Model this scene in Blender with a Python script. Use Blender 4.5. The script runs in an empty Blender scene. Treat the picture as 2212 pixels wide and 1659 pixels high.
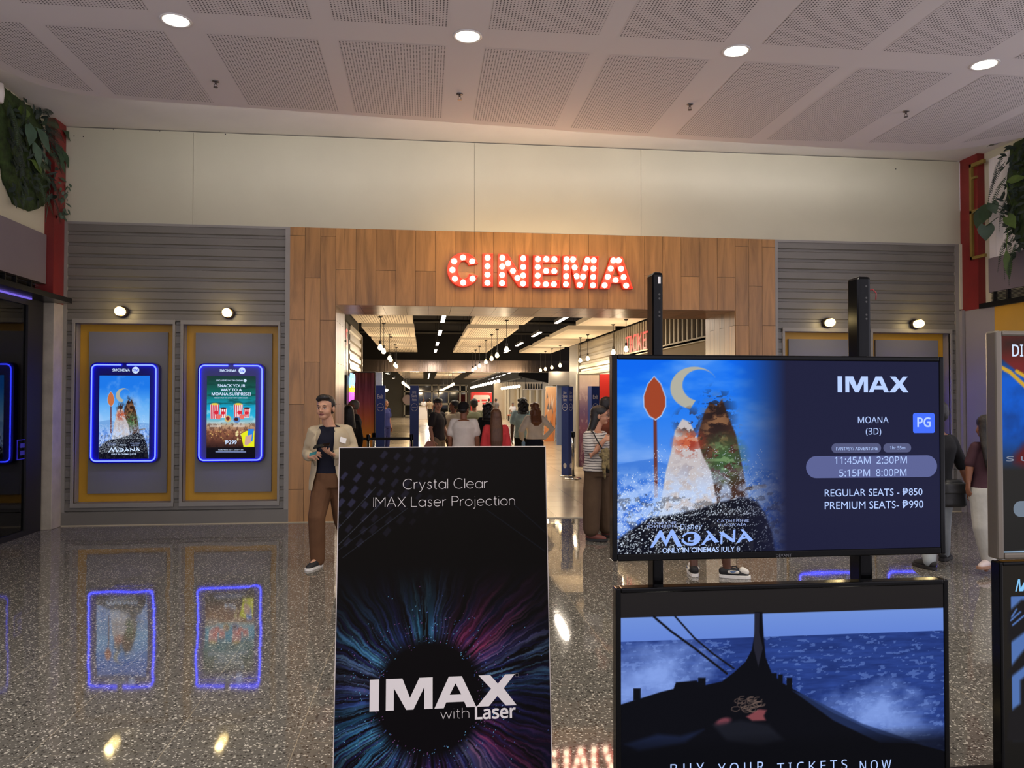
import bpy, bmesh, math, random, os
import numpy as np
from mathutils import Vector, Matrix

# ---------------------------------------------------------------- camera, world, exposure
SC = bpy.context.scene
COL = SC.collection
PI = math.pi
CAM_H, YAW, PITCH, ROLL, FPX = 1.6, 0.11362, 0.0198, 0.00119, 1665.3

def cam_axes():
    f = np.array([math.sin(YAW) * math.cos(PITCH), math.cos(YAW) * math.cos(PITCH), math.sin(PITCH)])
    r = np.array([math.cos(YAW), -math.sin(YAW), 0.0])
    u = np.cross(r, f)
    c, s = math.cos(ROLL), math.sin(ROLL)
    return c * r + s * u, -s * r + c * u, f
RT, UP, FW = cam_axes()
cam_d = bpy.data.cameras.new('camera')
cam = bpy.data.objects.new('camera', cam_d)
COL.objects.link(cam)
cam_d.sensor_width = 36.0
cam_d.lens = 36.0 * FPX / 2212.0
cam_d.clip_start, cam_d.clip_end = 0.05, 300
cam.matrix_world = Matrix(((RT[0], UP[0], -FW[0], 0), (RT[1], UP[1], -FW[1], 0), (RT[2], UP[2], -FW[2], CAM_H), (0, 0, 0, 1)))
SC.camera = cam

world = bpy.data.worlds.new('mall_ambient')
SC.world = world
world.use_nodes = True
world.node_tree.nodes['Background'].inputs[0].default_value = (0.87, 0.83, 0.96, 1)
world.node_tree.nodes['Background'].inputs[1].default_value = 1.5
vs = SC.view_settings
SC.display_settings.display_device = 'sRGB'
vs.view_transform, vs.look, vs.exposure, vs.gamma = 'Standard', 'None', 0.0, 1.0
vs.use_curve_mapping = False
SC.cycles.max_bounces = 8
SC.cycles.diffuse_bounces = 4
SC.cycles.glossy_bounces = 4
SC.cycles.transparent_max_bounces = 12
SC.cycles.sample_clamp_indirect = 6.0

# ---------------------------------------------------------------- helpers
def ray(px, py):
    return (px - 1106) / FPX * RT - (py - 829.5) / FPX * UP + FW
def at(px, py, Y):
    d = ray(px, py)
    return Vector(d * (Y / d[1])) + Vector((0, 0, CAM_H))
def atz(px, py, z):
    d = ray(px, py)
    return Vector(d * ((z - CAM_H) / d[2])) + Vector((0, 0, CAM_H))
def atx(px, py, x):
    d = ray(px, py)
    return Vector(d * (x / d[0])) + Vector((0, 0, CAM_H))
def lin(v):
    v = np.asarray(v, dtype=np.float64)
    return np.where(v <= 0.04045, v / 12.92, ((np.maximum(v, 0) + 0.055) / 1.055) ** 2.4)
def S(r, g, b):
    return tuple(float(x) for x in lin(np.array([r, g, b]) / 255.0))

def mat(name, col, rough=0.5, metal=0.0, spec=0.5, var=None, bump=None, emit=None, alpha=None, coat=0.0, stretch=(1, 1, 1)):
    """procedural material: var=(scale, amount) tone variation, bump=(scale, strength)."""
    m = bpy.data.materials.new(name)
    m.use_nodes = True
    nt = m.node_tree
    b = nt.nodes['Principled BSDF']
    b.inputs['Base Color'].default_value = (*col, 1)
    b.inputs['Roughness'].default_value = rough
    b.inputs['Metallic'].default_value = metal
    b.inputs['Specular IOR Level'].default_value = spec
    b.inputs['Coat Weight'].default_value = coat
    if emit:
        b.inputs['Emission Color'].default_value = (*emit[0], 1)
        b.inputs['Emission Strength'].default_value = emit[1]
    if var or bump:
        tc = nt.nodes.new('ShaderNodeTexCoord')
        mp = nt.nodes.new('ShaderNodeMapping')
        mp.inputs['Scale'].default_value = stretch
        nt.links.new(tc.outputs['Object'], mp.inputs[0])
    if var:
        n = nt.nodes.new('ShaderNodeTexNoise')
        n.inputs['Scale'].default_value = var[0]
        n.inputs['Detail'].default_value = 5
        nt.links.new(mp.outputs[0], n.inputs['Vector'])
        r = nt.nodes.new('ShaderNodeMapRange')
        r.inputs[1].default_value, r.inputs[2].default_value = 0.3, 0.7
        r.inputs[3].default_value, r.inputs[4].default_value = 1 - var[1], 1 + var[1]
        nt.links.new(n.outputs[0], r.inputs[0])
        x = nt.nodes.new('ShaderNodeMix')
        x.data_type, x.blend_type = 'RGBA', 'MULTIPLY'
        x.inputs[0].default_value = 1
        x.inputs[6].default_value = (*col, 1)
        nt.links.new(r.outputs[0], x.inputs[7])
        nt.links.new(x.outputs[2], b.inputs['Base Color'])
    if bump:
        n = nt.nodes.new('ShaderNodeTexNoise')
        n.inputs['Scale'].default_value = bump[0]
        n.inputs['Detail'].default_value = 4
        nt.links.new(mp.outputs[0], n.inputs['Vector'])
        bp = nt.nodes.new('ShaderNodeBump')
        bp.inputs['Strength'].default_value = bump[1]
        bp.inputs['Distance'].default_value = 0.01
        nt.links.new(n.outputs[0], bp.inputs['Height'])
        nt.links.new(bp.outputs[0], b.inputs['Normal'])
    return m

def emat(name, col, strength):
    return mat(name, (0.02, 0.02, 0.02), 0.4, emit=(col, strength))

class MB:
    """collects geometry (world coordinates) and links it as ONE mesh object"""
    def __init__(s):
        s.v, s.f, s.mi = [], [], []
    def add(s, vs, fs, mi=0):
        o = len(s.v)
        s.v += [tuple(p) for p in vs]
        s.f += [tuple(i + o for i in f) for f in fs]
        s.mi += [mi] * len(fs)
        return s
    def box(s, a, b, mi=0):
        x0, x1 = sorted((a[0], b[0])); y0, y1 = sorted((a[1], b[1])); z0, z1 = sorted((a[2], b[2]))
        return s.add([(x0, y0, z0), (x1, y0, z0), (x1, y1, z0), (x0, y1, z0), (x0, y0, z1), (x1, y0, z1), (x1, y1, z1), (x0, y1, z1)],
                     [(0, 3, 2, 1), (4, 5, 6, 7), (0, 1, 5, 4), (1, 2, 6, 5), (2, 3, 7, 6), (3, 0, 4, 7)], mi)
    def hull(s, bot, top, mi=0):
        """prism between two equal rings"""
        n = len(bot)
        return s.add(list(bot) + list(top), [tuple(range(n - 1, -1, -1)), tuple(range(n, 2 * n))] +
                     [(i, (i + 1) % n, n + (i + 1) % n, n + i) for i in range(n)], mi)
    def rings(s, rs, cap=True, mi=0, closed=False):
        n = len(rs[0]); k = len(rs)
        fs = []
        for a in range(k - 1 + (1 if closed else 0)):
            b = (a + 1) % k
            for i in range(n):
                j = (i + 1) % n
                fs.append((a * n + i, a * n + j, b * n + j, b * n + i))
        if cap and not closed:
            fs += [tuple(range(n - 1, -1, -1)), tuple(range((k - 1) * n, k * n))]
        return s.add([p for r in rs for p in r], fs, mi)
    def tube(s, pts, rad, n=8, cap=True, mi=0, closed=False):
        pts = [Vector(p) for p in pts]
        rads = rad if isinstance(rad, (list, tuple)) else [rad] * len(pts)
        rs = []
        up = None
        for i, p in enumerate(pts):
            if closed:
                t = pts[(i + 1) % len(pts)] - pts[i - 1]
            else:
                t = pts[min(i + 1, len(pts) - 1)] - pts[max(i - 1, 0)]
            t.normalize()
            if up is None:
                up = Vector((0, 0, 1)) if abs(t.z) < 0.9 else Vector((0, 1, 0))
            a = t.cross(up)
            if a.length < 1e-4:
                a = t.orthogonal()
            a.normalize()
            b = a.cross(t).normalized()
            up = b
            r = rads[i]
            rs.append([p + (a * math.cos(2 * PI * k / n) + b * math.sin(2 * PI * k / n)) * r for k in range(n)])
        return s.rings(rs, cap, mi, closed)
    def lathe(s, o, prof, n=20, axis='z', mi=0, cap=True):
        o = Vector(o)
        def P(r, h, a):
            c, d = r * math.cos(a), r * math.sin(a)
            return o + (Vector((c, d, h)) if axis == 'z' else Vector((c, -h, d)) if axis == '-y' else Vector((h, c, d)))
        return s.rings([[P(r, h, 2 * PI * k / n) for k in range(n)] for r, h in prof], cap, mi)
    def ball(s, c, r, nu=12, nv=8, mi=0):
        c = Vector(c)
        r = Vector(r) if isinstance(r, (tuple, list, Vector)) else Vector((r, r, r))
        rs = []
        for i in range(nv + 1):
            t = PI * (i + 0.02 * (1 if i == 0 else -1 if i == nv else 0)) / nv
            rs.append([c + Vector((r.x * math.sin(t) * math.cos(2 * PI * k / nu), r.y * math.sin(t) * math.sin(2 * PI * k / nu), -r.z * math.cos(t))) for k in range(nu)])
        return s.rings(rs, True, mi)
    def mesh(s, name, ms, smooth=False):
        me = bpy.data.meshes.new(name)
        me.from_pydata(s.v, [], s.f)
        for m in (ms if isinstance(ms, (list, tuple)) else [ms]):
            me.materials.append(m)
        if len(set(s.mi)) > 1:
            me.polygons.foreach_set('material_index', s.mi)
        bm = bmesh.new(); bm.from_mesh(me)
        bmesh.ops.recalc_face_normals(bm, faces=bm.faces)
        bm.to_mesh(me); bm.free()
        if smooth:
            me.polygons.foreach_set('use_smooth', [True] * len(me.polygons))
        me.update()
        return me
    def build(s, name, ms, parent=None, smooth=False, bevel=0, label=None):
        o = bpy.data.objects.new(name, s.mesh(name, ms, smooth))
        COL.objects.link(o)
        if bevel:
            m = o.modifiers.new('bevel', 'BEVEL'); m.width = bevel; m.segments = 2; m.limit_method = 'ANGLE'
        if smooth == 'auto':
            pass
        own(o, parent)
        if label: o['label'] = label
        return o

def own(o, parent):
    if parent is not None:
        o.parent = parent
        p, inv = parent, Matrix()
        chain = []
        while p is not None:
            chain.append(p); p = p.parent
        w = Matrix()
        for q in reversed(chain):
            w = w @ q.matrix_parent_inverse @ q.matrix_basis
        o.matrix_parent_inverse = w.inverted()
    return o
def thing(name, loc, label, cat, group=None):
    o = bpy.data.objects.new(name, None)
    o.empty_display_size = 0.1
    COL.objects.link(o)
    o.location = loc
    return tag(o, label, cat, group)
def tag(o, label, cat, group=None, kind=None):
    o['label'] = label; o['category'] = cat
    if group: o['group'] = group
    if kind: o['kind'] = kind
    return o
def struct(o, label=None):
    o['kind'] = 'structure'
    if label: o['label'] = label
    return o
def dup(root, loc, label, group=None, rot=None):
    """a copy of a thing with copies of its parts and sub-parts"""
    def cp(o, par):
        c = o.copy(); COL.objects.link(c)
        if par is not None:
            c.parent = par; c.matrix_parent_inverse = o.matrix_parent_inverse.copy()
        for ch in o.children: cp(ch, c)
        return c
    r = cp(root, None)
    r.location = loc
    if rot is not None: r.rotation_euler = rot
    r['label'] = label
    if group: r['group'] = group
    return r
def lamp(name, kind, loc, energy, col, parent=None, size=0.1, rot=(0, 0, 0), spot=None, blend=0.5):
    d = bpy.data.lights.new(name, kind)
    d.energy = energy; d.color = col
    if kind == 'AREA':
        d.shape = 'DISK' if not isinstance(size, tuple) else 'RECTANGLE'
        if isinstance(size, tuple): d.size, d.size_y = size
        else: d.size = size
    else:
        d.shadow_soft_size = size
    if kind == 'SPOT':
        d.spot_size = spot; d.spot_blend = blend
    o = bpy.data.objects.new(name, d)
    COL.objects.link(o)
    o.location = loc; o.rotation_euler = rot
    own(o, parent)
    return o

# ---- flat polygons and writing
def flat(name, polys, to3, thick, ms, parent=None, depth=Vector((0, -1, 0)), label=None):
    """2-D polygons (list of loops; a loop list [outer, hole, ...] has holes) made solid; to3 maps (u,v) to a point"""
    cu = bpy.data.curves.new(name, 'CURVE')
    cu.dimensions = '2D'; cu.fill_mode = 'FRONT'
    bm = bmesh.new()
    for loops in polys:
        if not isinstance(loops[0][0], (tuple, list)):
            loops = [loops]
        es = []
        for lp in loops:
            vs_ = [bm.verts.new((p[0], p[1], 0)) for p in lp]
            es += [bm.edges.new((vs_[i], vs_[(i + 1) % len(vs_)])) for i in range(len(vs_))]
        bmesh.ops.triangle_fill(bm, use_beauty=True, use_dissolve=False, edges=es)
    bpy.data.curves.remove(cu)
    r = bmesh.ops.extrude_face_region(bm, geom=list(bm.faces))
    new = [g for g in r['geom'] if isinstance(g, bmesh.types.BMVert)]
    ns = set(new)
    for v in bm.verts:
        p = Vector(to3(v.co.x, v.co.y))
        v.co = p + depth * (thick if v in ns else 0.0)
    bmesh.ops.recalc_face_normals(bm, faces=bm.faces)
    me = bpy.data.meshes.new(name)
    bm.to_mesh(me); bm.free()
    for m in (ms if isinstance(ms, (list, tuple)) else [ms]): me.materials.append(m)
    o = bpy.data.objects.new(name, me)
    COL.objects.link(o)
    own(o, parent)
    if label: o['label'] = label
    return o

FONTS = {}
def font(key):
    if key not in FONTS:
        FONTS[key] = None
        if key:
            try:
                p = os.path.join(bpy.utils.system_resource('DATAFILES'), 'fonts', key)
                if os.path.exists(p): FONTS[key] = bpy.data.fonts.load(p)
            except Exception:
                pass
    return FONTS[key]
def write(name, s, mid, width, m, parent=None, bold=0.0, thick=0.0006, key='NotoSansHebrew-Regular.woff2', ux=Vector((1, 0, 0)), uz=Vector((0, 0, 1)), height=None, space=1.0, shear=0.0):
    """lettering centred on mid; width (and height) in metres; lies in the plane of ux, uz and faces -Y"""
    cu = bpy.data.curves.new(name, 'FONT')
    f = font('' if 'J' in s or any(ord(c) > 126 for c in s) else key)
    if f: cu.font = f
    cu.body = s; cu.align_x = 'CENTER'; cu.offset = bold; cu.space_character = space; cu.shear = shear
    cu.resolution_u = 3; cu.space_line = 0.9
    t = bpy.data.objects.new(name, cu)
    COL.objects.link(t)
    bpy.context.view_layer.update()
    me = bpy.data.meshes.new_from_object(t.evaluated_get(bpy.context.evaluated_depsgraph_get()))
    bpy.data.objects.remove(t); bpy.data.curves.remove(cu)
    n = len(me.vertices)
    co = np.zeros(n * 3); me.vertices.foreach_get('co', co); co = co.reshape(-1, 3)
    lo, hi = co.min(0), co.max(0)
    k = width / (hi[0] - lo[0])
    kz = (height / (hi[1] - lo[1])) if height else k
    u = (co[:, 0] - (lo[0] + hi[0]) / 2) * k
    v = (co[:, 1] - (lo[1] + hi[1]) / 2) * kz
    nrm = ux.cross(uz).normalized()          # towards the reader
    pts = np.outer(u, ux) + np.outer(v, uz) + np.array(mid) + np.array(nrm) * thick
    me.vertices.foreach_set('co', pts.ravel())
    me.materials.clear(); me.materials.append(m)
    me.update()
    o = bpy.data.objects.new(name, me)
    COL.objects.link(o)
    return own(o, parent)

def picture(name, c00, c10, c01, arr, m, parent=None):
    """a flat picture: one vertex per pixel. c00 bottom-left, c10 bottom-right, c01 top-left; arr rows run top to bottom, sRGB 0..1"""
    h, w = arr.shape[:2]
    u = np.linspace(0, 1, w); v = np.linspace(1, 0, h)
    U, V = np.meshgrid(u, v)
    c00, c10, c01 = (np.array(c) for c in (c00, c10, c01))
    P = c00 + U[..., None] * (c10 - c00) + V[..., None] * (c01 - c00)
    i = np.arange(h * w).reshape(h, w)
    F = np.stack([i[1:, :-1], i[1:, 1:], i[:-1, 1:], i[:-1, :-1]], -1).reshape(-1, 4)
    me = bpy.data.meshes.new(name)
    me.vertices.add(h * w); me.vertices.foreach_set('co', P.ravel())
    nf = len(F)
    me.loops.add(nf * 4); me.loops.foreach_set('vertex_index', F.ravel().astype(np.int32))
    me.polygons.add(nf); me.polygons.foreach_set('loop_start', np.arange(0, nf * 4, 4, dtype=np.int32))
    a = me.color_attributes.new('picture', 'FLOAT_COLOR', 'POINT')
    c = np.ones((h * w, 4), dtype=np.float32); c[:, :3] = lin(np.clip(arr, 0, 1)).reshape(-1, 3)
    a.data.foreach_set('color', c.ravel())
    me.update(); me.validate()
    me.materials.append(m)
    o = bpy.data.objects.new(name, me)
    COL.objects.link(o)
    return own(o, parent)
def pic_mat(name, emit, rough=0.15, spec=0.5, base=0.0):
    m = bpy.data.materials.new(name); m.use_nodes = True
    nt = m.node_tree; b = nt.nodes['Principled BSDF']
    at_ = nt.nodes.new('ShaderNodeVertexColor'); at_.layer_name = 'picture'
    b.inputs['Roughness'].default_value = rough
    b.inputs['Specular IOR Level'].default_value = spec
    if emit:
        b.inputs['Base Color'].default_value = (0.002, 0.002, 0.002, 1)
        nt.links.new(at_.outputs[0], b.inputs['Emission Color'])
        b.inputs['Emission Strength'].default_value = emit
    else:
        nt.links.new(at_.outputs[0], b.inputs['Base Color'])
    return m

# ---- a small painter for pictures on screens and prints
def noise2(h, w, cells, seed):
    r = np.random.RandomState(seed)
    cy, cx = cells
    g = r.rand(cy + 2, cx + 2)
    y = np.linspace(0, cy, h); x = np.linspace(0, cx, w)
    yi, xi = y.astype(int), x.astype(int)
    fy, fx = y - yi, x - xi
    fy = (fy * fy * (3 - 2 * fy))[:, None]; fx = (fx * fx * (3 - 2 * fx))[None, :]
    a = g[yi][:, xi]; b = g[yi][:, xi + 1]; c = g[yi + 1][:, xi]; d = g[yi + 1][:, xi + 1]
    return (a * (1 - fx) + b * fx) * (1 - fy) + (c * (1 - fx) + d * fx) * fy
def fbm(h, w, cells, seed, octv=5):
    out = 0; amp = 1; tot = 0
    cy, cx = cells
    for k in range(octv):
        out = out + amp * noise2(h, w, (cy, cx), seed + k); tot += amp
        amp *= 0.55; cy *= 2; cx *= 2
    return out / tot
class Art:
    def __init__(s, h, w, ext):
        """ext = (x0, y0, x1, y1): the drawing's own coordinates, y down"""
        s.h, s.w, s.ext = h, w, ext
        s.a = np.zeros((h, w, 3))
        x = np.linspace(ext[0], ext[2], w); y = np.linspace(ext[1], ext[3], h)
        s.X, s.Y = np.meshgrid(x, y)
    def mix(s, mask, col, op=1.0):
        m = np.clip(mask * op, 0, 1)[..., None]
        c = np.asarray(col, float)
        if c.max() > 1.01: c = c / 255.0
        s.a = s.a * (1 - m) + c * m
        return s
    def poly(s, pts, col, op=1.0, soft=1.2):
        P = np.array(pts, float); n = len(P)
        ins = np.zeros((s.h, s.w), bool)
        px = (s.ext[2] - s.ext[0]) / s.w
        dmin = np.full((s.h, s.w), 1e9)
        for i in range(n):
            (x0, y0), (x1, y1) = P[i], P[(i + 1) % n]
            if abs(y1 - y0) > 1e-9:
                c = ((s.Y < y0) != (s.Y < y1)) & (s.X < (x1 - x0) * (s.Y - y0) / (y1 - y0) + x0)
                ins ^= c
            dx, dy = x1 - x0, y1 - y0
            t = np.clip(((s.X - x0) * dx + (s.Y - y0) * dy) / max(dx * dx + dy * dy, 1e-9), 0, 1)
            dmin = np.minimum(dmin, np.hypot(s.X - x0 - t * dx, s.Y - y0 - t * dy))
        d = np.where(ins, dmin, -dmin) / (px * soft)
        return s.mix(np.clip(d + 0.5, 0, 1), col, op)
    def ell(s, cx, cy, rx, ry, col, op=1.0, soft=0.15, rot=0.0):
        c, q = math.cos(rot), math.sin(rot)
        dx, dy = s.X - cx, s.Y - cy
        r = np.hypot((dx * c + dy * q) / rx, (-dx * q + dy * c) / ry)
        return s.mix(np.clip((1 - r) / soft, 0, 1), col, op)
    def line(s, pts, wd, col, op=1.0):
        d = np.full((s.h, s.w), 1e9)
        for (x0, y0), (x1, y1) in zip(pts[:-1], pts[1:]):
            dx, dy = x1 - x0, y1 - y0
            t = np.clip(((s.X - x0) * dx + (s.Y - y0) * dy) / max(dx * dx + dy * dy, 1e-9), 0, 1)
            d = np.minimum(d, np.hypot(s.X - x0 - t * dx, s.Y - y0 - t * dy))
        px = (s.ext[2] - s.ext[0]) / s.w
        return s.mix(np.clip((wd / 2 - d) / px + 0.5, 0, 1), col, op)
    def vgrad(s, stops):
        ys = [p[0] for p in stops]
        t = np.stack([np.interp(s.Y, ys, [p[1][k] for p in stops]) for k in range(3)], -1)
        s.a = t / 255.0
        return s
    def n(s, cells, seed, octv=5):
        return fbm(s.h, s.w, cells, seed, octv)
# ---------------------------------------------------------------- materials
WY = 10.272
M = {}
M['cream'] = mat('cream_wall_paint', S(198, 194, 168), 0.7, var=(0.9, 0.05), bump=(40, 0.05))
M['cove'] = mat('white_cove_paint', S(226, 222, 216), 0.75, var=(1.2, 0.05))
M['ceil'] = mat('ceiling_paint', S(224, 216, 212), 0.8, var=(0.8, 0.02))
M['grey'] = mat('grey_metal_sheet', S(114, 110, 102), 0.36, spec=0.45, var=(3, 0.05))
M['trim'] = mat('grey_trim_paint', S(140, 136, 129), 0.42, var=(3, 0.04))
M['panel'] = mat('grey_panel_paint', S(121, 120, 121), 0.5, var=(2, 0.03))
M['yellow'] = mat('mustard_paint', S(196, 146, 32), 0.45, var=(4, 0.05))
M['red'] = mat('red_column_paint', S(120, 31, 28), 0.45, var=(3, 0.12), bump=(30, 0.1))
M['concrete'] = mat('weathered_concrete', S(172, 163, 146), 0.8, var=(5, 0.14), bump=(35, 0.25))
M['greywall'] = mat('grey_wall_paint', S(142, 136, 133), 0.55, var=(2, 0.04))
M['fascia'] = mat('grey_fascia_board', S(118, 108, 112), 0.55, var=(2, 0.03))
M['black'] = mat('black_paint', S(22, 20, 20), 0.6)
M['blackgloss'] = mat('gloss_black_plastic', S(9, 9, 10), 0.10, spec=0.16)
M['blackmetal'] = mat('black_powder_coat', S(14, 14, 15), 0.28, spec=0.25, bump=(60, 0.05))
M['white'] = mat('white_board', S(232, 228, 224), 0.6, var=(2, 0.02))
M['steel'] = mat('brushed_steel', S(190, 188, 184), 0.22, metal=1.0, var=(6, 0.08), stretch=(1, 1, 20))
M['cord'] = mat('black_cord', S(16, 14, 12), 0.6)
M['beige'] = mat('beige_panel', S(186, 174, 146), 0.6, var=(2, 0.05))
M['darkglass'] = mat('dark_glass', S(12, 14, 18), 0.03, spec=0.7)

def wood_mats(prefix, base, stretch):
    out = []
    for k, (f, off) in enumerate(((1.0, 0.0), (0.88, 7.3), (1.1, 13.1), (0.95, 21.7))):
        m = bpy.data.materials.new(f'{prefix}_{k}'); m.use_nodes = True
        nt = m.node_tree; b = nt.nodes['Principled BSDF']
        tc = nt.nodes.new('ShaderNodeTexCoord'); mp = nt.nodes.new('ShaderNodeMapping')
        mp.inputs['Scale'].default_value = stretch; mp.inputs['Location'].default_value = (off, off * 0.7, off * 1.3)
        nt.links.new(tc.outputs['Object'], mp.inputs[0])
        n1 = nt.nodes.new('ShaderNodeTexNoise'); n1.inputs['Scale'].default_value = 1.0
        n1.inputs['Detail'].default_value = 7; n1.inputs['Roughness'].default_value = 0.62; n1.inputs['Distortion'].default_value = 0.9
        nt.links.new(mp.outputs[0], n1.inputs['Vector'])
        cr = nt.nodes.new('ShaderNodeValToRGB')
        e = cr.color_ramp.elements
        e[0].position, e[1].position = 0.28, 0.72
        e[0].color = (*[c * f * 0.60 for c in base], 1); e[1].color = (*[min(1, c * f * 1.3) for c in base], 1)
        x = e.new(0.5); x.color = (*[c * f for c in base], 1)
        nt.links.new(n1.outputs[0], cr.inputs[0]); nt.links.new(cr.outputs[0], b.inputs['Base Color'])
        b.inputs['Roughness'].default_value = 0.28; b.inputs['Specular IOR Level'].default_value = 0.45
        out.append(m)
    return out
WOOD = wood_mats('oak_cladding', S(168, 122, 68), (9, 9, 0.9))
SOFF = wood_mats('oak_soffit', S(186, 136, 96), (0.9, 9, 9))
M['gap'] = mat('dark_joint', S(60, 36, 20), 0.8)

def boards(mb, a0, a1, b0, b1, wd, length, put, seed, gap=0.004, thick=0.012):
    """planks of width wd laid side by side along a, of the given length along b; put(a, b, d) -> point"""
    r = random.Random(seed)
    n = max(1, round((a1 - a0) / wd)); w = (a1 - a0) / n
    for i in range(n):
        x0, x1 = a0 + i * w + gap / 2, a0 + (i + 1) * w - gap / 2
        z = b0 - (0 if i % 2 else 0.5) * length - 0.12
        while z < b1:
            z0, z1 = max(z + gap / 2, b0), min(z + length - gap / 2, b1)
            if z1 - z0 > 0.01:
                q = [(x0, z0), (x1, z0), (x1, z1), (x0, z1)]
                mb.hull([put(x, y, 0.0) for x, y in q], [put(x, y, thick) for x, y in q], r.randrange(4))
            z += length

# terrazzo floor
def floor_mat():
    m = bpy.data.materials.new('polished_terrazzo'); m.use_nodes = True
    nt = m.node_tree; L = nt.links; b = nt.nodes['Principled BSDF']
    tc = nt.nodes.new('ShaderNodeTexCoord')
    def vor(scale, dist=None):
        v = nt.nodes.new('ShaderNodeTexVoronoi'); v.inputs['Scale'].default_value = scale
        L.new(tc.outputs['Object'], v.inputs['Vector']); return v
    def math_(op, a, bb=None):
        x = nt.nodes.new('ShaderNodeMath'); x.operation = op
        for i, q in enumerate((a, bb)):
            if q is None: continue
            if isinstance(q, (int, float)): x.inputs[i].default_value = q
            else: L.new(q, x.inputs[i])
        return x.outputs[0]
    def mixc(f, a, c):
        x = nt.nodes.new('ShaderNodeMix'); x.data_type = 'RGBA'
        L.new(f, x.inputs[0])
        for i, q in ((6, a), (7, c)):
            if isinstance(q, tuple): x.inputs[i].default_value = (*q, 1)
            else: L.new(q, x.inputs[i])
        return x.outputs[2]
    base = nt.nodes.new('ShaderNodeTexNoise'); base.inputs['Scale'].default_value = 55; base.inputs['Detail'].default_value = 3
    L.new(tc.outputs['Object'], base.inputs['Vector'])
    c0 = mixc(base.outputs[0], S(84, 81, 76), S(113, 109, 102))
    def chips(c, scale, frac, thr, col, ch):
        v = vor(scale)
        sep = nt.nodes.new('ShaderNodeSeparateColor'); L.new(v.outputs['Color'], sep.inputs[0])
        pick = math_('LESS_THAN', sep.outputs[ch], frac)
        near = math_('LESS_THAN', v.outputs['Distance'], thr)
        return mixc(math_('MULTIPLY', pick, near), c, col)
    c0 = chips(c0, 64, 0.30, 0.45, S(64, 61, 57), 0)
    c0 = chips(c0, 90, 0.22, 0.40, S(146, 142, 134), 1)
    c0 = chips(c0, 62, 0.10, 0.38, S(190, 184, 172), 2)
    c0 = chips(c0, 120, 0.09, 0.42, S(214, 208, 196), 0)
    # joints on the tile grid
    sx = nt.nodes.new('ShaderNodeSeparateXYZ'); L.new(tc.outputs['Object'], sx.inputs[0])
    jx = math_('ABSOLUTE', math_('SUBTRACT', math_('FRACT', math_('DIVIDE', math_('ADD', sx.outputs[0], 20 * 0.585 + 0.585 / 2), 0.585)), 0.5))
    jy = math_('ABSOLUTE', math_('SUBTRACT', math_('FRACT', math_('DIVIDE', math_('ADD', sx.outputs[1], 30 * 0.585 + 0.1), 0.585)), 0.5))
    j = math_('MAXIMUM', math_('LESS_THAN', jx, 0.0035), math_('MULTIPLY', math_('LESS_THAN', jy, 0.0025), 0.5))
    c0 = mixc(j, c0, S(150, 140, 122))
    L.new(c0, b.inputs['Base Color'])
    b.inputs['Roughness'].default_value = 0.045
    b.inputs['Specular IOR Level'].default_value = 0.55
    # each slab sits a hair out of level, and its polish is wavy
    fl = nt.nodes.new('ShaderNodeVectorMath'); fl.operation = 'FLOOR'
    sc = nt.nodes.new('ShaderNodeVectorMath'); sc.operation = 'MULTIPLY_ADD'
    sc.inputs[1].default_value = (1 / 0.585, 1 / 0.585, 0); sc.inputs[2].default_value = (20.5, 30.17, 0)
    L.new(tc.outputs['Object'], sc.inputs[0]); L.new(sc.outputs[0], fl.inputs[0])
    wn = nt.nodes.new('ShaderNodeTexWhiteNoise'); L.new(fl.outputs[0], wn.inputs[0])
    nz = nt.nodes.new('ShaderNodeTexNoise'); nz.inputs['Scale'].default_value = 2.6; nz.inputs['Detail'].default_value = 2
    L.new(tc.outputs['Object'], nz.inputs['Vector'])
    def centred(o, k):
        s1 = nt.nodes.new('ShaderNodeVectorMath'); s1.operation = 'SUBTRACT'; s1.inputs[1].default_value = (0.5, 0.5, 0.5)
        L.new(o, s1.inputs[0])
        s2 = nt.nodes.new('ShaderNodeVectorMath'); s2.operation = 'MULTIPLY'; s2.inputs[1].default_value = (k, k, 0)
        L.new(s1.outputs[0], s2.inputs[0]); return s2.outputs[0]
    ge = nt.nodes.new('ShaderNodeNewGeometry')
    a1 = nt.nodes.new('ShaderNodeVectorMath'); L.new(ge.outputs['Normal'], a1.inputs[0]); L.new(centred(wn.outputs['Color'], 0.007), a1.inputs[1])
    a2 = nt.nodes.new('ShaderNodeVectorMath'); L.new(a1.outputs[0], a2.inputs[0]); L.new(centred(nz.outputs['Color'], 0.012), a2.inputs[1])
    nn = nt.nodes.new('ShaderNodeVectorMath'); nn.operation = 'NORMALIZE'; L.new(a2.outputs[0], nn.inputs[0])
    L.new(nn.outputs[0], b.inputs['Normal'])
    return m
M['terrazzo'] = floor_mat()
def tile_mat():
    m = mat('cream_floor_tile', S(186, 170, 142), 0.2, spec=0.4)
    nt = m.node_tree; b = nt.nodes['Principled BSDF']
    tc = nt.nodes.new('ShaderNodeTexCoord'); br = nt.nodes.new('ShaderNodeTexBrick')
    br.offset = 0.0
    for i, c in ((1, S(190, 174, 146)), (2, S(176, 158, 130)), (3, S(140, 122, 98))): br.inputs[i].default_value = (*c, 1)
    br.inputs['Scale'].default_value = 1.0; br.inputs['Mortar Size'].default_value = 0.003
    br.inputs['Brick Width'].default_value = 0.6; br.inputs['Row Height'].default_value = 0.6
    nt.links.new(tc.outputs['Object'], br.inputs['Vector']); nt.links.new(br.outputs[0], b.inputs['Base Color'])
    return m
M['tile'] = tile_mat()

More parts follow.
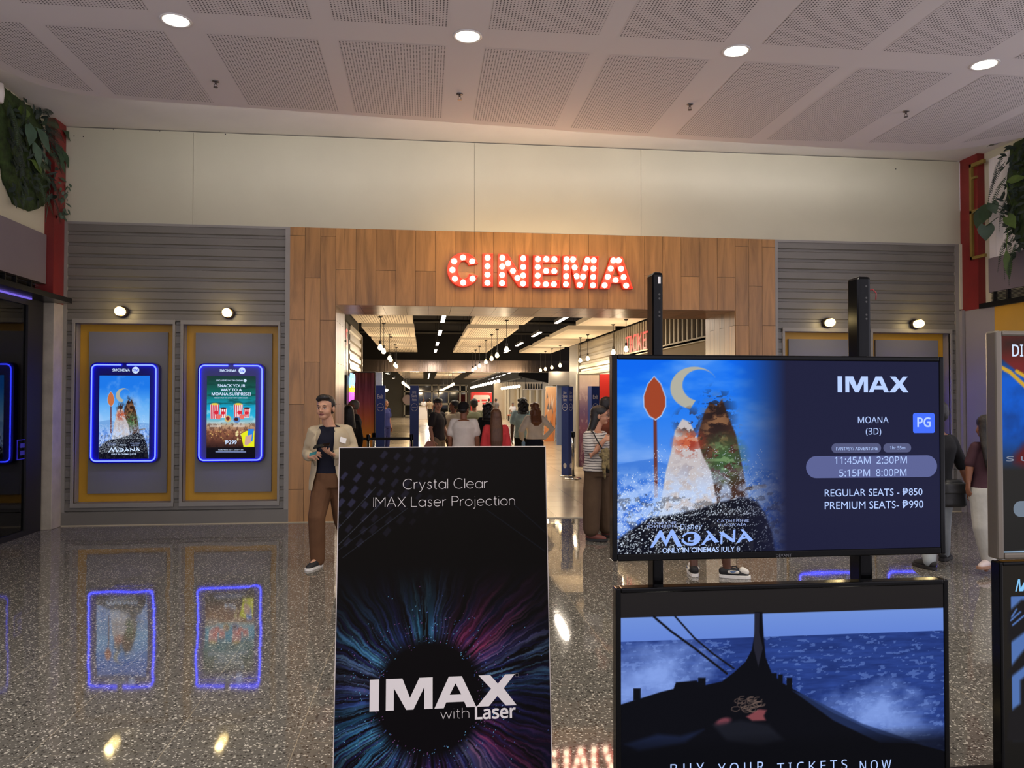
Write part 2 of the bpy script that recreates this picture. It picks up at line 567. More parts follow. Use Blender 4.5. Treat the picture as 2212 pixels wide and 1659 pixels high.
# ---------------------------------------------------------------- floors
struct(MB().add([(-4.62, -4, 0), (9.5, -4, 0), (9.5, WY, 0), (-4.62, WY, 0)], [(0, 1, 2, 3)]).build('floor', M['terrazzo']))
struct(MB().add([(-8, WY + 0.001, 0), (12, WY + 0.001, 0), (12, 80, 0), (-8, 80, 0)], [(0, 1, 2, 3)]).build('floor', M['tile']))
M['shopfloor'] = mat('brown_shop_floor', S(70, 56, 46), 0.3)
struct(MB().add([(-9, 2, -0.002), (-4.62, 2, -0.002), (-4.62, WY, -0.002), (-9, WY, -0.002)], [(0, 1, 2, 3)]).build('floor', M['shopfloor']))

# ---------------------------------------------------------------- lobby ceiling: a lowered slab with perforated fields
CZ = 4.72
def perf_mat():
    m = mat('perforated_board', S(222, 214, 210), 0.8)
    nt = m.node_tree; b = nt.nodes['Principled BSDF']; L = nt.links
    tc = nt.nodes.new('ShaderNodeTexCoord')
    s1 = nt.nodes.new('ShaderNodeVectorMath'); s1.operation = 'MULTIPLY_ADD'
    s1.inputs[1].default_value = (1 / 0.0277,) * 2 + (0,); s1.inputs[2].default_value = (400.27, 400.3, 0)
    L.new(tc.outputs['Object'], s1.inputs[0])
    s2 = nt.nodes.new('ShaderNodeVectorMath'); s2.operation = 'FRACTION'; L.new(s1.outputs[0], s2.inputs[0])
    s3 = nt.nodes.new('ShaderNodeVectorMath'); s3.operation = 'DISTANCE'; s3.inputs[1].default_value = (0.5, 0.5, 0); L.new(s2.outputs[0], s3.inputs[0])
    lt = nt.nodes.new('ShaderNodeMath'); lt.operation = 'LESS_THAN'; lt.inputs[1].default_value = 0.23; L.new(s3.outputs[1], lt.inputs[0])
    x = nt.nodes.new('ShaderNodeMix'); x.data_type = 'RGBA'
    x.inputs[6].default_value = (*S(222, 214, 210), 1); x.inputs[7].default_value = (*S(58, 50, 48), 1)
    L.new(lt.outputs[0], x.inputs[0]); L.new(x.outputs[2], b.inputs['Base Color'])
    return m
M['perf'] = perf_mat()
edge = [(-4.10, -3), (-4.08, 6.0), (-4.05, 7.2), (-3.99, 7.73), (-3.9, 7.96), (-3.77, 8.14), (-3.5, 8.31), (-3.1, 8.385), (-0.9, 8.55), (0.32, 8.66), (2.99, 8.885), (4.4, 8.96), (5.41, 9.01),
        (5.9, 9.0), (6.24, 8.96), (6.5, 8.88), (6.72, 8.76), (6.9, 8.6), (7.08, 8.36), (7.25, 7.9), (7.34, 7.2), (7.38, 5.5), (7.38, -3)]
cm = MB()
cm.hull([(x, y, CZ) for x, y in edge], [(x, y, CZ + 0.07) for x, y in edge], 0)
def far_y(x):
    return float(np.interp(x, [-3.1, -2.2, -0.9, 0.2, 1.5, 2.6, 3.9, 5.0, 6.3], [8.27, 8.36, 8.46, 8.52, 8.65, 8.74, 8.78, 8.75, 8.7]))
cols_ = []
for k in range(-1, 5):
    c = -2.041 + 2.4045 * k
    for x0, x1 in ((c + 0.17, c + 1.11), (c + 1.29, c + 2.235)):
        cols_.append((x0, x1))
for x0, x1 in cols_:
    for y1 in (6.42, 4.0, 1.6):
        if x0 < -4.1: x0 = -4.0
        if x1 > 7.2: x1 = 7.2
        if x1 - x0 > 0.2:
            y0 = y1 - 2.06
            cm.add([(x0, y0, CZ - 0.002), (x1, y0, CZ - 0.002), (x1, y1, CZ - 0.002), (x0, y1, CZ - 0.002)], [(3, 2, 1, 0)], 1)
    if x1 - x0 > 0.2:
        if x0 < -3.5:
            pts = [(x0, 6.75), (x1, 6.75), (x1, 8.2), (-3.52, 8.16), (-3.8, 7.85), (-3.95, 7.4)]
        elif x1 > 7.0:
            pts = [(x0, 6.75), (7.2, 6.75), (7.14, 7.6), (6.93, 8.2), (x0, 8.62)]
        else:
            pts = [(x0, 6.77), (x1, 6.77), (x1, far_y(x1)), (x0, far_y(x0))]
        cm.add([(x, y, CZ - 0.002) for x, y in pts], [tuple(range(len(pts)))], 1)
struct(cm.build('ceiling', [M['ceil'], M['perf']]))
# the upper ceiling seen through the cove gap
struct(MB().box((-5.2, 4.5, 5.05), (8.6, WY + 0.1, 5.12)).build('ceiling', M['cove']))

# ---------------------------------------------------------------- front wall
Z1, Z2 = 3.84, 5.05
cw = MB()
for x0, x1 in ((-4.51, -2.965), (-2.961, 0.66), (0.664, 2.95), (2.954, 7.68)):
    cw.box((x0, WY, Z1), (x1, WY + 0.06, Z2 - 0.012))
struct(cw.build('wall_front', M['cream']))
struct(MB().box((-4.6, WY + 0.06, 3.0), (7.7, WY + 0.1, Z2)).build('wall_front', M['black']))
# screw marks near the top of the cream boards
sm = MB()
for px, py in ((245, 279), (345, 283), (487, 290), (1935, 365), (160, 294), (180, 295)):
    p = at(px, py, WY - 0.001); sm.lathe(p, [(0.008, 0), (0.008, 0.001)], 8, '-y')
struct(sm.build('trim_1', M['black']))

def corrugated(mb, x0, x1, z0, z1, y):
    prof = []
    z = 3.84
    T = 0.1415
    k = 0
    pts = []
    while z > -0.2:
        for dz, d in ((0.0, 0.0), (0.084, 0.0), (0.094, 0.02), (0.126, 0.02), (0.1385, 0.0)):
            pts.append((z - dz - 0.03, d))
        z -= T
    pts = [(zz, d) for zz, d in pts]
    def dep(q):
        for (a, da), (b, db) in zip(pts[:-1], pts[1:]):
            if b <= q <= a: return da + (db - da) * (a - q) / max(a - b, 1e-9)
        return 0
    pr = [(z1, dep(z1))] + [(zz, d) for zz, d in pts if z0 < zz < z1] + [(z0, dep(z0))]
    vs_ = []
    for zz, d in pr: vs_ += [(x0, y + d, zz), (x1, y + d, zz)]
    mb.add(vs_, [(2 * i, 2 * i + 1, 2 * i + 3, 2 * i + 2) for i in range(len(pr) - 1)])
NZ0, NZ1 = 0.285, 2.553
NICHES = [(-4.372, -3.192), (-3.062, -1.882), (5.010, 6.190), (6.318, 7.498)]
for side, (X0, X1), ns in (('left', (-4.51, -1.743), NICHES[:2]), ('right', (4.878, 7.64), NICHES[2:])):
    g = MB()
    xs = [X0] + [v for n in ns for v in n] + [X1]
    corrugated(g, X0, X1, NZ1, Z1, WY)
    for i in range(0, len(xs), 2): corrugated(g, xs[i], xs[i + 1], NZ0, NZ1, WY)
    corrugated(g, X0, X1, 0.17, NZ0, WY)
    struct(g.build('wall_front', M['grey']))
    t = MB()
    e = 0.035
    t.box((X0, WY - 0.012, Z1 - 0.03), (X1, WY + 0.02, Z1)); t.box((X0 - 0.005, WY - 0.014, 0), (X0 + e, WY + 0.02, Z1)); t.box((X1 - 0.055, WY - 0.014, 0), (X1 + 0.005, WY + 0.02, Z1))
    struct(t.build('trim_2', M['trim']))
    struct(MB().box((X0, WY - 0.016, 0), (X1, WY + 0.02, 0.175)).build('baseboard_front', M['grey']))
    for (a, b) in ns:
        fr = MB()
        for q in (((a - 0.035, WY - 0.02, NZ0 - 0.05), (a, WY + 0.03, NZ1 + 0.035)), ((b, WY - 0.02, NZ0 - 0.05), (b + 0.03, WY + 0.03, NZ1 + 0.035)),
                  ((a - 0.035, WY - 0.022, NZ1), (b + 0.03, WY + 0.03, NZ1 + 0.055)), ((a - 0.035, WY - 0.022, NZ0 - 0.055), (b + 0.03, WY + 0.03, NZ0))):
            fr.box(*q)
        D = 0.15
        fr.box((a - 0.02, WY, NZ0), (a, WY + D, NZ1)); fr.box((b, WY, NZ0), (b + 0.02, WY + D, NZ1))
        fr.box((a, WY, NZ1), (b, WY + D, NZ1 + 0.02)); fr.box((a, WY, NZ0 - 0.02), (b, WY + D, NZ0))
        f = struct(fr.build('trim_3', M['trim'], bevel=0.003))
        MB().box((a, WY + D, NZ0), (b, WY + D + 0.02, NZ1)).build('yellow_back', M['yellow'], f)
        MB().box((a + 0.118, WY + D - 0.035, NZ0 + 0.107), (b - 0.098, WY + D, NZ1 - 0.095)).build('grey_board', M['panel'], f)

# wood portal
OX0, OX1, OZ = -1.154, 4.292, 2.836
wb = MB()
put = lambda a, b, d: (a, WY - d, b)
boards(wb, -1.743, OX0, 0.0, Z1, 0.197, 1.1, put, 3)
boards(wb, OX0, OX1, OZ, Z1, 0.2565, 1.16, put, 5)
boards(wb, OX1, 4.878, 0.0, Z1, 0.195, 1.1, put, 8)
struct(wb.build('wall_front', WOOD))
bk = MB()
bk.box((-1.743, WY, 0), (OX0, WY + 0.1, Z1)); bk.box((OX1, WY, 0), (4.878, WY + 0.1, Z1)); bk.box((OX0, WY, OZ), (OX1, WY + 0.1, Z1))
struct(bk.build('wall_front', M['gap']))
JD = 11.4
jb = MB()
boards(jb, WY + 0.001, JD, 0.0, OZ, 0.19, 1.1, lambda a, b, d: (OX0 + d, a, b), 11, thick=0.004)
boards(jb, WY + 0.001, JD, 0.0, OZ, 0.19, 1.1, lambda a, b, d: (OX1 - d, a, b), 12, thick=0.004)
struct(jb.build('trim_4', WOOD))
sb = MB()
boards(sb, OX0, OX1, WY + 0.001, JD, 0.3, 5.0, lambda a, b, d: (a, b, OZ - d), 13, thick=0.004)
struct(sb.build('trim_4', SOFF))
js = MB()
js.box((OX0 - 0.1, WY, 0), (OX0, JD, OZ + 0.2)); js.box((OX1, WY, 0), (OX1 + 0.1, JD, OZ + 0.2)); js.box((OX0, WY, OZ), (OX1, JD, OZ + 0.2))
struct(js.build('trim_4', M['gap']))
struct(MB().box((-4.5, WY + 0.001, 0.0), (7.6, WY + 0.012, 0.012)).box((-4.51, WY - 0.02, 0), (OX0, WY, 0.012)).box((OX1, WY - 0.02, 0), (7.64, WY, 0.012)).build('baseboard_front', M['beige']))
# wall behind the panels and niches
bw = MB()
bw.box((-4.6, WY + 0.19, 0), (OX0 - 0.1, WY + 0.3, Z1)); bw.box((OX1 + 0.1, WY + 0.19, 0), (7.7, WY + 0.3, Z1))
struct(bw.build('wall_front', M['black']))

# ---------------------------------------------------------------- left wall
LX = -4.62
lw = MB().box((LX - 0.1, 5.0, 3.6), (LX, 9.98, 5.05))
struct(lw.build('wall_left', M['cream']))
struct(MB().box((LX - 0.1, 5.0, 3.0), (LX + 0.03, 9.97, 3.6)).build('trim_5', M['fascia']))
struct(MB().box((LX - 0.1, 9.98, 2.78), (-4.512, WY, 5.05)).build('wall_left', M['red']))
struct(MB().box((LX - 0.13, 10.02, 0), (-4.515, WY, 2.78)).build('wall_left', M['concrete'], bevel=0.006))
lv = MB()
for k in range(9):
    z = 2.86 + k * 0.016
    lv.add([(LX - 0.02, 5, z), (LX - 0.02, 9.95, z), (LX - 0.08, 9.95, z + 0.014), (LX - 0.08, 5, z + 0.014)], [(0, 1, 2, 3)])
for y in (8.0, 8.9, 9.12, 9.36, 9.7): lv.box((LX - 0.06, y, 2.84), (LX - 0.01, y + 0.02, 3.0))
struct(lv.build('trim_6', M['black']))
struct(MB().box((LX - 0.14, 5, 2.80), (LX - 0.12, 9.97, 3.0)).build('trim_6', M['black']))
struct(MB().box((LX - 0.05, 5, 2.78), (LX + 0.28, 10.1, 2.84)).build('trim_6', M['blackmetal']))
# shop front under it
sf = MB()
sf.box((LX - 0.06, 9.62, 0), (LX, 9.98, 2.78)); sf.box((LX - 0.06, 5, 2.70), (LX, 9.62, 2.78)); sf.box((LX - 0.05, 5, 0), (LX, 9.62, 0.06))
w1 = struct(sf.build('window_1', M['black']))
gl = bpy.data.materials.new('shop_glass'); gl.use_nodes = True
nt = gl.node_tree; nt.nodes.remove(nt.nodes['Principled BSDF'])
tr = nt.nodes.new('ShaderNodeBsdfTransparent'); tr.inputs[0].default_value = (0.55, 0.57, 0.6, 1)
gs = nt.nodes.new('ShaderNodeBsdfGlossy'); gs.inputs['Roughness'].default_value = 0.01
fr = nt.nodes.new('ShaderNodeFresnel'); fr.inputs[0].default_value = 1.6
mx = nt.nodes.new('ShaderNodeMixShader')
nt.links.new(fr.outputs[0], mx.inputs[0]); nt.links.new(tr.outputs[0], mx.inputs[1]); nt.links.new(gs.outputs[0], mx.inputs[2])
nt.links.new(mx.outputs[0], nt.nodes['Material Output'].inputs[0])
M['glass'] = gl
MB().box((LX - 0.035, 5, 0.06), (LX - 0.025, 8.93, 2.70)).box((LX - 0.035, 8.95, 0.06), (LX - 0.025, 9.62, 2.70)).build('glass_pane', gl, w1)
MB().box((LX - 0.05, 8.93, 0.0), (LX + 0.005, 8.95, 2.72)).build('mullion', M['steel'], w1)
rm = MB().box((-7.6, 5, -0.05), (-7.5, 10.2, 3)).box((-7.5, 10.1, 0), (LX - 0.15, 10.2, 3)).box((-7.5, 5, 2.9), (LX - 0.15, 10.2, 3)).box((-7.5, 5, 0), (LX - 0.15, 5.1, 3))
struct(rm.build('wall_left', mat('dark_shop_wall', S(46, 42, 42), 0.8)))

# ---------------------------------------------------------------- right wall
RX = 7.74
struct(MB().box((7.681, 9.92, 2.87), (RX + 0.4, WY, 5.05)).build('wall_right', M['red']))
struct(MB().box((7.645, 10.24, 2.9), (7.681, WY + 0.02, 3.84)).build('trim_8', M['cream']))
struct(MB().box((7.64, 10.2, 0), (7.681, WY, 2.88)).box((7.69, 8.4, 0), (RX + 0.4, 10.26, 2.87)).build('wall_right', M['greywall']))
rb_ = MB()
for k in range(14):
    y1 = 9.80 - k * 0.125
    rb_.box((RX + 0.02, y1 - 0.121, 3.55), (RX + 0.05, y1, 4.93))
struct(rb_.build('wall_right', M['white']))
struct(MB().box((RX + 0.05, 7.5, 2.9), (RX + 0.4, 9.92, 5.05)).build('wall_right', M['cream']))
struct(MB().box((RX + 0.0, 7.5, 3.08), (RX + 0.06, 9.80, 3.55)).build('trim_7', M['fascia']))
yf = MB()
for (ya, yb, za, zb) in ((9.99, 10.03, 3.57, 4.92), (9.75, 10.03, 4.87, 4.92), (9.75, 10.03, 4.22, 4.26), (9.75, 10.03, 3.57, 3.61), (9.9, 9.99, 4.7, 4.73)):
    yf.box((RX - 0.10, ya, za), (RX - 0.06, yb, zb))
yfo = yf.build('yellow_frame', mat('olive_yellow_paint', S(128, 106, 42), 0.5))
tag(yfo, 'yellow metal frame standing out from the red column at the right', 'frame')
struct(MB().box((RX - 0.1, 8.0, 2.86), (RX + 0.1, 9.86, 2.93)).build('trim_8', M['blackmetal']))
lr = MB()
for k in range(7):
    z = 2.95 + k * 0.018
    lr.box((RX + 0.02, 8.0, z), (RX + 0.05, 9.78, z + 0.006))
for y in (9.1, 9.45, 9.7): lr.box((RX + 0.0, y, 2.93), (RX + 0.05, y + 0.03, 3.08))
struct(lr.build('trim_8', M['black']))
struct(MB().box((RX - 0.06, 7.6, 2.0), (RX - 0.03, 9.62, 2.86)).build('wall_right', M['yellow']))
struct(MB().box((RX - 0.03, 7.6, 0.0), (RX - 0.02, 9.58, 2.0)).build('wall_right', M['greywall']))
# ---------------------------------------------------------------- ceiling fittings
M['lamp_white'] = emat('downlight_diffuser', S(255, 246, 226), 14)
M['lamp_rim'] = mat('white_metal_rim', S(226, 220, 214), 0.35)
def make_down():
    x, y = -2.043, 6.57
    t = thing('downlight', (x, y, CZ), '', 'ceiling light', 'round ceiling downlights')
    MB().lathe((x, y, CZ), [(0.102, 0.02), (0.102, -0.004), (0.122, -0.007), (0.128, 0.0)], 32).build('rim', M['lamp_rim'], t, True)
    MB().lathe((x, y, CZ), [(0.001, -0.0035), (0.102, -0.003)], 32, cap=False).build('diffuser', M['lamp_white'], t)
    lamp('downlight_lamp', 'SPOT', (x, y, CZ - 0.02), 125, (1.0, 0.93, 0.77), t, 0.1, (0, 0, 0), math.radians(140), 0.9)
    return t
dl0 = make_down()
ORD = ['leftmost', 'second from the left', 'third from the left', 'rightmost']
first = True
for iy, y in enumerate((6.57, 4.17, 1.77, -0.63)):
    for ix, x in enumerate((-2.043, 0.362, 2.766, 5.172)):
        lab = f'round recessed downlight, {ORD[ix]} of the four near the front wall' if iy == 0 else f'round recessed downlight behind the viewer, row {iy + 1}, {ORD[ix]}'
        if first: dl0['label'] = lab; first = False
        else: dup(dl0, (x, y, CZ), lab)
M['chrome'] = mat('dull_chrome', S(120, 112, 108), 0.3, metal=0.9)
def make_spr():
    x, y = -2.042, 7.79
    t = thing('fire_sprinkler', (x, y, CZ), '', 'sprinkler', 'ceiling sprinklers')
    MB().lathe((x, y, CZ), [(0.03, 0.0), (0.034, -0.006), (0.02, -0.012)], 16).build('escutcheon', M['chrome'], t, True)
    b = MB().lathe((x, y, CZ), [(0.010, -0.01), (0.010, -0.03), (0.006, -0.034)], 10)
    for s in (-1, 1): b.tube([(x + s * 0.010, y, CZ - 0.03), (x + s * 0.015, y, CZ - 0.045), (x + s * 0.004, y, CZ - 0.06)], 0.003, 6)
    b.build('body', M['chrome'], t)
    MB().lathe((x, y, CZ), [(0.022, -0.06), (0.022, -0.063)], 12).build('deflector', M['chrome'], t)
    return t
sp0 = make_spr()
for i, (x, y) in enumerate(((-2.042, 7.79), (0.352, 7.83), (2.78, 7.82), (5.167, 7.74))):
    lab = f'small metal fire sprinkler on the ceiling, {ORD[i]} of four'
    if i == 0: sp0['label'] = lab
    else: dup(sp0, (x, y, CZ), lab)
# cove strip lights on the back of the lowered slab
cs = MB()
for (xa, ya), (xb, yb) in (((-3.1, 8.30), (0.32, 8.57)), ((0.32, 8.57), (5.41, 8.92)), ((5.41, 8.92), (6.3, 8.86))):
    cs.tube([(xa, ya, CZ + 0.10), (xb, yb, CZ + 0.10)], 0.018, 6)
tag(cs.build('cove_light_strip', emat('cove_light', S(250, 244, 255), 34.0)), 'thin white light strip hidden on the ceiling slab edge above the wall', 'light strip')

# bulkhead wall lamps
M['bulb_warm'] = emat('warm_ribbed_glass', S(255, 226, 150), 9)
M['iron'] = mat('dark_cast_metal', S(70, 60, 48), 0.4, metal=0.6)
def make_wlamp():
    x, z, y = -3.80, 2.70, WY
    t = thing('bulkhead_lamp', (x, y, z), '', 'wall lamp', 'bulkhead wall lamps')
    MB().lathe((x, y, z), [(0.074, -0.02), (0.074, 0.03), (0.062, 0.05), (0.05, 0.055)], 24, '-y').build('base', M['iron'], t, True)
    MB().lathe((x, y, z), [(0.05, 0.04), (0.055, 0.06), (0.055, 0.14), (0.045, 0.165), (0.02, 0.178), (0.002, 0.18)], 24, '-y').build('glass', M['bulb_warm'], t, True)
    c = MB()
    for h in (0.075, 0.105, 0.135):
        c.tube([(x + 0.0585 * math.cos(a), y - h, z + 0.0585 * math.sin(a)) for a in np.linspace(0, 2 * PI, 20, endpoint=False)], 0.0025, 5, closed=True)
    for a in (0.4, 0.4 + PI / 2, 0.4 + PI, 0.4 + 1.5 * PI):
        c.tube([(x + r * math.cos(a), y - h, z + r * math.sin(a)) for r, h in ((0.058, 0.05), (0.059, 0.14), (0.047, 0.17), (0.012, 0.186))], 0.0025, 5)
    c.build('wire_cage', mat('brass_wire', S(170, 136, 70), 0.3, metal=0.9), t)
    lamp('bulkhead_glow', 'POINT', (x, y - 0.30, z), 2.2, (1.0, 0.74, 0.34), t, 0.05)
    return t
wl0 = make_wlamp()
for i, (x, nm) in enumerate(((-3.80, 'above the leftmost display niche'), (-2.50, 'above the display niche left of the wood portal'), (5.63, 'above the left niche of the right grey wall'), (6.955, 'above the rightmost display niche by the red column'))):
    lab = f'lit round wall lamp {nm}'
    if i == 0: wl0['label'] = lab
    else: dup(wl0, (x, WY, 2.70 if x < 0 else 2.675), lab)

# ---------------------------------------------------------------- CINEMA marquee letters
def cin(u, v): return at(940 + u / 4.809, 520 + v / 4.809, WY - 0.1)
def arc(cx, cy, rx, ry, a0, a1, n): return [(cx + rx * math.cos(a), cy + ry * math.sin(a)) for a in np.linspace(a0, a1, n)]
Cout = arc(292, 301, 166, 177, math.radians(-22), math.radians(-340), 40)
Cin = arc(297, 301, 60, 96, math.radians(-334), math.radians(-30), 24)
LET = [('C', [Cout + Cin], [(290, 172), (198, 210), (386, 212), (180, 300), (205, 392), (292, 432), (390, 392)]),
       ('I', [[(493, 133), (602, 133), (602, 475), (493, 475)]], [(546, 173), (545, 262), (545, 350), (545, 435)]),
       ('N', [[(655, 137), (757, 137), (873, 325), (873, 145), (970, 145), (970, 480), (870, 480), (750, 297), (750, 478), (650, 476)]],
        [(700, 175), (698, 265), (698, 353), (697, 438), (760, 232), (810, 310), (857, 384), (918, 180), (917, 270), (917, 358), (915, 442)]),
       ('E', [[(1022, 148), (1297, 155), (1297, 228), (1117, 226), (1117, 275), (1280, 278), (1280, 348), (1115, 346), (1115, 410), (1295, 410), (1295, 488), (1015, 487)]],
        [(1070, 188), (1158, 188), (1241, 190), (1068, 270), (1068, 359), (1065, 447), (1155, 312), (1240, 315), (1152, 450), (1237, 450)]),
       ('M', [[(1327, 155), (1467, 155), (1510, 335), (1560, 160), (1700, 160), (1690, 495), (1605, 495), (1610, 255), (1545, 495), (1470, 492), (1410, 245), (1405, 490), (1325, 485)]],
        [(1369, 192), (1436, 192), (1366, 276), (1452, 276), (1364, 366), (1472, 366), (1361, 451), (1504, 456), (1540, 370), (1562, 282), (1585, 199), (1651, 202), (1648, 286), (1645, 373), (1642, 461)]),
       ('A', [[(1830, 165), (1945, 165), (2057, 500), (1955, 500), (1935, 437), (1832, 437), (1812, 498), (1712, 495)], [(1883, 260), (1925, 370), (1845, 370)]],
        [(1854, 203), (1910, 203), (1827, 286), (1935, 289), (1797, 372), (1961, 375), (1879, 408), (1764, 460), (1988, 464)])]
M['sign_red'] = mat('red_sign_face', S(206, 40, 24), 0.35)
M['sign_edge'] = mat('red_sign_edge', S(214, 44, 28), 0.35, emit=(S(255, 70, 30), 0.35))
M['sign_bulb'] = emat('sign_bulb_glass', S(255, 226, 190), 14)
for ch, loops, bl in LET:
    c = cin(sum(p[0] for p in loops[0]) / len(loops[0]), max(p[1] for p in loops[0]))
    t = thing('marquee_letter', (c.x, WY, c.z), f'red marquee letter {ch} with round white bulbs on the wood portal', 'sign letter', 'CINEMA sign letters')
    flat('letter_back', [loops], lambda u, v: cin(u, v) + Vector((0, 0.098, 0)), 0.062, M['sign_red'], t)
    rim = MB()
    for lp in loops:
        sgn = 1
        P = [cin(*p) for p in lp]
        n = len(P)
        A = sum(P[i].x * P[(i + 1) % n].z - P[(i + 1) % n].x * P[i].z for i in range(n))
        hole = lp is not loops[0]
        q = []
        for i in range(n):
            d0 = (P[i] - P[i - 1]); d1 = (P[(i + 1) % n] - P[i])
            d0.normalize(); d1.normalize()
            n0 = Vector((-d0.z, 0, d0.x)); n1 = Vector((-d1.z, 0, d1.x))
            m = n0 + n1
            if m.length < 1e-3: m = n0.copy()
            m.normalize()
            k = min(1 / max(m.dot(n0), 0.35), 2.2)
            if (A < 0) != hole: m = -m
            q.append(P[i] + m * 0.008 * k)
        back = Vector((0, 0.099, 0))
        for i in range(n):
            j = (i + 1) % n
            rim.add([P[i], P[j], q[j], q[i], P[i] + back, P[j] + back, q[j] + back, q[i] + back],
                    [(0, 1, 2, 3), (0, 4, 5, 1), (3, 2, 6, 7), (4, 7, 6, 5)])
    rim.build('letter_rim', M['sign_edge'], t)
    for (u, v) in bl:
        p = cin(u, v) + Vector((0, 0.02, 0))
        MB().lathe(p, [(0.030, -0.03), (0.032, -0.02), (0.037, 0.0), (0.034, 0.018), (0.022, 0.032), (0.002, 0.038)], 14, '-y').build('bulb', M['sign_bulb'], t, True)
    lamp('letter_glow', 'POINT', (c.x, WY - 0.6, c.z + 0.35), 7.0, (1.0, 0.66, 0.36), t, 0.2)
# ---------------------------------------------------------------- pictures and lettering materials
SCREEN = pic_mat('lit_screen', 1.0, 0.12, 0.04)
SCREEN_DIM = pic_mat('lit_screen_dim', 0.92, 0.12, 0.04)
PRINT = pic_mat('matt_print', 0, 0.5, 0.03)
TX_BLUE = emat('screen_text_pale_blue', S(176, 202, 255), 1.0)
TX_LIGHT = emat('screen_text_light', S(205, 225, 255), 1.0)
TX_DIM = emat('screen_text_dim', S(150, 170, 225), 1.0)
TX_GREY = emat('screen_text_grey', S(110, 118, 135), 1.0)
TX_PRINT = mat('print_light_grey', S(214, 208, 206), 0.5)
PILL = emat('screen_pill', S(66, 78, 136), 1.0)
PILL_DARK = emat('screen_pill_dark', S(52, 62, 108), 1.0)

def spray(A, box, n, seed, rmin, rmax, col=(225, 238, 255), op=0.9, power=1.0):
    """many small drops inside a box (x0,y0,x1,y1)"""
    r = np.random.RandomState(seed)
    px = (A.ext[2] - A.ext[0]) / A.w; py = (A.ext[3] - A.ext[1]) / A.h
    c = np.array(col) / 255.0
    for _ in range(n):
        x = box[0] + (box[2] - box[0]) * r.rand(); y = box[1] + (box[3] - box[1]) * (1 - r.rand() ** power)
        q = rmin + (rmax - rmin) * r.rand() ** 3
        i = int((y - A.ext[1]) / py); j = int((x - A.ext[0]) / px)
        k = max(1, int(q / px + 0.5))
        i0, i1, j0, j1 = max(i, 0), min(i + k, A.h), max(j, 0), min(j + k, A.w)
        if i1 > i0 and j1 > j0:
            A.a[i0:i1, j0:j1] = A.a[i0:i1, j0:j1] * (1 - op) + c * op

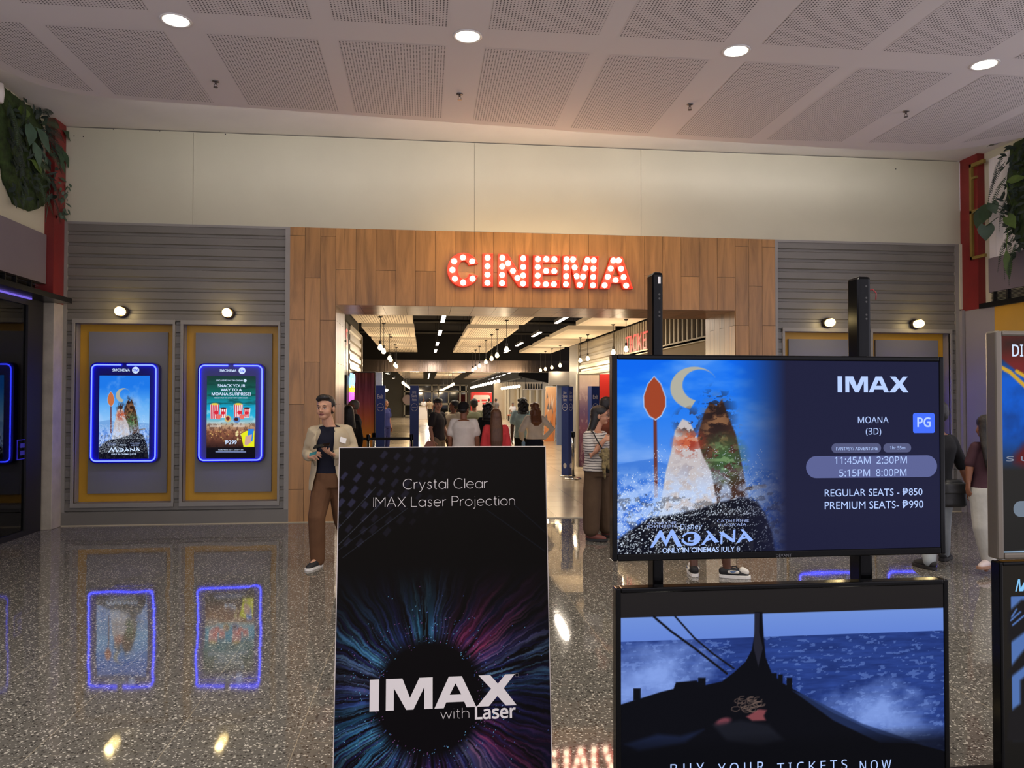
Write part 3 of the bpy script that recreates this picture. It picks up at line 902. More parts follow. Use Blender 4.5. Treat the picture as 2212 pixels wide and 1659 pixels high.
def sea_poster(A, P, s, seed, bright=False):
    """a plain seascape: sky, oar, driftwood, sea stacks in flowers and leaves, surf on a dark rock"""
    x0, y0, x1, y1 = A.ext
    top, mid, low = ((30, 120, 232), (96, 172, 244), (150, 200, 248)) if bright else ((2, 104, 240), (36, 124, 240), (84, 142, 232))
    A.vgrad([(P(0, 784)[1], top), (P(0, 900)[1], mid), (P(0, 1010)[1], low), (P(0, 1200)[1], (60, 100, 200))])
    c = A.n((6, 4), seed)
    A.mix(np.clip((c - 0.5) * 4, 0, 1) * (A.Y < P(0, 1010)[1]), (170, 200, 250), 0.45)
    L = lambda pts: [P(*q) for q in pts]
    A.poly(L([(1335, 1003), (1380, 995), (1410, 991), (1445, 1006), (1500, 1016), (1600, 1008), (1680, 1016), (1690, 1090), (1335, 1090)]), (60, 120, 214) if not bright else (110, 160, 220), 0.85)
    A.mix(np.clip((A.Y - P(0, 1040)[1]) / (30 * s), 0, 1) * (0.35 + 0.65 * A.n((10, 10), seed + 9)), (70, 120, 220), 0.8)
    # a pale crescent moon and a drifting log
    mo = [P(1500 + 52 * math.cos(q), 838 + 46 * math.sin(q)) for q in np.linspace(math.radians(100), math.radians(330), 24)]
    mi = [P(1512 + 38 * math.cos(q), 832 + 34 * math.sin(q)) for q in np.linspace(math.radians(322), math.radians(104), 24)]
    A.poly(L(mo) if False else mo + mi, (176, 174, 160))
    A.line(L([(1600, 1058), (1652, 1050)]), 9 * s, (90, 80, 76))
    # sea stacks overgrown with leaves and red flowers
    tall = [(1490, 1140), (1498, 990), (1510, 930), (1522, 890), (1534, 868), (1548, 876), (1560, 862), (1572, 896), (1590, 940), (1602, 1000), (1630, 1140)]
    A.poly(L(tall), (70, 46, 36), 1, 2)
    nn = A.n((34, 34), seed + 3, 4); n2 = A.n((26, 40), seed + 4, 4); n3 = A.n((44, 44), seed + 5, 3)
    near = lambda cx, cy, rx, ry: np.clip(1.3 - np.hypot((A.X - P(cx, 0)[0]) / (rx * s), (A.Y - P(0, cy)[1]) / (ry * s)), 0, 1)
    A.mix((nn > 0.54) * near(1550, 930, 44, 70), (150, 106, 72), 0.8)
    A.mix((nn < 0.43) * near(1545, 900, 40, 60), (34, 22, 22), 0.9)
    A.mix((n2 > 0.46) * near(1560, 1005, 50, 52), (58, 92, 54), 0.9)
    A.mix((n3 > 0.58) * near(1560, 1005, 50, 50), (128, 160, 110), 0.7)
    low = [(1418, 1150), (1438, 1020), (1450, 975), (1458, 930), (1474, 905), (1490, 912), (1504, 940), (1518, 985), (1536, 1020), (1562, 1150)]
    A.poly(L(low), (196, 188, 190), 1, 2)
    A.mix((n2 > 0.5) * near(1484, 915, 32, 32), (52, 32, 30), 0.95)
    A.mix((n3 > 0.44) * near(1486, 965, 36, 30), (156, 54, 36), 0.95)
    A.mix((nn > 0.56) * near(1486, 965, 36, 30), (208, 110, 70), 0.7)
    A.mix((nn > 0.55) * near(1490, 1030, 46, 36), (150, 140, 150), 0.5)
    # oar
    A.line(L([(1415, 900), (1417, 1072)]), 8 * s, (104, 50, 44))
    leaf = [(1413, 814), (1427, 830), (1437, 858), (1437, 878), (1428, 897), (1416, 906), (1403, 898), (1392, 878), (1391, 856), (1400, 830)]
    A.poly(L([(1413 + (x - 1413) * 1.07, 860 + (y - 860) * 1.05) for x, y in leaf]), (190, 218, 255))
    A.poly(L(leaf), (158, 66, 36) if not bright else (196, 112, 70))
    # surf and rock
    surf = np.clip((A.Y - P(0, 1015)[1]) / (60 * s), 0, 1) * np.clip((A.n((30, 40), seed + 6, 4) - 0.38) * 5, 0, 1)
    A.mix(surf, (186, 212, 255), 0.75)
    rock = [(1330, 1290), (1334, 1166), (1370, 1140), (1404, 1118), (1452, 1112), (1506, 1100), (1560, 1084), (1604, 1074), (1636, 1084), (1652, 1110), (1668, 1150), (1690, 1290)]
    A.poly(L(rock), (10, 12, 26), 1.0, 4)
    A.mix((A.n((40, 50), seed + 7, 4) > 0.57) * (A.Y > P(0, 1085)[1]), (60, 58, 60), 0.45)
    spray(A, (*P(1400, 960), *P(1650, 1110)), 700, seed + 2, 0.6 * s, 2.2 * s, op=0.8, power=2.0)
    spray(A, (*P(1335, 1020), *P(1690, 1200)), 1500, seed, 0.6 * s, 2.6 * s, op=0.75)
    spray(A, (*P(1335, 1080), *P(1480, 1200)), 500, seed + 1, 0.8 * s, 3.4 * s, op=0.85)
    return A

# title lettering with the swirl O, as polygons measured in a 2212 x 829 crop
def title_polys():
    Mx = [(170, 270), (310, 25), (345, 25), (405, 165), (480, 15), (515, 15), (650, 262), (570, 262), (490, 100), (408, 258), (325, 112), (215, 268)]
    def spiral(r0, r1, a0, a1, w0, w1, n=40):
        o, i_ = [], []
        for k in range(n + 1):
            t = k / n; a = a0 + (a1 - a0) * t; r = r0 + (r1 - r0) * t; w = (w0 + (w1 - w0) * t)
            o.append((780 + (r + w) * 1.28 * math.cos(a), 150 + (r + w) * 0.9 * math.sin(a)))
            i_.append((780 + (r - w) * 1.28 * math.cos(a), 150 + (r - w) * 0.9 * math.sin(a)))
        return o + i_[::-1]
    O1 = spiral(100, 84, -2.9, 1.1, 10, 26)
    O2 = spiral(92, 100, 1.1, 3.05, 24, 12)
    O3 = spiral(62, 14, -1.0, 4.6, 13, 10)
    A1 = [[(928, 248), (1040, 90), (1005, 45), (1045, 42), (1202, 208), (1130, 216), (1092, 170), (1012, 190), (975, 244)], [(1040, 158), (1076, 150), (1052, 118)]]
    N1 = [(1195, 62), (1262, 64), (1404, 162), (1414, 34), (1447, 28), (1440, 212), (1402, 214), (1252, 122), (1250, 235), (1220, 236), (1226, 98)]
    A2 = [[(1460, 228), (1562, 80), (1522, 32), (1562, 28), (1715, 190), (1655, 215), (1612, 160), (1545, 178), (1508, 222)], [(1566, 148), (1598, 140), (1574, 104)]]
    return [Mx, O1, O2, O3, A1, N1, A2]

def imax_polys():
    """the four wide capitals, in a box 0..1344 x 0..316 (v down)"""
    I = [(0, 0), (84, 0), (84, 275), (0, 275)]
    Mm = [(146, 0), (294, 0), (364, 172), (448, 0), (570, 0), (570, 275), (494, 275), (494, 82), (396, 275), (330, 275), (218, 82), (218, 275), (146, 275)]
    Aa = [[(586, 275), (718, 0), (838, 0), (970, 275), (880, 275), (860, 225), (694, 225), (672, 275)], [(726, 160), (832, 160), (780, 60)]]
    X = [(992, 0), (1100, 0), (1172, 80), (1242, 0), (1330, 0), (1226, 122), (1344, 275), (1244, 275), (1166, 188), (1086, 275), (974, 275), (1108, 122)]
    return [I, Mm, Aa, X]

# ---------------------------------------------------------------- display cases with neon outline
M['case'] = mat('navy_neon_tinted_case', S(14, 12, 120), 0.18, spec=0.4)  # base blue deepened to hold the neon's light on the case
M['case_side'] = mat('navy_case_side', S(24, 26, 110), 0.3)
NEON = emat('blue_neon_tube', (0.03, 0.045, 1.0), 10.0)
CW, CH = 0.83, 1.272
def rrect(cx, cz, w, h, r, n=8):
    out = []
    for sx, sz, a0 in ((1, 1, 0), (-1, 1, PI / 2), (-1, -1, PI), (1, -1, 1.5 * PI)):
        for a in np.linspace(a0, a0 + PI / 2, n):
            out.append((cx + sx * (w / 2 - r) + r * math.cos(a), cz + sz * (h / 2 - r) + r * math.sin(a)))
    return out
def to_wall(y): return lambda u, v: (u, y, v)
def make_case(X, Z, label, art):
    """wall-hung display case with its lower left corner at X, Z"""
    YB, YF = WY + 0.115, WY + 0.012
    t = thing('display_case', (X + CW / 2, YB, Z), label, 'display case', 'neon framed display cases')
    cx, cz = X + CW / 2, Z + CH / 2
    o = rrect(cx, cz, CW, CH, 0.075); i_ = rrect(cx, cz, CW - 0.03, CH - 0.03, 0.062)
    b = MB().rings([[(x, YB, z) for x, z in o], [(x, YF, z) for x, z in o], [(x, YF - 0.004, z) for x, z in i_]], True)
    b.build('case_body', M['case'], t)
    # neon tube: broken at the top centre
    r = rrect(cx, cz, CW - 0.055, CH - 0.055, 0.062, 10)
    P = [(x, YF - 0.022, z) for x, z in r]
    k = 10
    P = P[k - 1:] if False else P
    gapx = 0.035
    pts = [(cx + 0.0 - gapx, YF - 0.022, cz + (CH - 0.055) / 2)] + [p for p in P[10:]] + [p for p in P[:10]] + [(cx + gapx - 0.0, YF - 0.022, cz + (CH - 0.055) / 2)]
    MB().tube(pts, 0.0085, 8).build('neon_tube', NEON, t, True)
    # header writing
    write('header_lettering', 'SMCINEMA', (cx - 0.04, YF - 0.005, Z + CH - 0.093), 0.21, TX_LIGHT, t, bold=0.02, height=0.034)
    rd = MB().lathe((cx + 0.135, YF - 0.004, Z + CH - 0.093), [(0.043, 0), (0.043, 0.002)], 28, '-y').build('round_logo', TX_LIGHT, t)
    write('logo_lettering', 'SM', (cx + 0.135, YF - 0.0065, Z + CH - 0.093), 0.056, emat('logo_blue', S(60, 90, 230), 1.0), rd, bold=0.02, height=0.03)
    # picture rectangle below the header writing
    sx0, sx1, sz0, sz1 = X + 0.115, X + 0.722, Z + 0.053, Z + 1.109
    pic = picture('screen', (sx0, YF - 0.0052, sz0), (sx1, YF - 0.0052, sz0), (sx0, YF - 0.0052, sz1), art.a, SCREEN, t)
    return t, (sx0, sx1, sz0, sz1, YF - 0.0055)

# first case: seascape
def case_one():
    A = Art(330, 190, (1333, 700, 1690, 1215))
    k = 1.0
    # the small poster is taller: sky above, surf below
    Pm = lambda x, y: (1340 + (x - 1340) * 1.02, 770 + (y - 784) * 0.98)
    sea_poster(A, Pm, 1.0, 21, True)
    return A
tcase, R_ = make_case(-4.195, 0.786, 'blue neon display case with seascape film poster in the leftmost niche', case_one())
sx0, sx1, sz0, sz1, yy = R_
W_ = sx1 - sx0
def title_on(mid, width, m, parent, y, squash=1.0):
    k = width / 1545.0
    return flat('title_lettering', title_polys(), lambda u, v: (mid[0] + (u - 942) * k, y, mid[1] - (v - 145) * k * squash), 0.0006, m, parent)
title_on(((sx0 + sx1) / 2 + 0.005, sz0 + 0.115), 0.385, TX_LIGHT, tcase, yy)
write('date_lettering', 'ONLY IN CINEMAS JULY 8', ((sx0 + sx1) / 2, yy, sz0 + 0.057), 0.30, TX_LIGHT, tcase, bold=0.01)
write('name_lettering', 'DWAYNE\nJOHNSON,', (sx0 + 0.16, yy, sz0 + 0.185), 0.105, TX_DIM, tcase)
write('name_lettering', "CATHERINE\nLAGA'AIA", (sx1 - 0.17, yy, sz0 + 0.185), 0.115, TX_DIM, tcase)
write('studio_lettering', 'Disney', ((sx0 + sx1) / 2 - 0.01, yy, sz0 + 0.175), 0.085, TX_LIGHT, tcase, shear=0.2)

# second case: snack offer
def case_two():
    A = Art(330, 190, (445, 815, 549, 999))
    A.vgrad([(818, (24, 58, 52)), (845, (16, 92, 84)), (868, (14, 130, 140)), (884, (20, 160, 200)), (905, (40, 176, 220)), (918, (150, 190, 200)), (926, (190, 160, 130)), (940, (150, 96, 70)), (960, (96, 56, 44)), (974, (40, 22, 20)), (977, (8, 6, 14)), (999, (4, 3, 20))])
    n = A.n((30, 4), 5)
    A.mix(np.clip((n - 0.5) * 5, 0, 1) * (A.Y < 882), (10, 56, 52), 0.55)
    A.mix(np.clip((A.n((16, 6), 8) - 0.52) * 6, 0, 1) * (A.Y > 880) * (A.Y < 918), (190, 226, 240), 0.55)
    A.mix((A.n((30, 30), 12) > 0.55) * (A.Y > 920) * (A.Y < 974), (70, 40, 34), 0.5)
    for dx in (0, 50):
        A.poly([(452 + dx, 879), (472 + dx, 879), (470 + dx, 911), (453 + dx, 911)], (246, 240, 240))
        for k in range(5):
            A.poly([(453.5 + dx + k * 3.9, 879), (455.6 + dx + k * 3.9, 879), (455.4 + dx + k * 3.6, 911), (453.6 + dx + k * 3.6, 911)], (206, 40, 70))
        A.ell(462 + dx, 878, 10, 3, (236, 206, 70), 1, 0.4)
        A.ell(465 + dx, 897, 5.5, 4.5, (216, 36, 56))
        A.poly([(473 + dx, 887), (488 + dx, 887), (486 + dx, 909), (475 + dx, 909)], (246, 240, 240))
        for k in range(3):
            A.poly([(475 + dx + k * 4.4, 888), (477 + dx + k * 4.4, 888), (477.5 + dx + k * 3.8, 908), (476 + dx + k * 3.8, 908)], (206, 40, 60))
        A.ell(480.5 + dx, 887, 7.5, 2.2, (70, 40, 40)); A.ell(480 + dx, 898, 4.2, 4.0, (216, 36, 56))
        A.poly([(465 + dx, 902), (476 + dx, 901), (474 + dx, 912), (467 + dx, 912)], (236, 110, 100))
        for k in range(4):
            A.poly([(452 + dx, 919 + k * 3), (476 + dx, 919 + k * 3), (476 + dx, 920.2 + k * 3), (452 + dx, 920.2 + k * 3)], (236, 232, 232), 0.75)
    A.ell(490, 911, 7.5, 8, (214, 180, 110)); A.ell(490, 910, 4.2, 5, (120, 40, 44))
    A.ell(509, 913, 8.5, 7.5, (96, 140, 200)); A.ell(508, 912, 5, 4.2, (70, 30, 30))
    r = random.Random(4)
    for _ in range(26): A.ell(r.uniform(452, 530), r.uniform(936, 962), r.uniform(1, 2.6), r.uniform(0.8, 2), (226, 186, 110), 0.8, 0.5)
    for _ in range(14): A.ell(r.uniform(508, 522), r.uniform(938, 958), 2.6, 2.2, (236, 222, 160), 0.9, 0.5)
    A.poly([(518, 945), (530, 938), (547, 938), (547, 974), (524, 974)], (232, 236, 30))
    A.poly([(534, 934), (546, 934), (543, 962), (531, 961)], (40, 130, 226)); A.poly([(528, 950), (542, 946), (540, 964), (530, 972), (526, 968)], (206, 166, 150))
    return A
tc2, R_ = make_case(-2.885, 0.786, 'blue neon display case with popcorn snack offer, right beside the wood portal', case_two())
sx0, sx1, sz0, sz1, yy = R_
mx_ = (sx0 + sx1) / 2
write('offer_lettering', 'EXCLUSIVELY AT SM CINEMA', (mx_ - 0.02, yy, sz1 - 0.058), 0.33, TX_LIGHT, tc2, bold=0.012)
MB().lathe((mx_ + 0.17, yy, sz1 - 0.058), [(0.02, 0), (0.02, 0.001)], 20, '-y').build('round_logo', TX_LIGHT, tc2)
write('offer_lettering', 'SNACK YOUR\nWAY TO A\nMOANA SURPRISE!', (mx_, yy, sz1 - 0.178), 0.49, TX_LIGHT, tc2, bold=0.022, height=0.145)
write('offer_lettering', 'BRING HOME THE MAGIC WITH EVERY COMBO', (mx_, yy, sz1 - 0.282), 0.42, TX_LIGHT, tc2, bold=0.01)
write('price_lettering', '\u20b1299', (mx_ - 0.0, yy, sz0 + 0.205), 0.145, TX_LIGHT, tc2, bold=0.012, height=0.055)
write('small_print_lettering', 'PROMO PERIOD: JULY 8 - AUGUST 4, 2026', (mx_, yy, sz0 + 0.105), 0.31, TX_LIGHT, tc2, bold=0.01)
for dz in (0.082, 0.070): MB().box((mx_ - 0.19, yy - 0.0005, sz0 + dz), (mx_ + 0.19, yy, sz0 + dz + 0.005)).build('small_print_line', TX_DIM, tc2)
for bx, lab in ((5.187, 'blue neon display case in the left niche of the right wall, behind the screens'), (6.495, 'blue neon display case in the rightmost niche, behind the screens')):
    dup(tcase, (bx + CW / 2, WY + 0.115, 0.786), lab)
# ---------------------------------------------------------------- leaning standee
N0, N1 = Vector((0, 3.0, 1.417)), Vector((0, 2.81, 0.0))
sdir = (N1 - N0).normalized()
snrm = Vector((1, 0, 0)).cross(sdir).normalized()
if snrm.y > 0: snrm = -snrm
def onb(px, py):
    d = Vector(ray(px, py)); o = Vector((0, 0, CAM_H))
    t = (N0 - o).dot(snrm) / d.dot(snrm)
    p = o + d * t
    return (p.x, (p - N0).dot(sdir))
def b3(u, s, off=0.0): return N0 + Vector((u, 0, 0)) + sdir * s + snrm * off
BX0, BX1, BL = -0.3215, 0.4765, (N1 - N0).length
t = thing('standee', (0.077, 2.81, 0), 'tall black poster standee with an eye burst leaning in the foreground', 'standee')
def slab(x0, x1, s0, s1, o0, o1):
    return MB().hull([b3(x0, s0, o0), b3(x1, s0, o0), b3(x1, s1, o0), b3(x0, s1, o0)], [b3(x0, s0, o1), b3(x1, s0, o1), b3(x1, s1, o1), b3(x0, s1, o1)])
slab(BX0, BX1, 0, BL, -0.02, 0.0).build('board', mat('pale_board_edge', S(196, 186, 180), 0.5), t, bevel=0.002)
E0 = 0.0035
HH, WW = 560, 320
A = Art(HH, WW, (BX0 + E0, E0, BX1 - E0, BL - E0))
A.vgrad([(0, (21, 19, 18)), (0.35, (17, 15, 13)), (1.0, (13, 11, 13)), (1.5, (13, 10, 15))])
# slanting tiles, upper left
cu, cv = (A.X - BX0), A.Y
rt = np.random.RandomState(8)
for i in range(-2, 9):
    for j in range(-1, 6):
        # rows fall to the left; tiles shrink towards the right
        cx_ = 0.035 + 0.050 * i + 0.034 * j * 0.2 + 0.012 * rt.rand(); cy_ = 0.30 - 0.047 * j - 0.018 * i + 0.010 * rt.rand() + 0.05 * (i % 2) * 0.5
        f_ = max(0.0, 1.0 - cx_ / 0.44) * (1.0 if cy_ < 0.22 else 0.55)
        w_, h_ = 0.030 * (0.8 + 0.3 * rt.rand()), 0.020 * (0.7 + 0.4 * rt.rand())
        e1, e2 = (0.62, -0.78), (0.72, 0.60)
        P4 = [(BX0 + cx_ + e1[0] * a_ * w_ + e2[0] * b_ * h_, cy_ + e1[1] * a_ * w_ + e2[1] * b_ * h_) for a_, b_ in ((-.5, -.5), (.5, -.5), (.5, .5), (-.5, .5))]
        A.poly(P4, (54, 54, 80), 0.75 * f_, 1.5)
for (xa, ya, xb, yb, c) in ((727, 1145, 812, 1052, 90), (728, 1180, 830, 1080, 110), (729, 1190, 850, 1100, 60), (740, 1205, 880, 1098, 70), (1050, 1100, 1176, 1190, 42), (1110, 1090, 1178, 1150, 40)):
    A.line([onb(xa, ya), onb(xb, yb)], 0.0016, (c, c + 8, c + 26), 0.6)
# the burst
ic = onb(928, 1508); rin = 0.19
dx, dy = A.X - ic[0], A.Y - ic[1]
rr = np.hypot(dx, dy); th = np.arctan2(-dy, dx)
def polar(cells_t, cells_r, seed, twist=0.0):
    g = fbm(256, 720, (cells_r, cells_t), seed, 4)
    g = np.concatenate([g, g[:, ::-1]], 1)
    tt = ((th + twist * rr + PI) / (2 * PI) * 1439).astype(int) % 1440
    ri = np.clip((rr / 0.9 * 255), 0, 255).astype(int)
    return g[ri, tt]
w1 = A.n((9, 6), 3) - 0.5
thw = th + w1 * 0.16
th_s = th; th = thw
st = polar(120, 3, 31, 0.25); st2 = polar(64, 3, 57, -0.2); st3 = polar(170, 4, 77, 0.15)
th = th_s
env = np.clip((rr - rin) / 0.05, 0, 1) * np.exp(-np.maximum(rr - rin - 0.06, 0) / (0.20 + 0.16 * (A.n((7, 5), 41) - 0.3)))
env = env * np.clip((A.Y - 0.45) / 0.30, 0, 1)
streak = np.clip((st - 0.42) * 4, 0, 1) * 0.7 + np.clip((st3 - 0.5) * 5, 0, 1) * 0.5
A.mix(env * streak, (38, 40, 104), 0.9)
def lobe(deg, wd): 
    d = np.abs((th - math.radians(deg) + PI) % (2 * PI) - PI)
    return np.exp(-(d / math.radians(wd)) ** 2)
cy = lobe(148, 22) + lobe(222, 26) + lobe(93, 13) * 1.1 + lobe(18, 16) + 0.7 * lobe(-52, 12) + 0.5 * lobe(200, 14)
A.mix(env * np.clip((st2 - 0.46) * 6, 0, 1) * np.clip(cy, 0, 1), (44, 116, 160), 0.7)
A.mix(env * np.clip((st3 - 0.52) * 7, 0, 1) * np.clip(cy, 0, 1), (96, 190, 200), 0.5)
pk = lobe(48, 24) + 0.8 * lobe(-38, 22) + 0.35 * lobe(160, 12) + 0.3 * lobe(-95, 20)
A.mix(env * np.clip((st2 - 0.44) * 5, 0, 1) * np.clip(pk, 0, 1), (104, 30, 70), 0.75)
A.mix(env * np.clip((st3 - 0.54) * 7, 0, 1) * np.clip(pk, 0, 1), (176, 70, 90), 0.5)
rs = np.random.RandomState(9)
for _ in range(520):
    a, q = rs.rand() * 2 * PI, rin * (0.95 + abs(rs.randn()) * 0.55)
    x, y = ic[0] + q * math.cos(a), ic[1] + q * math.sin(a)
    if BX0 + .01 < x < BX1 - .01 and 0.5 < y < BL - .01:
        j = int((x - A.ext[0]) / (A.ext[2] - A.ext[0]) * (WW - 1)); i = int((y - A.ext[1]) / (A.ext[3] - A.ext[1]) * (HH - 1))
        A.a[i, j] = np.maximum(A.a[i, j], np.array([[90, 120, 200], [120, 190, 230], [150, 100, 160]][rs.randint(3)]) / 255 * (0.6 + 0.4 * rs.rand()))
picture('printed_face', b3(BX0 + E0, BL - E0, 0.0006), b3(BX1 - E0, BL - E0, 0.0006), b3(BX0 + E0, E0, 0.0006), A.a, PRINT, t)
ux, uz = Vector((1, 0, 0)), -sdir
def on_board(name, s, px0, px1, py, bold, key='NotoSansHebrew-Regular.woff2', height=None):
    a, b = onb(px0, py), onb(px1, py)
    m_ = onb((px0 + px1) / 2, py)
    return write(name, s, b3(m_[0], m_[1], 0.001), b[0] - a[0], TX_PRINT, t, bold, 0.0004, key, ux, uz, height)
def arcp(cx, cy, rx, ry, a0, a1, n=14): return [(cx + rx * math.cos(q), cy + ry * math.sin(q)) for q in np.linspace(math.radians(a0), math.radians(a1), n)]
O_ = arcp(.33, .34, .33, .34, 0, 360, 24)
GLY = {'C': (.84, [arcp(.48, .5, .48, .5, 48, 312, 24)]), 'r': (.30, [[(0, 0), (0, .68)], arcp(.29, .36, .29, .31, 180, 85)]), 'y': (.56, [[(0, .68), (.28, 0)], [(.56, .68), (.28, 0), (.19, -.20), (.10, -.27), (0, -.27)]]),
       's': (.42, [[(.41, .58), (.33, .66), (.2, .68), (.08, .62), (.06, .5), (.14, .40), (.3, .33), (.40, .25), (.41, .13), (.32, .03), (.2, 0), (.07, .04), (0, .12)]]), 't': (.30, [[(.12, .92), (.12, .14), (.15, .04), (.22, 0), (.30, .01)], [(0, .68), (.28, .68)]]),
       'a': (.66, [O_, [(.66, .68), (.66, 0)]]), 'l': (.0, [[(0, 1), (0, 0)]]), 'e': (.66, [[(.0, .36), (.66, .36)] + arcp(.33, .34, .33, .34, 4, 318, 22)]), 'I': (.0, [[(0, 0), (0, 1)]]),
       'M': (.90, [[(0, 0), (0, 1), (.45, .40), (.90, 1), (.90, 0)]]), 'A': (.84, [[(0, 0), (.42, 1), (.84, 0)], [(.14, .33), (.70, .33)]]), 'X': (.70, [[(0, 0), (.70, 1)], [(0, 1), (.70, 0)]]), 'L': (.52, [[(0, 1), (0, 0), (.52, 0)]]),
       'P': (.62, [[(0, 0), (0, 1), (.35, 1)] + arcp(.35, .73, .27, .27, 90, -90, 12) + [(0, .46)]]), 'o': (.66, [O_]), 'j': (.12, [[(.10, .68), (.10, -.14), (.06, -.24), (-.02, -.27), (-.08, -.25)], [(.10, .93), (.10, .95)]]),
       'c': (.58, [arcp(.33, .34, .33, .34, 45, 315, 20)]), 'i': (.0, [[(0, .68), (0, 0)], [(0, .93), (0, .95)]]), 'n': (.54, [[(0, 0), (0, .68)], arcp(.27, .41, .27, .27, 180, 0) + [(.54, 0)]]),
       'w': (.88, [[(0, .68), (.21, 0), (.44, .66), (.67, 0), (.88, .68)]]), 'h': (.54, [[(0, 0), (0, 1)], arcp(.27, .41, .27, .27, 180, 0) + [(.54, 0)]]), ' ': (.22, [])}
def thin_line(name, s_, px0, px1, pybase, pytop, rad=0.034):
    """monoline lettering on the board between two pixel columns"""
    x0, sb0 = onb(px0, pybase); x1 = onb(px1, pybase)[0]; st0 = onb(px0, pytop)[1]
    cap = sb0 - st0; tot = sum(GLY[c][0] + .19 for c in s_) - .19
    kx = (x1 - x0) / tot
    g = MB(); u = 0
    for c in s_:
        wd, strokes = GLY[c]
        if c == ' ':
            g.build(name, TX_PRINT, t); g = MB()
        sp = []
        for st_ in strokes:
            cur = [st_[0]]
            for i_ in range(1, len(st_)):
                cur.append(st_[i_])
                if i_ < len(st_) - 1:
                    a_, b_ = Vector(st_[i_]) - Vector(st_[i_ - 1]), Vector(st_[i_ + 1]) - Vector(st_[i_])
                    if a_.angle(b_, 0.0) > 0.7: sp.append(cur); cur = [st_[i_]]
            sp.append(cur)
        for st_ in sp: g.tube([b3(x0 + (u + p[0]) * kx, sb0 - p[1] * cap, 0.0012) for p in st_], rad * cap, 5)
        u += wd + .19
    return g.build(name, TX_PRINT, t)
thin_line('headline_lettering', 'Crystal Clear', 871, 1053, 1056.5, 1035)
thin_line('headline_lettering', 'IMAX Laser Projection', 807, 1112, 1095.5, 1074.5)
a = onb(799, 1465); k = (onb(1115, 1456)[0] - onb(799, 1465)[0]) / 1344
ytop = onb(957, 1462)[1]
flat('logo_lettering', imax_polys(), lambda u, v: b3(a[0] + u * k, ytop + v * k * 1.0, 0.001), 0.0004, TX_PRINT, t, snrm)
thin_line('tagline_lettering', 'with', 952, 1013, 1553, 1531, 0.03)
on_board('tagline_lettering', 'Laser', 1026, 1114, 1538, 0.02)
rp = onb(1116.5, 1458)
rg = MB(); rg.tube([b3(rp[0] + 0.0065 * math.cos(q), rp[1] + 0.0065 * math.sin(q), 0.001) for q in np.linspace(0, 2 * PI, 18, endpoint=False)], 0.0006, 4, closed=True)
rg.build('registered_mark', mat('print_mid_grey', S(120, 116, 118), 0.5), t)
st_ = MB()
for x in (-0.1, 0.25):
    st_.hull([(x - 0.015, 3.0, 1.1), (x + 0.015, 3.0, 1.1), (x + 0.015, 3.03, 1.1), (x - 0.015, 3.03, 1.1)], [(x - 0.015, 3.30, 0), (x + 0.015, 3.30, 0), (x + 0.015, 3.33, 0), (x - 0.015, 3.33, 0)])
st_.build('back_strut', M['blackmetal'], t)

# ---------------------------------------------------------------- screen rack with two televisions
TY = 2.7
rk = thing('screen_rack', (1.31, TY + 0.1, 0), 'tall black twin post rack carrying two wide televisions', 'stand')
def cpost(name, x, w, d, ztop):
    b = MB()
    y0 = TY + 0.075
    b.box((x, y0, 0.02), (x + w, y0 + d, ztop))
    o = b.build(name, M['blackgloss'], rk, bevel=0.012)
    return o
cpost('post', 0.843, 0.040, 0.085, 2.075)
cpost('post', 1.652, 0.052, 0.085, 2.075)
MB().box((0.70, TY - 0.12, 0), (1.9, TY + 0.42, 0.03)).build('base_plate', M['blackmetal'], rk, bevel=0.004)
for z in (1.55, 1.2, 0.75, 0.4):
    MB().box((0.80, TY + 0.067, z), (1.75, TY + 0.0755, z + 0.05)).build('cross_bar', M['blackmetal'], rk)
hl = MB()
for x, w in ((0.843, 0.04), (1.652, 0.052)):
    for z in (2.035, 1.99, 1.975, 1.925, 1.91): hl.lathe((x + w * 0.6, TY + 0.0755, z), [(0.004, 0), (0.004, 0.001)], 8, '-y')
hl.build('bolt_hole', mat('dull_hole_rim', S(60, 58, 56), 0.5), rk)
MB().tube([(1.700, TY + 0.09, 2.02), (1.715, TY + 0.085, 2.025), (1.727, TY + 0.08, 2.01), (1.725, TY + 0.08, 1.985)], 0.0022, 6).build('red_wire', mat('red_wire_cover', S(150, 30, 40), 0.4), rk, True)
MB().box((0.862, TY + 0.072, 2.03), (0.871, TY + 0.0755, 2.055)).build('white_sticker', M['white'], rk)

def tv_frame(t, x0, x1, z0, z1, b_side, b_top, b_bot, y=TY):
    fr = MB()
    fr.box((x0, y, z0), (x0 + b_side, y + 0.05, z1)); fr.box((x1 - b_side, y, z0), (x1, y + 0.05, z1))
    fr.box((x0 + b_side, y, z1 - b_top), (x1 - b_side, y + 0.05, z1)); fr.box((x0 + b_side, y, z0), (x1 - b_side, y + 0.05, z0 + b_bot))
    fr.build('bezel', M['blackgloss'], t, bevel=0.005)
    MB().box((x0 + 0.02, y + 0.02, z0 + 0.02), (x1 - 0.02, y + 0.065, z1 - 0.02)).build('back_shell', M['blackmetal'], t, bevel=0.01)
q0, q1, q2 = at(1322, 772, TY), at(2040, 768, TY), at(1327, 1216, TY)
X0, X1, ZT, ZB = 0.670, 1.948, 1.762, 1.021
t = thing('television', (1.31, TY + 0.03, ZB), 'upper wide television showing ticket prices beside a seascape poster', 'television', 'televisions on the rack')
tv_frame(t, X0, X1, ZB, ZT, 0.019, 0.019, 0.026)
YS = TY + 0.006
def w(px, py):
    p = at(px, py, YS); return (p.x, -p.z)
def w3(px, py, off=0.0008):
    p = at(px, py, YS); p.y -= off; return p
sx0, sx1, sz0, sz1 = X0 + 0.018, X1 - 0.018, ZB + 0.025, ZT - 0.018
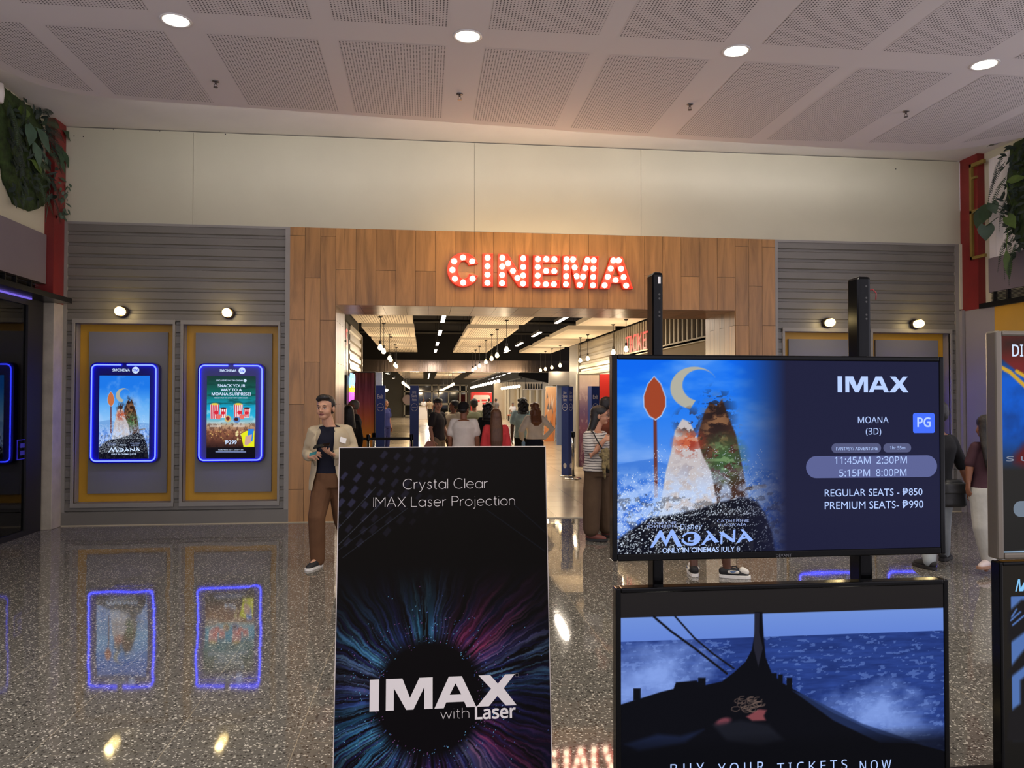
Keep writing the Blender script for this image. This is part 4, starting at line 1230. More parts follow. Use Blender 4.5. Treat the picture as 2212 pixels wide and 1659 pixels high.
A = Art(280, 480, (sx0, -sz1, sx1, -sz0))
mper = 2.7 / FPX
sea_poster(A, w, mper, 5, False)
fx = np.clip((A.X - w(1575, 1000)[0]) / (w(1700, 1000)[0] - w(1575, 1000)[0]), 0, 1)
A.mix(fx ** 1.3, (27, 29, 58), 1.0)
A.mix(np.clip((A.X - w(1690, 900)[0]) * 30, 0, 1) * np.clip((A.Y + 1.5) * 1.2, 0, 1), (34, 34, 60), 0.5)
scr = picture('screen', (sx0, YS, sz0), (sx1, YS, sz0), (sx0, YS, sz1), A.a, SCREEN, t)
k = (w(1962, 830)[0] - w(1809, 830)[0]) / 1344
o_ = w3(1809, 813)
flat('logo_lettering', imax_polys(), lambda u, v: (o_.x + u * k, YS - 0.0006, o_.z - v * k * 1.03), 0.0004, TX_BLUE, t)
def tv_txt(s, px0, px1, py, m=TX_BLUE, bold=0.0, height=None, name='lettering', **kw):
    return write(name, s, w3((px0 + px1) / 2, py), w(px1, py)[0] - w(px0, py)[0], m, t, bold, 0.0004, height=height, **kw)
def pill(px0, px1, py0, py1, m, rad=None, name='pill'):
    a, b = w3(px0, (py0 + py1) / 2, 0.0004), w3(px1, (py0 + py1) / 2, 0.0004)
    h = (py1 - py0) * mper
    return flat(name, [rrect((a.x + b.x) / 2, (a.z + b.z) / 2, b.x - a.x, h, rad or h / 2 - 0.0005, 10)], to_wall(YS - 0.0004), 0.0002, m, t)
pill(1796, 1903, 957, 979, PILL_DARK); pill(1908, 1968, 957, 978, PILL_DARK); pill(1741, 2024, 983, 1033, PILL)
pill(1972, 2019, 891, 937, emat('badge_blue', S(6, 92, 255), 1.0), 0.008, 'rating_badge')
tv_txt('PG', 1981, 2010, 912, bold=0.022, height=0.037)
tv_txt('MOANA', 1853, 1919, 907); tv_txt('(3D)', 1870, 1903, 933)
tv_txt('FANTASY/ ADVENTURE', 1806, 1896, 969); tv_txt('1hr 55m', 1922, 1955, 967)
tv_txt('11:45AM  2:30PM', 1803, 1959, 994); tv_txt('5:15PM  8:00PM', 1813, 1958, 1021)
tv_txt('REGULAR SEATS - \u20b1850', 1782, 1993, 1063); tv_txt('PREMIUM SEATS- \u20b1990', 1782, 1995, 1090)
tm = w3(1516, 1162)
k2 = (w(1628, 1160)[0] - w(1405, 1160)[0]) / 1545
flat('title_lettering', title_polys(), lambda u, v: (tm.x + (u - 942) * k2, YS - 0.0008, tm.z - (v - 145) * k2), 0.0004, emat('screen_title_blue', S(140, 176, 250), 1.0), t)
tv_txt('DWAYNE\nJOHNSON,', 1396, 1464, 1134, TX_DIM, height=0.024); tv_txt("CATHERINE\nLAGA'AIA", 1549, 1618, 1129, TX_DIM, height=0.024)
tv_txt('Disney', 1469, 1517, 1139, TX_BLUE, shear=0.15); tv_txt('ONLY IN CINEMAS JULY 8', 1431, 1598, 1189, TX_BLUE, 0.012)
write('maker_lettering', 'D\u00c9VANT', at(1693, 1199, TY - 0.001), 0.06, mat('grey_badge', S(92, 92, 96), 0.4), t, 0.0, 0.0004)

# lower television
X0, X1, ZT, ZB = 0.682, 1.957, 0.926, 0.185
t = thing('television', (1.31, TY + 0.03, ZB), 'lower wide television showing a dark boat prow on rough sea', 'television', 'televisions on the rack')
tv_frame(t, X0, X1, ZB, ZT, 0.019, 0.019, 0.026)
sx0, sx1, sz0, sz1 = X0 + 0.018, X1 - 0.018, ZB + 0.025, ZT - 0.018
A = Art(290, 480, (sx0, -sz1, sx1, -sz0))
A.vgrad([(-0.93, (30, 28, 30)), (-0.90, (36, 33, 33)), (-0.8195, (34, 31, 32)), (-0.8185, (116, 150, 226)), (-0.74, (104, 138, 222))])
L = lambda pts: [w(*q) for q in pts]
hz = w(1343, 1386)[1]
sea = (A.Y > hz)
nz = A.n((60, 14), 11, 5)
seac = np.stack([np.clip(26 + 24 * nz, 0, 255), np.clip(44 + 34 * nz, 0, 255), np.clip(104 + 56 * nz, 0, 255)], -1) / 255
A.a = np.where(sea[..., None], seac, A.a)
A.mix(sea * (A.n((70, 50), 14, 3) > 0.66), (110, 140, 210), 0.5)
def burst(cx, cy, rx, ry, seed, op):
    c = w(cx, cy)
    d = np.hypot((A.X - c[0]) / (rx * mper), (A.Y - c[1]) / (ry * mper))
    A.mix(np.clip(1.25 - d - 0.9 * (A.n((14, 20), seed) - 0.35), 0, 1) * sea, (138, 168, 240), op)
burst(1430, 1455, 120, 80, 18, 0.95); burst(1350, 1500, 90, 60, 19, 0.8); burst(1880, 1535, 150, 70, 20, 0.9); burst(1960, 1580, 110, 50, 24, 0.6)
hull = [(1338, 1523), (1430, 1494), (1455, 1488), (1460, 1474), (1505, 1470), (1514, 1482), (1560, 1472), (1586, 1452), (1610, 1430), (1624, 1404), (1631, 1362), (1630, 1322), (1647, 1322), (1649, 1365), (1654, 1420), (1668, 1456), (1690, 1475), (1720, 1492), (1800, 1540), (1900, 1585), (2000, 1612), (2050, 1625), (2050, 1800), (1330, 1800)]
A.poly(L(hull), (9, 10, 18), 1.0, 1.5)
A.poly(L([(1712, 1492), (1740, 1502), (1860, 1562), (1990, 1606), (1900, 1604), (1800, 1556)]), (36, 52, 96), 0.8, 2)
A.poly(L([(1630, 1324), (1641, 1324), (1640, 1366), (1648, 1400), (1638, 1440), (1628, 1400)]), (38, 38, 52), 0.9)
for x, y, wd, h in ((1376, 1500, 16, 26), (1516, 1474, 16, 20), (1672, 1462, 12, 16), (1686, 1466, 10, 18), (1705, 1476, 12, 24)):
    A.poly(L([(x - wd / 2, y - h / 2), (x + wd / 2, y - h / 2), (x + wd / 2, y + h / 2), (x - wd / 2, y + h / 2)]), (10, 12, 20))
A.line(L([(1412, 1332), (1450, 1364), (1500, 1400), (1570, 1455)]), 5 * mper, (16, 16, 24)); A.line(L([(1458, 1331), (1500, 1378), (1540, 1412), (1585, 1444)]), 4 * mper, (18, 18, 26))
rr_ = random.Random(3)
for _ in range(22):
    x, y = rr_.uniform(1588, 1644), rr_.uniform(1508, 1536)
    A.line([w(x + 9 * math.cos(a_), y + 5 * math.sin(a_)) for a_ in np.linspace(0, 5, 9)], 1.6 * mper, (112, 92, 84), 0.8)
A.ell(*w(1562, 1560), 24 * mper, 12 * mper, (128, 66, 78), 0.9, 0.5, -0.25); A.poly(L([(1612, 1548), (1640, 1532), (1656, 1534), (1650, 1546), (1654, 1556), (1625, 1557)]), (142, 74, 80), 0.9, 3)
A.poly(L([(1540, 1566), (1600, 1556), (1660, 1566), (1694, 1598), (1640, 1610), (1570, 1600)]), (26, 28, 38), 0.9, 6)
A.poly(L([(1350, 1608), (1420, 1586), (1470, 1590), (1520, 1576), (1480, 1604), (1380, 1622)]), (26, 36, 66), 0.8, 6)
A.mix(np.clip((A.Y - w(1500, 1590)[1]) / 0.06, 0, 1), (5, 6, 12), 0.75)
picture('screen', (sx0, YS, sz0), (sx1, YS, sz0), (sx0, YS, sz1), A.a, SCREEN_DIM, t)
for wd_, a_, b_ in (('BUY', 1448, 1521), ('YOUR', 1551, 1650), ('TICKETS', 1679, 1830), ('NOW', 1857, 1925)):
    m__ = w3((a_ + b_) / 2, 1656 - ((a_ + b_) / 2 - 1688) * 0.0186)
    write('lettering', wd_, m__, w(b_, 1650)[0] - w(a_, 1650)[0], TX_BLUE, t, 0.0, 0.0004, height=0.036, space=1.45)

# ---------------------------------------------------------------- right hand kiosk with two portrait-side screens
KX0, KX1 = 2.160, 3.3
ks = thing('screen_rack', (2.75, TY + 0.1, 0), 'dark floor rack at the right frame edge carrying two screens', 'stand')
MB().box((KX0 + 0.05, TY - 0.1, 0), (KX1, TY + 0.4, 0.03)).build('base_plate', M['blackmetal'], ks, bevel=0.004)
for x in (2.45, 3.0): MB().box((x, TY + 0.085, 0.02), (x + 0.05, TY + 0.16, 1.95)).build('post', M['blackgloss'], ks, bevel=0.01)
t = thing('television', (2.72, TY + 0.03, 0.994), 'grey framed screen with red and yellow shapes, cut by the right frame edge', 'television')
x0, x1, z0, z1 = 2.161, 3.28, 0.994, 1.864
fr = MB(); b_ = 0.026
M['taupe'] = mat('taupe_metal_bezel', S(112, 104, 92), 0.3, metal=0.5)
fr.box((x0, TY, z0), (x0 + b_, TY + 0.06, z1)); fr.box((x1 - b_, TY, z0), (x1, TY + 0.06, z1)); fr.box((x0 + b_, TY, z1 - 0.022), (x1 - b_, TY + 0.06, z1)); fr.box((x0 + b_, TY, z0), (x1 - b_, TY + 0.06, z0 + 0.026))
fr.build('bezel', M['taupe'], t, bevel=0.008)
MB().box((x0 + 0.02, TY + 0.02, z0 + 0.02), (x1 - 0.02, TY + 0.08, z1 - 0.02)).build('back_shell', M['blackmetal'], t)
sx0, sx1, sz0, sz1 = x0 + 0.025, x1 - 0.025, z0 + 0.025, z1 - 0.021
A = Art(200, 260, (sx0, -sz1, sx1, -sz0))
A.vgrad([(-1.85, (38, 34, 32)), (-1.40, (40, 38, 36)), (-1.0, (36, 35, 34))])
bm_ = np.clip((A.Y + 1.80) / 0.12, 0, 1) * np.clip((-1.33 - A.Y) / 0.14, 0, 1)
A.mix(bm_, (14, 92, 210), 0.95); A.mix(bm_ * np.clip((A.n((8, 10), 2) - 0.45) * 3, 0, 1), (20, 50, 110), 0.6)
L = lambda pts: [w(*q) for q in pts]
A.poly(L([(2160, 772), (2240, 838), (2400, 700), (2160, 700)]), (120, 34, 26), 0.9, 2); A.poly(L([(2160, 727), (2400, 690), (2400, 760), (2160, 760)]), (38, 34, 32), 0.9, 22)
A.line(L([(2160, 792), (2182, 804), (2212, 832), (2240, 862)]), 9 * mper, (206, 160, 40)); A.line(L([(2196, 802), (2240, 828)]), 8 * mper, (206, 160, 40))
A.ell(*w(2262, 940), 60 * mper, 48 * mper, (150, 34, 26), 1, 0.3)
A.poly(L([(2192, 984), (2212, 960), (2260, 950), (2300, 1040), (2192, 1000)]), (96, 24, 22), 0.9, 8)
A.poly(L([(2160, 1192), (2460, 1180), (2460, 1183), (2160, 1195)]), (160, 190, 220))
picture('screen', (sx0, YS, sz0), (sx1, YS, sz0), (sx0, YS, sz1), A.a, SCREEN, t)
write('lettering', 'DI', w3(2198, 757), w(2211, 757)[0] - w(2187, 757)[0], TX_LIGHT, t, 0.01, 0.0004, height=0.046)
write('lettering', 'SU', w3(2199, 991), w(2224, 991)[0] - w(2173, 991)[0], TX_GREY, t, 0.01, 0.0004, height=0.019, space=1.5)
pill(2189, 2330, 1080, 1117, emat('pill_grey', S(92, 108, 124), 1.0), None, 'pill')
t2 = thing('television', (2.72, TY + 0.03, 0.1), 'black framed screen with silhouettes, below the grey framed one at the right edge', 'television')
x0, x1, z0, z1 = 2.166, 3.28, 0.12, 0.985
t = t2
tv_frame(t, x0, x1, z0, z1, 0.014, 0.014, 0.026)
sx0, sx1, sz0, sz1 = x0 + 0.013, x1 - 0.013, z0 + 0.025, z1 - 0.013
A = Art(200, 260, (sx0, -sz1, sx1, -sz0))
A.vgrad([(-0.99, (38, 34, 30)), (-0.5, (34, 31, 28)), (-0.1, (20, 19, 18))])
bx = w(2183, 1290)
blue = (A.X > bx[0]) * (A.Y > bx[1]) * np.clip((-0.30 - A.Y) / 0.15, 0, 1)
A.mix(blue, (86, 122, 190), 0.95)
for pts in ([(2178, 1322), (2196, 1306), (2206, 1296), (2260, 1290), (2300, 1380), (2212, 1366), (2188, 1384), (2178, 1390)], [(2176, 1450), (2212, 1404), (2260, 1370), (2290, 1420), (2212, 1440), (2176, 1468)], [(2204, 1470), (2240, 1440), (2300, 1600), (2176, 1600), (2180, 1540), (2204, 1520)]):
    A.poly(L(pts), (30, 28, 30), 1, 3)
for a0, b0 in (((2184, 1340), (2204, 1322)), ((2188, 1350), (2212, 1330)), ((2186, 1332), (2196, 1316))): A.line(L([a0, b0]), 4 * mper, (86, 122, 190))
picture('screen', (sx0, YS, sz0), (sx1, YS, sz0), (sx0, YS, sz1), A.a, SCREEN_DIM, t)
write('lettering', 'M', w3(2206, 1264), w(2220, 1264)[0] - w(2193, 1264)[0], emat('screen_text_ice', S(120, 190, 240), 1.0), t, 0.01, 0.0004, height=0.046, shear=0.3)
# ---------------------------------------------------------------- cinema hall behind the portal
M['blackceil'] = mat('black_open_ceiling', S(20, 17, 16), 0.9)
M['olive'] = mat('olive_grey_wall', S(104, 98, 80), 0.7, var=(1, 0.06))
M['ribs'] = mat('grey_olive_sheet', S(128, 120, 104), 0.35, var=(3, 0.05))
HX0, HX1 = -1.55, 5.0
struct(MB().box((-9, JD - 0.1, 4.4), (12, 80, 4.5)).build('ceiling', M['blackceil']))
struct(MB().box((-9, 72.3, 0), (12, 72.5, 4.4)).build('wall_back', M['olive']))
struct(MB().box((OX1 + 0.1, WY + 0.3, 0), (12, WY + 0.35, 4.4)).box((-9, WY + 0.3, 0), (OX0 - 0.1, WY + 0.35, 4.4)).box((OX0 - 0.1, JD - 0.1, OZ + 0.2), (OX1 + 0.1, JD, 4.4)).build('wall_front', M['blackceil']))
# left side: ribbed sheet, then corrugated panel, then dark recess
g = MB()
n_ = 0
y = JD
while y < 16.1:
    g.box((HX0 - 0.02, y, 0), (HX0 + (0.02 if n_ % 2 else 0.0), y + 0.16, 3.12)); y += 0.16; n_ += 1
struct(g.build('wall_left', M['ribs']))
g = MB()
z = 0.0
while z < 3.1:
    g.hull([(HX0, 16.15, z), (HX0 + 0.035, 16.15, z + 0.03), (HX0 + 0.035, 16.15, z + 0.13), (HX0, 16.15, z + 0.155)], [(HX0, 19.0, z), (HX0 + 0.035, 19.0, z + 0.03), (HX0 + 0.035, 19.0, z + 0.13), (HX0, 19.0, z + 0.155)]); z += 0.2
g.box((HX0 - 0.06, 16.1, 0), (HX0 + 0.003, 19.02, 3.12)); g.box((HX0, 18.98, 0), (HX0 + 0.06, 19.06, 3.13)); g.box((HX0, 16.1, 3.1), (HX0 + 0.05, 19.02, 3.14))
struct(g.build('wall_left', M['ribs']))
struct(MB().box((-9, 19.2, 0), (-8.8, 72.3, 4.4)).box((-9, 19.1, 0), (HX0 - 0.05, 19.2, 4.4)).build('wall_left', M['olive']))
struct(MB().box((HX0 - 0.3, JD, 3.12), (HX0 - 0.06, 19.1, 4.4)).build('wall_left', M['blackceil']))
# right side: booth fascia with slats, then corrugated panel
g = MB()
struct(MB().box((HX1, 11.45, 2.72), (HX1 + 0.1, 19.9, 3.38)).build('wall_right', M['ribs']))
tr_ = struct(MB().box((HX1 - 0.06, 11.45, 2.64), (HX1 + 0.05, 19.9, 2.73)).build('trim_9', M['beige']))
sl = MB(); y = 11.5
while y < 16.2: sl.box((HX1 - 0.045, y, 2.73), (HX1, y + 0.075, 3.38)); y += 0.26
sl.build('slat', M['beige'], tr_)
sl = MB(); y = 16.3
while y < 19.9: sl.box((HX1 - 0.02, y, 2.73), (HX1, y + 0.1, 3.38)); y += 0.2
sl.build('rib', M['ribs'], tr_)
struct(MB().box((HX1 - 0.06, 11.45, 2.66), (HX1 + 2.4, 19.9, 2.70)).build('ceiling', M['white']))
struct(MB().box((HX1 + 2.4, 11.45, 0), (HX1 + 2.5, 30, 3.4)).build('wall_right', mat('dark_booth_wall', S(64, 60, 52), 0.5)))
struct(MB().box((HX1 + 0.1, 11.45, 3.38), (HX1 + 0.3, 24.6, 4.4)).build('wall_right', M['blackceil']))
bl_ = thing('downlight', (HX1 + 0.75, 14.9, 2.66), 'small round downlight in the white soffit above the ticket booth', 'ceiling light')
MB().lathe((HX1 + 0.75, 14.9, 2.66), [(0.10, 0.01), (0.10, -0.006), (0.12, -0.008), (0.125, 0.0)], 24).build('rim', M['lamp_rim'], bl_)
MB().lathe((HX1 + 0.75, 14.9, 2.66), [(0.001, -0.004), (0.10, -0.0035)], 24, cap=False).build('diffuser', M['lamp_white'], bl_)
lamp('booth_lamp', 'SPOT', (HX1 + 0.75, 14.9, 2.64), 25, (1, 0.9, 0.75), bl_, 0.08, (0, 0, 0), math.radians(140), 0.8)
g = MB(); z = 1.9
while z < 3.3:
    g.hull([(HX1, 19.95, z), (HX1 - 0.04, 19.95, z + 0.03), (HX1 - 0.04, 19.95, z + 0.14), (HX1, 19.95, z + 0.16)], [(HX1, 24.5, z), (HX1 - 0.04, 24.5, z + 0.03), (HX1 - 0.04, 24.5, z + 0.14), (HX1, 24.5, z + 0.16)]); z += 0.215
g.box((HX1 - 0.003, 19.9, 0), (HX1 + 0.1, 24.55, 3.38)); g.box((HX1 - 0.06, 24.45, 0), (HX1 + 0.02, 24.55, 3.38))
struct(g.build('wall_right', M['ribs']))
struct(MB().box((4.25, 26, 2.08), (5.2, 26.2, 2.55)).box((4.95, 24.6, 0), (5.2, 26, 3.4)).build('wall_right', M['panel']))
struct(MB().box((4.62, 26.6, 0), (5.2, 26.7, 2.1)).build('door_1', mat('blue_grey_door', S(92, 110, 150), 0.5)))
# bulkhead clad in polished metal
struct(MB().box((-9, 33, 2.765), (8, 33.3, 3.27)).build('wall_middle', mat('polished_metal_cladding', S(150, 136, 130), 0.16, metal=1.0, bump=(2.0, 0.25), stretch=(6, 1, 0.4))))
struct(MB().box((-9, 33.02, 3.27), (12, 33.3, 4.4)).build('wall_middle', M['blackceil']))
struct(MB().box((5.6, 33.05, 0), (12, 33.3, 3.27)).box((-9, 30, 0), (-2.75, 30.3, 4.4)).build('wall_middle', M['olive']))
struct(MB().hull([(4.9, 40, 3.3), (4.9, 40, 2.82), (7.4, 40, 2.26), (7.4, 40, 3.3)], [(4.9, 40.3, 3.3), (4.9, 40.3, 2.82), (7.4, 40.3, 2.26), (7.4, 40.3, 3.3)]).build('trim_10', M['blackceil']))
# open ceiling services
for i, y in enumerate((17.9, 20.2, 22.8, 26.6)):
    struct(MB().tube([(-6, y, 3.9), (6.5, y, 3.9)], 0.05, 8).build('trim_11', M['cord']))
# ceiling rafts
def raft_mat():
    m = mat('slotted_raft_board', S(226, 214, 196), 0.7)
    nt = m.node_tree; b = nt.nodes['Principled BSDF']; L = nt.links
    tc = nt.nodes.new('ShaderNodeTexCoord'); sx = nt.nodes.new('ShaderNodeSeparateXYZ'); L.new(tc.outputs['Object'], sx.inputs[0])
    def mth(op, a, v):
        x = nt.nodes.new('ShaderNodeMath'); x.operation = op; L.new(a, x.inputs[0]); x.inputs[1].default_value = v; return x.outputs[0]
    q = mth('LESS_THAN', mth('FRACT', mth('MULTIPLY', mth('ADD', sx.outputs[0], 40), 1 / 0.056), 0), 0.28)
    x = nt.nodes.new('ShaderNodeMix'); x.data_type = 'RGBA'; x.inputs[6].default_value = (*S(226, 214, 196), 1); x.inputs[7].default_value = (*S(120, 104, 88), 1)
    L.new(q, x.inputs[0]); L.new(x.outputs[2], b.inputs['Base Color'])
    return m
RAFT, RAFT2 = raft_mat(), mat('plain_raft_board', S(226, 214, 196), 0.7)
NTH = ['nearest', 'second nearest', 'third nearest', 'fourth nearest', 'fifth nearest', 'sixth nearest', 'seventh nearest', 'eighth nearest', 'ninth nearest', 'tenth nearest', 'eleventh nearest', 'twelfth nearest', 'thirteenth nearest', 'fourteenth nearest']
def raft(x0, x1, y0, y1, z, m, lab):
    t = thing('ceiling_raft', ((x0 + x1) / 2, (y0 + y1) / 2, z), lab, 'ceiling panel', 'white ceiling rafts')
    MB().box((x0, y0, z + 0.002), (x1, y1, z + 0.105)).build('raft_edge', RAFT2, t)
    MB().box((x0 + 0.1, y0 + 0.05, z), (x1 - 0.1, y1 - 0.05, z + 0.003)).build('slotted_face', m, t)
    h = MB()
    for x in (x0 + 0.2, x1 - 0.2):
        for y in (y0 + 0.3, y1 - 0.3): h.tube([(x, y, z + 0.1), (x, y, 4.4)], 0.006, 5)
    h.build('hanger_wire', M['cord'], t)
CN = ['left', 'middle', 'right']
for c, (x0, x1) in enumerate(((-1.56, -0.26), (1.1, 2.4), (3.68, 4.93))):
    for i, yf in enumerate((18.5, 22.5, 26.1, 29.8)):
        raft(x0, x1, yf - 2.95, yf, 3.4, RAFT if c < 2 else RAFT2, f'white hanging ceiling raft, {NTH[i]} of the {CN[c]} row beyond the portal')
    for i in range(5):
        y0 = 50.5 + i * 3.8
        raft(x0 - 0.2, x1 + 0.2, y0, y0 + 3.0, 3.4, RAFT2, f'white ceiling raft far behind the metal bulkhead, {NTH[i]} of the {CN[c]} row')

# pendant bulbs
M['filament'] = emat('warm_bulb_glass', S(255, 214, 150), 16)
def make_bulb(z=2.75, top=3.4):
    t = thing('pendant_bulb', (0, 0, top), '', 'pendant lamp', 'bare pendant bulbs')
    MB().lathe((0, 0, top), [(0.05, 0), (0.045, -0.02), (0.012, -0.035)], 12).build('ceiling_rose', M['cord'], t)
    MB().tube([(0, 0, top - 0.02), (0, 0, z + 0.10)], 0.007, 5).build('cord', M['cord'], t)
    MB().lathe((0, 0, z), [(0.022, 0.12), (0.026, 0.11), (0.026, 0.05), (0.02, 0.045)], 10).build('socket', M['cord'], t)
    MB().lathe((0, 0, z), [(0.019, 0.05), (0.028, 0.03), (0.048, -0.01), (0.052, -0.035), (0.042, -0.065), (0.02, -0.082), (0.001, -0.085)], 14).build('bulb', M['filament'], t, True)
    return t
pb = make_bulb()
first = True
near = [('left', -0.95, (16.97, 18.40, 21.45, 22.38, 25.6, 27.0)), ('middle', 1.86, (17.4, 19.68, 21.3, 23.3, 26.0, 28.0, 29.65)), ('right', 4.5, (16.87, 18.05, 20.95, 21.98, 25.3, 26.98, 28.45, 29.65))]
for nm, x, ys in near:
    for i, y in enumerate(ys):
        lab = f'bare pendant bulb, {NTH[i]} of the {nm} row beyond the portal'
        if first:
            pb.location = (x, y, 3.4); pb['label'] = lab; first = False; b = pb
        else: b = dup(pb, (x, y, 3.4), lab)
        if i % 2 == 0: lamp('bulb_glow', 'POINT', (x, y + 0.6, 2.6), 15, (1.0, 0.76, 0.48), b, 0.08)
pf = make_bulb(2.36, 4.4)
first = True
for nm, x, y0, y1, n in (('left', -0.95, 35, 53, 13), ('right', 1.45, 38, 64, 13)):
    for i in range(n):
        y = y0 + (y1 - y0) * i / (n - 1)
        lab = f'bare pendant bulb far behind the metal bulkhead, {NTH[i]} of the {nm} row'
        if first: pf.location = (x, y, 4.4); pf['label'] = lab; first = False; b = pf
        else: b = dup(pf, (x, y, 4.4), lab)
        if i % 4 == 1: lamp('bulb_glow', 'POINT', (x + 0.5, y, 2.5), 90, (1.0, 0.78, 0.5), b, 0.2)
# globe lamps on rails far right
M['globe'] = emat('white_globe_glass', S(255, 236, 214), 9)
def make_globe():
    t = thing('globe_lamp', (0, 0, 2.9), '', 'lamp', 'round globe lamps in the far hall')
    MB().tube([(0, 0, 2.9), (0, 0, 2.6)], 0.012, 5).build('stem', M['cord'], t)
    MB().ball((0, 0, 2.5), 0.085, 10, 8).build('globe', M['globe'], t, True)
    return t
gb_ = make_globe(); first = True
for nm, x, ys, dz in (('longer', 3.66, np.linspace(38, 60, 12), 0.0), ('shorter', 5.05, np.linspace(41, 50, 8), -0.2)):
    struct(MB().box((x - 0.03, ys[0] - 1, 2.88 + dz), (x + 0.03, ys[-1] + 1, 2.94 + dz)).build('trim_12', M['cord']))
    for i, y in enumerate(ys):
        lab = f'round globe lamp in the far hall, {NTH[i]} of the {nm} row'
        if first: gb_.location = (x, float(y), 2.9 + dz); gb_['label'] = lab; first = False
        else: dup(gb_, (x, float(y), 2.9 + dz), lab)
# linear lights
M['tube'] = emat('linear_light_diffuser', S(255, 240, 230), 11)
def make_lin():
    t = thing('linear_light', (0, 0, 3.3), '', 'ceiling light', 'linear lights between the rafts')
    MB().box((-0.045, -0.7, 3.305), (0.045, 0.7, 3.37)).build('housing', M['cord'], t)
    MB().box((-0.04, -0.69, 3.295), (0.04, 0.69, 3.306)).build('diffuser', M['tube'], t)
    w_ = MB()
    for y in (-0.5, 0.5): w_.tube([(0, y, 3.37), (0, y, 4.4)], 0.006, 5)
    w_.build('hanger_wire', M['cord'], t)
    return t
ll = make_lin(); first = True
for nm, x, ys in (('left', 0.40, (16.4, 19.8, 23.8, 27.3)), ('right', 2.93, (16.3, 20.0, 23.7, 27.3)), ('far left', 0.35, (52, 55, 58, 61, 64)), ('far right', 5.5, (47, 50, 53, 56, 59, 62, 65))):
    for i, y in enumerate(ys):
        lab = f'white linear ceiling light, {NTH[i]} of the {nm} row'
        if first: ll.location = (x, y, 3.3); ll['label'] = lab; first = False; b = ll
        else: b = dup(ll, (x, y, 3.3), lab)
        if 'far' not in nm or i % 2 == 0: lamp('linear_glow', 'AREA', (x, y, 3.28), 80 if 'far' in nm else 34, (1.0, 0.86, 0.7), b, (0.1, 1.3))

# far glass doors
M['doorframe'] = mat('pale_door_frame', S(206, 196, 164), 0.5)
M['night'] = mat('dark_night_glass', S(14, 20, 24), 0.05, spec=0.6)
d = struct(MB().box((-1.9, 72.24, 0), (4.05, 72.28, 2.9)).build('door_2', M['night']))
f = MB()
for px in (873.5, 933, 947, 994, 1007): 
    x = at(px, 860, 72).x; f.box((x - 0.07, 72.1, 0), (x + 0.07, 72.25, 2.95))
for px in (969, 914):
    x = at(px, 860, 72).x; f.box((x - 0.05, 72.1, 0), (x + 0.05, 72.25, 2.3))
f.box((-1.9, 72.1, 2.85), (4.05, 72.25, 2.97)); f.box((-1.9, 72.1, 2.22), (4.05, 72.25, 2.36)); f.box((-1.9, 72.1, 0), (4.05, 72.25, 0.12)); f.box((-1.9, 72.1, 1.05), (4.05, 72.2, 1.25))
f.build('door_frame', M['doorframe'], d)
tag(MB().lathe((at(880, 860, 72).x, 72.05, 1.55), [(0.45, 0), (0.45, 0.03)], 24, '-y').build('round_sign', mat('pale_pink_disc', S(214, 186, 170), 0.6)), 'pale round sign on the far glass doors', 'sign')
# far right panels
f = MB(); f.box((5.6, 62, 0), (10.6, 62.2, 3.0)); struct(f.build('wall_back', M['beige']))
f = MB()
for px in (1092, 1098, 1118, 1126, 1145, 1160, 1172): x = at(px, 860, 61.8).x; f.box((x - 0.08, 61.8, 0), (x + 0.08, 62, 2.7))
struct(f.build('trim_13', M['doorframe']))
# red kiosk
kx0, kx1 = at(1018, 860, 60).x, at(1063, 860, 60).x
t = thing('kiosk', ((kx0 + kx1) / 2, 60.2, 0), 'red framed vending kiosk with pale rounded panel in the far hall', 'kiosk')
M['kred'] = mat('kiosk_red', S(190, 46, 40), 0.4)
MB().box((kx0, 60, 0.0), (kx1, 61, 2.15)).build('cabinet', M['kred'], t, bevel=0.06)
flat('panel', [rrect((kx0 + kx1) / 2, 1.32, (kx1 - kx0) * 0.78, 1.2, 0.12)], to_wall(59.99), 0.02, mat('kiosk_panel', S(196, 180, 166), 0.5), t)
for dx, dz in ((-0.35, 0.05), (0.25, -0.15), (0.2, 0.1)): MB().box(((kx0 + kx1) / 2 + dx - 0.2, 59.95, 1.35 + dz), ((kx0 + kx1) / 2 + dx + 0.2, 59.98, 1.48 + dz)).build('red_block', M['kred'], t)
MB().lathe(((kx0 + kx1) / 2 + 0.2, 59.98, 0.42), [(0.17, 0), (0.17, 0.03)], 18, '-y').build('round_badge', M['black'], t)
# counter, planter, bench
t = thing('counter', (-0.1, 62, 0), 'white service counter before the far glass doors', 'counter')
MB().box((-0.4, 61.7, 0), (0.35, 62.3, 1.0)).build('body', M['white'], t); MB().box((-0.45, 61.65, 1.0), (0.4, 62.35, 1.05)).build('top', M['beige'], t)
t = thing('planter', (2.2, 56, 0), 'low dark planter box in the far hall', 'planter')
MB().box((1.35, 55.7, 0), (3.0, 56.2, 0.42)).build('box', mat('dark_planter', S(60, 54, 40), 0.6), t); 
g = MB(); r = random.Random(2)
for _ in range(40):
    x, y = r.uniform(1.4, 2.95), r.uniform(55.75, 56.15); g.ball((x, y, 0.42 + r.uniform(0, 0.12)), (0.10, 0.10, 0.07), 6, 4)
g.build('low_plants', mat('dark_leaf', S(52, 62, 34), 0.6), t)
t = thing('bench', (6.5, 57, 0), 'orange bench under the seated person in the far hall', 'bench')
MB().box((6.15, 56.8, 0.38), (7.1, 57.3, 0.46)).build('seat', mat('orange_bench', S(204, 92, 50), 0.5), t, bevel=0.02)
for x in (6.25, 7.0): MB().box((x - 0.03, 56.85, 0), (x + 0.03, 57.25, 0.38)).build('leg', M['cord'], t)
tray = thing('lamp_tray', (6.2, 44, 2.25), 'white tray with black spotlights hanging in the far hall', 'light fixture')
